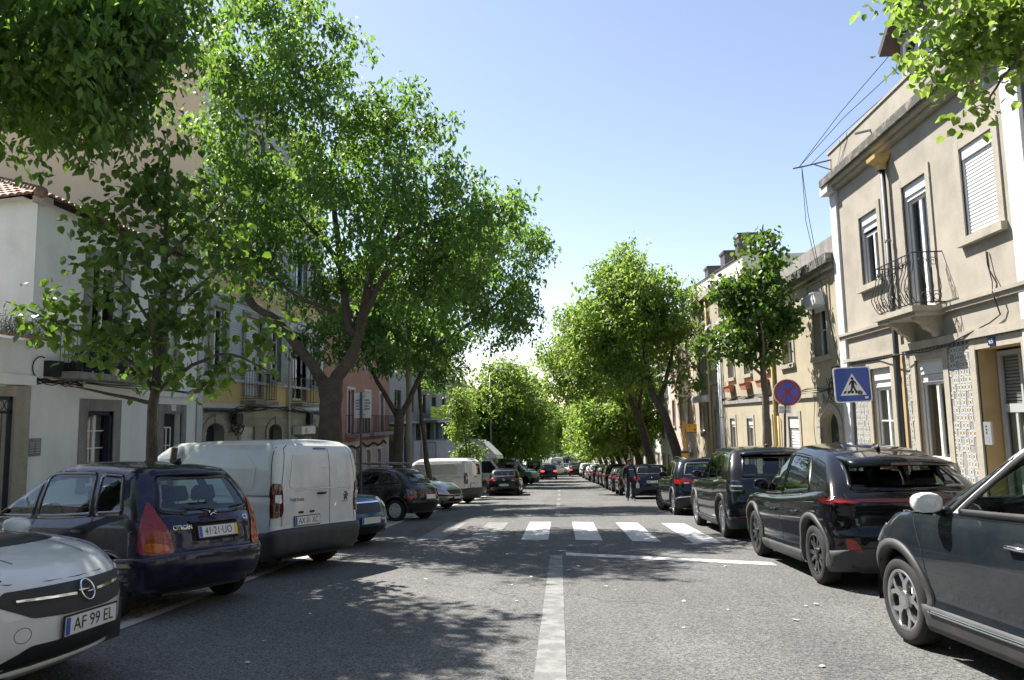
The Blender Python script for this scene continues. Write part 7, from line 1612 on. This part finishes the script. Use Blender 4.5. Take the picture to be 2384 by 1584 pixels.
for i, (y, s, pt, d) in enumerate(((38.6, FH, 'paint_black_dull', 'black hatchback'), (44.6, FH, 'paint_night', 'night blue hatchback'), (50.3, FU, 'paint_black', 'black crossover'), (61.6, FH, 'paint_slate', 'slate grey hatchback'), (67.0, FH, 'paint_black', 'black hatchback'), (72.6, FU, 'paint_grey_van', 'grey crossover'), (78.6, FH, 'paint_silver', 'silver hatchback'), (84.6, FH, 'paint_black_dull', 'dark hatchback'), (91, FU, 'paint_gloss_white', 'white crossover'), (98, FH, 'paint_silver', 'silver hatchback'), (106, FH, 'paint_slate', 'slate hatchback'))):
    nth = ('right behind the dark blue hatchback', 'two cars beyond the standing man', 'next before the crossover with silver rails', 'next after the crossover with silver rails', 'two beyond the crossover with silver rails', 'three beyond the crossover with silver rails', 'four beyond the silver-railed crossover', 'five beyond the silver-railed crossover', 'six beyond the silver-railed crossover', 'seven beyond the silver-railed crossover', 'last of the row')[i]
    clone_car(s, f'{d} at the right kerb, {nth}', (3.9 - max(0, y - 60) * .022, y, R(90)), k if s is FH else ka, pt, GR)
for x, y, s, pt, lb in ((-1.3, 81.6, FU, 'paint_navy', 'small dark blue crossover driving away with red lamps, centre of the far street'), (1.9, 92, FH, 'paint_black', 'small black car with brake lamps, far right of the lane'), (.2, 152, FH, 'paint_night', 'tiny dark car on the far rise, left one'), (1.6, 158, FU, 'paint_navy', 'tiny dark car on the far rise, middle one'), (2.6, 146, FH, 'paint_silver', 'tiny silver car on the far rise, right one')):
    c = clone_car(s, lb, (x, y, R(90)), k if s is FH else ka, pt, GT)
    if y < 100:
        for ch in c.children_recursive:
            for q in ch.material_slots:
                if q.material and q.material.name == 'lamp_red': q.link = 'OBJECT'; q.material = MATS['brake_lit']
clone_car(FH, 'small white car coming up the far street in the middle', (.5, 103.5, R(-90)), k, 'paint_gloss_white', GT, True)
for x, y, pt, lb in ((-4.2, 53.5, 'paint_silver', 'silver hatchback beyond the box truck on the left'), (-4.2, 73, 'paint_black', 'black hatchback beyond the grey van on the left'), (-4.1, 78, 'paint_slate', 'slate hatchback, second beyond the grey van on the left'), (-4.1, 92, 'paint_silver', 'far silver hatchback across the left side'), (-4.1, 99, 'paint_black', 'far black hatchback across the left side')):
    clone_car(FH, lb, (x, y, R(160)), k, pt, GL)
BV = simple(5.3, 1.98, 2.35, belt=1.15, hood=1.08, nose=.85, cowl=.95, rake=1.15, gr=(.07, .25), ax=(1.0, 4.3), Rr=.34, rim=('STEEL', .2, .22), from_nose=True, roof_crown=.04, gw=[(0, .96), (.4, .93), (.75, .88), (.93, .82), (1, .70)], roof=[(0, 2.28), (.4, 2.34), (2.8, 2.36), (3.4, 2.30), (4.3, 2.0)],
    wins=[(3.30, 4.15, 3.32, 3.55, .45, .05)], wind=(.80, .66, 1.2, 2.0), rear_glass=(.62, .55, 1.4, 1.9), bands=[('front_bumper', .0, .42, 4.7, 5.31, .02, 'plastic_grey', 4), ('side_moulding', .28, .36, 1.4, 3.9, .012, 'plastic_grey', 3), ('sill', 0, .1, 1.5, 3.8, .01, 'plastic_grey', 2)])
bv, _, _ = build_car('parked_van', 'grey high-roof van nose out beyond the box truck', 'van', BV, (-1.95, 66.3, R(-14)), 'paint_grey_van', lod=1)
clone_car(bv, 'white high-roof van facing the camera far down on the left', (-3.1, 84.5, R(-90)), 'paint_grey_van', 'paint_gloss_white', from_nose=True)
clone_car(bv, 'white high-roof van on the carriageway far down the street', (-.5, 100.5, R(90)), 'paint_grey_van', 'paint_gloss_white')
# box truck, nose out on the left
pm('box_grp', (.80, .79, .78), .5, .08, 1.5, streak=.06, patch=((.6, .59, .57), 2.5, .6, .75))
tr = thing('box_truck', (0, 0, 0), 'white box truck with sloping cab fairing parked nose out on the left', 'truck'); Q = lambda nm, mb, mat, par=tr, sm=False: obj(nm, mb, mat, par, sm, world=False)
bx_ = Q('cargo_box', MB().box(0, 4.15, -1.05, 1.05, .92, 3.30), 'box_grp')
for y in (-1.06, 1.06):
    for x in (0.02, 4.13): Q('box_corner', MB().box(x - .03, x + .03, y - .03, y + .03, .9, 3.32), 'trim_white', bx_)
    Q('box_rail', MB().box(0, 4.15, y - .025, y + .025, 3.26, 3.33), 'trim_white', bx_); Q('box_rail', MB().box(0, 4.15, y - .025, y + .025, .88, .98), 'zinc', bx_)
    sd = MB().box(.5, 1.45, y - .012, y + .012, 1.0, 3.15); dr_ = Q('side_door', sd, 'trim_white', bx_); e = MB()
    for a, b, c, d in ((.47, .5, .98, 3.18), (1.45, 1.48, .98, 3.18), (.5, 1.45, 3.15, 3.18)): e.box(a, b, y - .016, y + .016, c, d)
    Q('door_edge', e, 'dark_panel', dr_)
fr_ = MB().prism([(4.16, 3.25), (4.35, 3.22), (5.25, 2.35), (5.3, 2.12), (4.16, 2.12)], lambda x, z: (x, -1.0, z), lambda x, z: (x, 1.0, z)); Q('cab_fairing', fr_, 'paint_gloss_white')
cb_ = MB().prism([(4.18, .55), (4.18, 2.1), (4.95, 2.1), (5.62, 1.22), (6.15, 1.08), (6.3, .8), (6.3, .45), (4.18, .45)], lambda x, z: (x, -.95, z), lambda x, z: (x, .95, z)); cabo = Q('cab', cb_, 'paint_gloss_white')
for y in (-.955, .955): Q('side_window', MB().prism([(4.35, 1.25), (4.35, 1.95), (4.9, 1.95), (5.45, 1.25)], lambda x, z: (x, y - .004, z), lambda x, z: (x, y + .004, z)), 'far_glass', cabo)
Q('windscreen', MB().prism([(4.99, 2.06), (5.62, 1.24), (5.63, 1.25), (5.0, 2.07)], lambda x, z: (x + .012, -.85, z), lambda x, z: (x + .012, .85, z)), 'far_glass', cabo); Q('front_bumper', MB().box(6.2, 6.38, -.97, .97, .35, .62), 'plastic_grey'); Q('grille', MB().box(6.28, 6.32, -.5, .5, .66, .85), 'plastic_black')
for y in (-.72, .72): Q('headlamp', MB().box(6.16, 6.31, y - .18, y + .18, .7, .95), 'lamp_clear')
Q('chassis', MB().box(.2, 6.0, -.45, .45, .45, .85), 'plastic_black'); Q('tail_bar', MB().box(-.06, .06, -1.0, 1.0, .5, .62), 'plastic_black')
wm_ = wheel_meshes('STEEL', .34, .2, .22)
for x in (1.2, 5.35):
    for sg in (1, -1):
        w = bpy.data.objects.new('wheel', wm_[0]); COL.objects.link(w); w.parent = tr; w.location = (x, sg * .86, .34); w.rotation_euler = (0, 0, 0 if sg > 0 else math.pi)
        q = bpy.data.objects.new('rim', wm_[1]); COL.objects.link(q); q.parent = w
place_car(tr, 6.3, (-2.75, 45.6, R(-8)), True)
# ================================================================== street furniture and the standing man
pm('sign_blue', (.012, .055, .30), .35, .06, 6, coat=.3); pm('sign_round_blue', (.035, .055, .42), .35, .06, 6, coat=.3); pm('sign_red', (.22, .012, .02), .35, .06, 6, coat=.3); pm('sign_white', (.70, .71, .72), .4, .05, 6); pm('sign_back', (.55, .55, .53), .5, .08, 4); pm('post_dark', (.05, .052, .055), .5, .12, 6); pm('bus_yellow', (.72, .36, .01), .4, .06, 6); pm('sticker_dark', (.08, .09, .09), .6, .4, 30)
class Board:
    """flat sign in the x-z plane at y, turned by yaw about its centre; d runs towards the viewer"""
    def __init__(s, root, c, yaw=0., roll=0.): s.r = root; s.c = Vector(c); s.u = Vector((math.cos(yaw), math.sin(yaw), 0)); s.n = Vector((math.sin(yaw), -math.cos(yaw), 0)); v = Vector((0, 0, 1)); s.U = s.u * math.cos(roll) + v * math.sin(roll); s.V = v * math.cos(roll) - s.u * math.sin(roll)
    def p(s, u, v, d=0.): return tuple(s.c + s.U * u + s.V * v + s.n * d)
    def plate(s, nm, poly, d0, d1, mat, par=None): return obj(nm, MB().prism(poly, lambda u, v: s.p(u, v, d0), lambda u, v: s.p(u, v, d1)), mat, par or s.r)
sg = thing('crossing_sign', (5.5, 14.2, gz(14.2) + .125), 'square blue pedestrian crossing sign with white triangle', 'road sign'); B = Board(sg, (5.55, 14.2, 1.99), R(-4), R(1.5))
sq = lambda a: rounded([(-a, -a), (a, -a), (a, a), (-a, a)], .06, 4)
bd = B.plate('sign_board', sq(.335), -.015, 0, 'sign_white'); B.plate('blue_field', sq(.312), 0, .003, 'sign_blue', bd); B.plate('white_triangle', [(-.235, -.20), (.235, -.20), (0, .21)], .003, .006, 'sign_white', bd)
for k in range(5): x = -.155 + .072 * k; B.plate('stripe', [(x - .03 + (x < 0) * .0, -.165), (x + .012, -.165), (x + .022 - x * .12, -.115), (x - .018 - x * .12, -.115)], .006, .009, 'ink', bd)
hd_ = [(math.cos(a) * .026 + .0, .115 + math.sin(a) * .026) for a in np.linspace(0, 6.28, 15)[:-1]]
B.plate('figure_head', hd_, .006, .010, 'ink', bd)
B.plate('figure_body', [(-.022, .08), (.022, .085), (.055, .05), (.075, -.015), (.06, -.02), (.04, .025), (.028, .03), (.026, -.02), (.045, -.08), (.075, -.15), (.05, -.155), (.02, -.10), (.0, -.05), (-.015, -.10), (-.055, -.155), (-.08, -.15), (-.04, -.085), (-.028, -.02), (-.026, .03), (-.06, -.01), (-.072, 0), (-.045, .055)], .006, .010, 'ink', bd)
B.plate('sticker', [(.07, -.18), (.15, -.20), (.17, -.14), (.09, -.11)], .010, .012, 'sticker_dark', bd); B.plate('sticker', [(.20, -.27), (.26, -.27), (.26, -.23), (.20, -.23)], .004, .006, 'sign_white', bd)
obj('post', MB().cyl((5.53, 14.225, gz(14.2) + .1), (5.57, 14.235, 2.30), .03, 10), 'post_dark', sg)
sg = thing('no_stopping_sign', (5.5, 18.3, gz(18.3) + .125), 'round blue and red no-stopping sign above a small white plate', 'road sign'); B = Board(sg, (5.59, 18.3, 1.98), R(-5), 0)
disc = lambda r, n=40: [(r * math.cos(2 * math.pi * k / n), r * math.sin(2 * math.pi * k / n)) for k in range(n)]
bd = B.plate('sign_board', disc(.332), -.015, 0, 'sign_white'); B.plate('red_ring', disc(.318), 0, .003, 'sign_red', bd); B.plate('blue_field', disc(.248), .003, .006, 'sign_round_blue', bd)
for a in (R(45), R(-45)):
    ca, sa = math.cos(a), math.sin(a); B.plate('red_bar', [(u * ca - v * sa, u * sa + v * ca) for u, v in ((-.25, -.03), (.25, -.03), (.25, .03), (-.25, .03))], .006, .009 if a > 0 else .0085, 'sign_red', bd)
B2 = Board(sg, (5.50, 18.3, 1.565), R(-5), R(-1)); pl = B2.plate('sub_plate', rounded([(-.15, -.085), (.15, -.085), (.15, .085), (-.15, .085)], .02), -.01, 0, 'sign_white')
for v, tx in ((.034, 'EXCETO'), (-.036, 'CARRIS')):
    tm = MB(); put_text(tm, tx, .062, lambda a, b: B2.p(a, b + v, .003), width=.20); obj('lettering', tm, 'ink', pl)
ed = MB()
for q in ((-.14, .14, .070, .076), (-.14, .14, -.076, -.070)): ed.add([B2.p(q[0], q[2], .002), B2.p(q[1], q[2], .002), B2.p(q[1], q[3], .002), B2.p(q[0], q[3], .002)], [(0, 1, 2, 3)])
obj('plate_border', ed, 'ink', pl); obj('post', MB().tube([(5.40, 18.33, gz(18.3) + .1), (5.50, 18.325, 1.4), (5.57, 18.325, 2.25)], .03, 10), 'post_dark', sg)
# parking notice seen from behind, on the left
sg = thing('parking_notice', (-4.7, 17.3, gz(17.3)), 'rectangular notice board on a thin dark post behind the pale van', 'road sign'); B = Board(sg, (-4.68, 17.26, 1.87), 0, 0)
bd = B.plate('notice_board', rounded([(-.20, -.30), (.20, -.30), (.20, .30), (-.20, .30)], .03), -.008, .008, 'sign_back'); ln = MB(); rq = random.Random(2)
for k in range(4):
    for u0, u1 in ((-.17, -.045), (.045, .16)):
        x = u0
        while x < u1:
            w = rq.uniform(.012, .03); ln.add([B.p(x, .10 - .07 * k, .010), B.p(x + w, .10 - .07 * k, .010), B.p(x + w, .145 - .07 * k - rq.uniform(0, .015), .010), B.p(x, .145 - .07 * k, .010)], [(0, 1, 2, 3)]); x += w + .008
tag(obj('faded_print', ln, 'sticker_dark', bd), kind='stuff')
for v in (.22, -.22): obj('clamp', MB().box(-4.77, -4.60, 17.20, 17.23, 1.87 + v - .012, 1.87 + v + .012), 'zinc', bd)
obj('post', MB().cyl((-4.71, 17.22, gz(17.3)), (-4.71, 17.22, 2.19), .03, 10), 'post_dark', sg)
# concrete lamp column, metal column
def column(x, y, r0, r1, h, mat, label, arm):
    c = thing('lamp_column', (x, y, gz(y)), label, 'lamp post'); g = gz(y); obj('column', MB().tube([(x, y, g), (x, y, g + h * .5), (x, y, g + h)], [r0, (r0 + r1) / 2, r1], 12), mat, c, True)
    obj('arm', MB().tube([(x, y, g + h - .1), (x + arm * .4, y, g + h + .35), (x + arm, y, g + h + .4)], .035, 8), 'zinc', c); obj('lantern', MB().lathe([(0, .06), (.10, .05), (.16, .0), (.12, -.05), (0, -.06)], c=(x + arm, y, g + h + .38), axis='z', n=14), 'zinc', c, True); return c
column(-5.43, 26.3, .125, .085, 8.0, 'concrete_post', 'round concrete lamp column between the black hatchback and the second white van', 1.6); column(-5.15, 55, .07, .05, 8.5, 'zinc', 'thin metal lamp column beyond the box truck on the left', 1.2)
gl = thing('globe_lamp', (5.25, 57, gz(57) + .12), 'small white globe lamp on a pale post by the beige awning', 'lamp post'); g = gz(57); obj('post', MB().cyl((5.25, 57, g + .1), (5.25, 57, .45), .05, 8), 'sign_white', gl); obj('globe', MB().lathe([(0, .95), (.2, .85), (.3, .68), (.2, .5), (.08, .44)], c=(5.25, 57, 0), axis='z', n=16), 'sign_white', gl, True)
aw = thing('shop_awning', (6.3, 59.5, -1), 'beige striped shop awning on the right, far beyond the standing man', 'awning'); mb = MB(); mb.quad((7.0, 57.8, -.5), (7.0, 61, -.5), (5.5, 61, -1.25), (5.5, 57.8, -1.25)); pm('awning_cloth', (.42, .38, .28), .9, .1, 3); obj('canopy', mb, 'awning_cloth', aw); mb = MB()
mb.quad((5.5, 57.8, -1.25), (5.5, 61, -1.25), (5.5, 61, -1.6), (5.5, 57.8, -1.6)); mb.add([(7.0, 57.8, -.5), (5.5, 57.8, -1.25), (5.5, 57.8, -1.6), (7.0, 57.8, -1.6)], [(0, 1, 2, 3)]); obj('valance', mb, 'awning_cloth', aw)
bs = thing('bus_stop', (5.58, 33.5, gz(33.5) + .12), 'yellow bus stop post with square flag on the right pavement', 'bus stop'); g = gz(33.5); obj('post', MB().cyl((5.57, 33.5, g + .1), (5.57, 33.5, 1.22), .055, 10), 'bus_yellow', bs); B = Board(bs, (5.92, 33.48, .90)); fl = B.plate('flag', [(-.22, -.17), (.22, -.17), (.22, .19), (-.22, .19)], -.03, .03, 'bus_yellow'); B.plate('flag_foot', [(-.22, -.21), (.22, -.21), (.22, -.17), (-.22, -.17)], -.032, .032, 'number_blue', fl); B.plate('route_mark', rounded([(-.17, .08), (-.07, .08), (-.07, .13), (-.17, .13)], .015), .03, .034, 'sign_red', fl); B.plate('route_mark', [(.10, -.10), (.17, -.10), (.17, -.02), (.10, -.02)], .03, .034, 'sign_red', fl)
B = Board(bs, (5.55, 33.45, -.62)); tb = B.plate('timetable_box', [(-.14, -.45), (.14, -.45), (.14, .45), (-.14, .45)], -.05, .05, 'bus_yellow'); B.plate('box_top', [(-.17, .42), (.17, .42), (.17, .52), (-.17, .52)], -.07, .07, 'number_blue', tb)

# ---- the standing man: one skinned body, clothing by region
pm('skin', (.24, .13, .09), .6, .08, 20); pm('cloth_black', (.006, .006, .009), .9, .2, 9); pm('cloth_blue', (.035, .06, .13), .9, .12, 9); pm('cloth_jeans', (.010, .014, .03), .9, .2, 9); pm('cloth_white', (.55, .55, .55), .8, .1, 9); pm('shoe', (.20, .24, .26), .7, .1, 9); pm('hair_dark', (.012, .009, .007), .8, .2, 20)
def person(loc, label, yaw, hgt=1.72, detail=True):
    root = thing('person', loc, label, 'person')
    J = {'pelvis': (0, 0, .95), 'waist': (0, .01, 1.08), 'belly': (0, -.05, 1.18), 'chest': (0, -.01, 1.34), 'neck': (0, .01, 1.47), 'head0': (0, -.005, 1.55), 'head1': (0, -.01, 1.66), 'top': (0, 0, 1.74),
         'lhip': (.09, 0, .90), 'lknee': (.11, -.03, .50), 'lank': (.13, .02, .10), 'ltoe': (.15, -.16, .045), 'rhip': (-.09, 0, .90), 'rknee': (-.10, .0, .50), 'rank': (-.11, .05, .10), 'rtoe': (-.16, -.12, .045),
         'lsh': (.19, .01, 1.40), 'lel': (.26, .05, 1.12), 'lwr': (.27, -.05, .88), 'lhand': (.27, -.08, .80), 'rsh': (-.19, .01, 1.40), 'rel': (-.27, .04, 1.12), 'rwr': (-.29, -.05, .88), 'rhand': (-.29, -.09, .80)}
    rad = dict(pelvis=.155, waist=.155, belly=.165, chest=.17, neck=.06, head0=.085, head1=.098, top=.06, lhip=.10, lknee=.068, lank=.052, ltoe=.045, lsh=.075, lel=.058, lwr=.038, lhand=.036)
    E_ = [('pelvis', 'waist'), ('waist', 'belly'), ('belly', 'chest'), ('chest', 'neck'), ('neck', 'head0'), ('head0', 'head1'), ('head1', 'top')]
    for s in 'lr': E_ += [('pelvis', s + 'hip'), (s + 'hip', s + 'knee'), (s + 'knee', s + 'ank'), (s + 'ank', s + 'toe'), ('chest', s + 'sh'), (s + 'sh', s + 'el'), (s + 'el', s + 'wr'), (s + 'wr', s + 'hand')]
    for s in 'lr':           # five fingers on each hand
        hx, hy, hz = J[s + 'hand']
        for f, (dx, dy, ln) in enumerate(((-.02, -.03, .055), (-.006, -.022, .085), (.006, -.008, .09), (.006, .008, .085), (.0, .022, .07))):
            k = -1 if s == 'l' else 1; a, b = f'{s}f{f}a', f'{s}f{f}b'; J[a] = (hx + dx * k, hy + dy, hz - .03 - ln * .45); J[b] = (hx + dx * k * 1.2, hy + dy - .015, hz - .03 - ln); rad[a] = .0095; rad[b] = .008; E_ += [(s + 'hand', a), (a, b)]
    names = list(J); idx = {n: i for i, n in enumerate(names)}; sc = hgt / 1.76
    me = bpy.data.meshes.new('person_skin'); me.from_pydata([Vector(J[n]) * sc for n in names], [(idx[a], idx[b]) for a, b in E_], []); o = bpy.data.objects.new('person_skin', me); COL.objects.link(o)
    m = o.modifiers.new('skin', 'SKIN'); sv = me.skin_vertices[0].data
    for n in names: q = rad.get(n, rad.get('l' + n[1:], .05)) * sc; sv[idx[n]].radius = (q, q * (.82 if n in ('chest', 'pelvis', 'waist') else 1))
    sv[idx['pelvis']].use_root = True; m.use_smooth_shade = True; ss = o.modifiers.new('sub', 'SUBSURF'); ss.levels = 2; ss.render_levels = 2
    dg = bpy.context.evaluated_depsgraph_get(); bm_ = bpy.data.meshes.new_from_object(o.evaluated_get(dg)); bpy.data.objects.remove(o)
    for mt in ('skin', 'cloth_black', 'cloth_blue', 'cloth_jeans', 'shoe', 'hair_dark'): bm_.materials.append(MATS[mt])
    for p in bm_.polygons:
        x, y, z = p.center / sc; i = 0
        if z < .085: i = 4
        elif z < .97 and abs(x) < .2: i = 3
        elif z < 1.50 and abs(x) < .20: i = 2 if (y < -.05 and abs(x - .02) < .10 and z > .98) else 1
        elif z < 1.48 and z > .90: i = 1
        elif z > 1.68 or (z > 1.56 and y > .03): i = 5
        p.material_index = i
    bm_.shade_smooth(); b = bpy.data.objects.new('body', bm_); COL.objects.link(b); b.parent = root
    fc = MB()
    for s in (-1, 1): fc.lathe([(0, -.108), (.012, -.104), (.014, -.095)], c=(s * .035 * sc, 0, 1.645 * sc), axis='y', n=8)
    e = obj('eyes', fc, 'hair_dark', root, world=False); tag(e, kind='stuff'); obj('nose', MB().add([(0, -.10, 1.645), (-.016, -.10, 1.60), (.016, -.10, 1.60), (0, -.128, 1.607)], [(0, 1, 3), (0, 3, 2), (1, 2, 3)]), 'skin', root, world=False); obj('mouth', MB().tube([(-.025, -.098, 1.575), (0, -.104, 1.572), (.025, -.098, 1.575)], .006, 5), 'sign_red', root, world=False)
    hr = MB()
    n = 16
    for t, r_ in ((1.63, .100), (1.68, .108), (1.72, .098), (1.755, .07), (1.77, .0)):
        for k in range(n): a = 2 * math.pi * k / n; hr.v.append((r_ * math.cos(a) * sc, (.012 + r_ * 1.06 * math.sin(a)) * sc, (t + (.03 if math.sin(a) < -.3 and t < 1.7 else 0)) * sc))
    hr.f = [(i * n + k, i * n + (k + 1) % n, (i + 1) * n + (k + 1) % n, (i + 1) * n + k) for i in range(4) for k in range(n)]; obj('hair', hr, 'hair_dark', root, True, world=False)
    if detail:
        pr = MB()
        for k in range(9): u = -.09 + .022 * k; pr.add([(u, -.205, 1.275), (u + .016, -.205, 1.275), (u + .016, -.20, 1.305), (u, -.20, 1.305)], [(0, 1, 2, 3)])
        tag(obj('chest_print', pr, 'cloth_white', root, world=False), kind='stuff')
    root.rotation_euler = (0, 0, yaw); return root
person((2.84, 30.7, gz(30.7)), 'man in black jacket over a blue top standing by the parked cars on the right', R(8), 1.72)
bg = thing('carrier_bag', (3.12, 30.6, gz(30.6) + .55), 'small pale carrier bag held low by the standing man', 'bag'); mb = MB(); mb.prism([(-.06, 0), (.06, 0), (.07, .16), (.02, .22), (-.02, .22), (-.07, .16)], lambda u, v: (3.13 + u, 30.58, gz(30.6) + .52 + v), lambda u, v: (3.13 + u, 30.66, gz(30.6) + .52 + v)); obj('sack', mb, 'cloth_white', bg); obj('bag_handle', MB().tube([(3.12, 30.62, gz(30.6) + .73), (3.125, 30.6, gz(30.6) + .80)], .008, 5), 'cloth_white', bg)
person((-2.6, 79.5, gz(79.5)), 'tiny dark figure walking by the far white van on the left', R(170), 1.75, False)
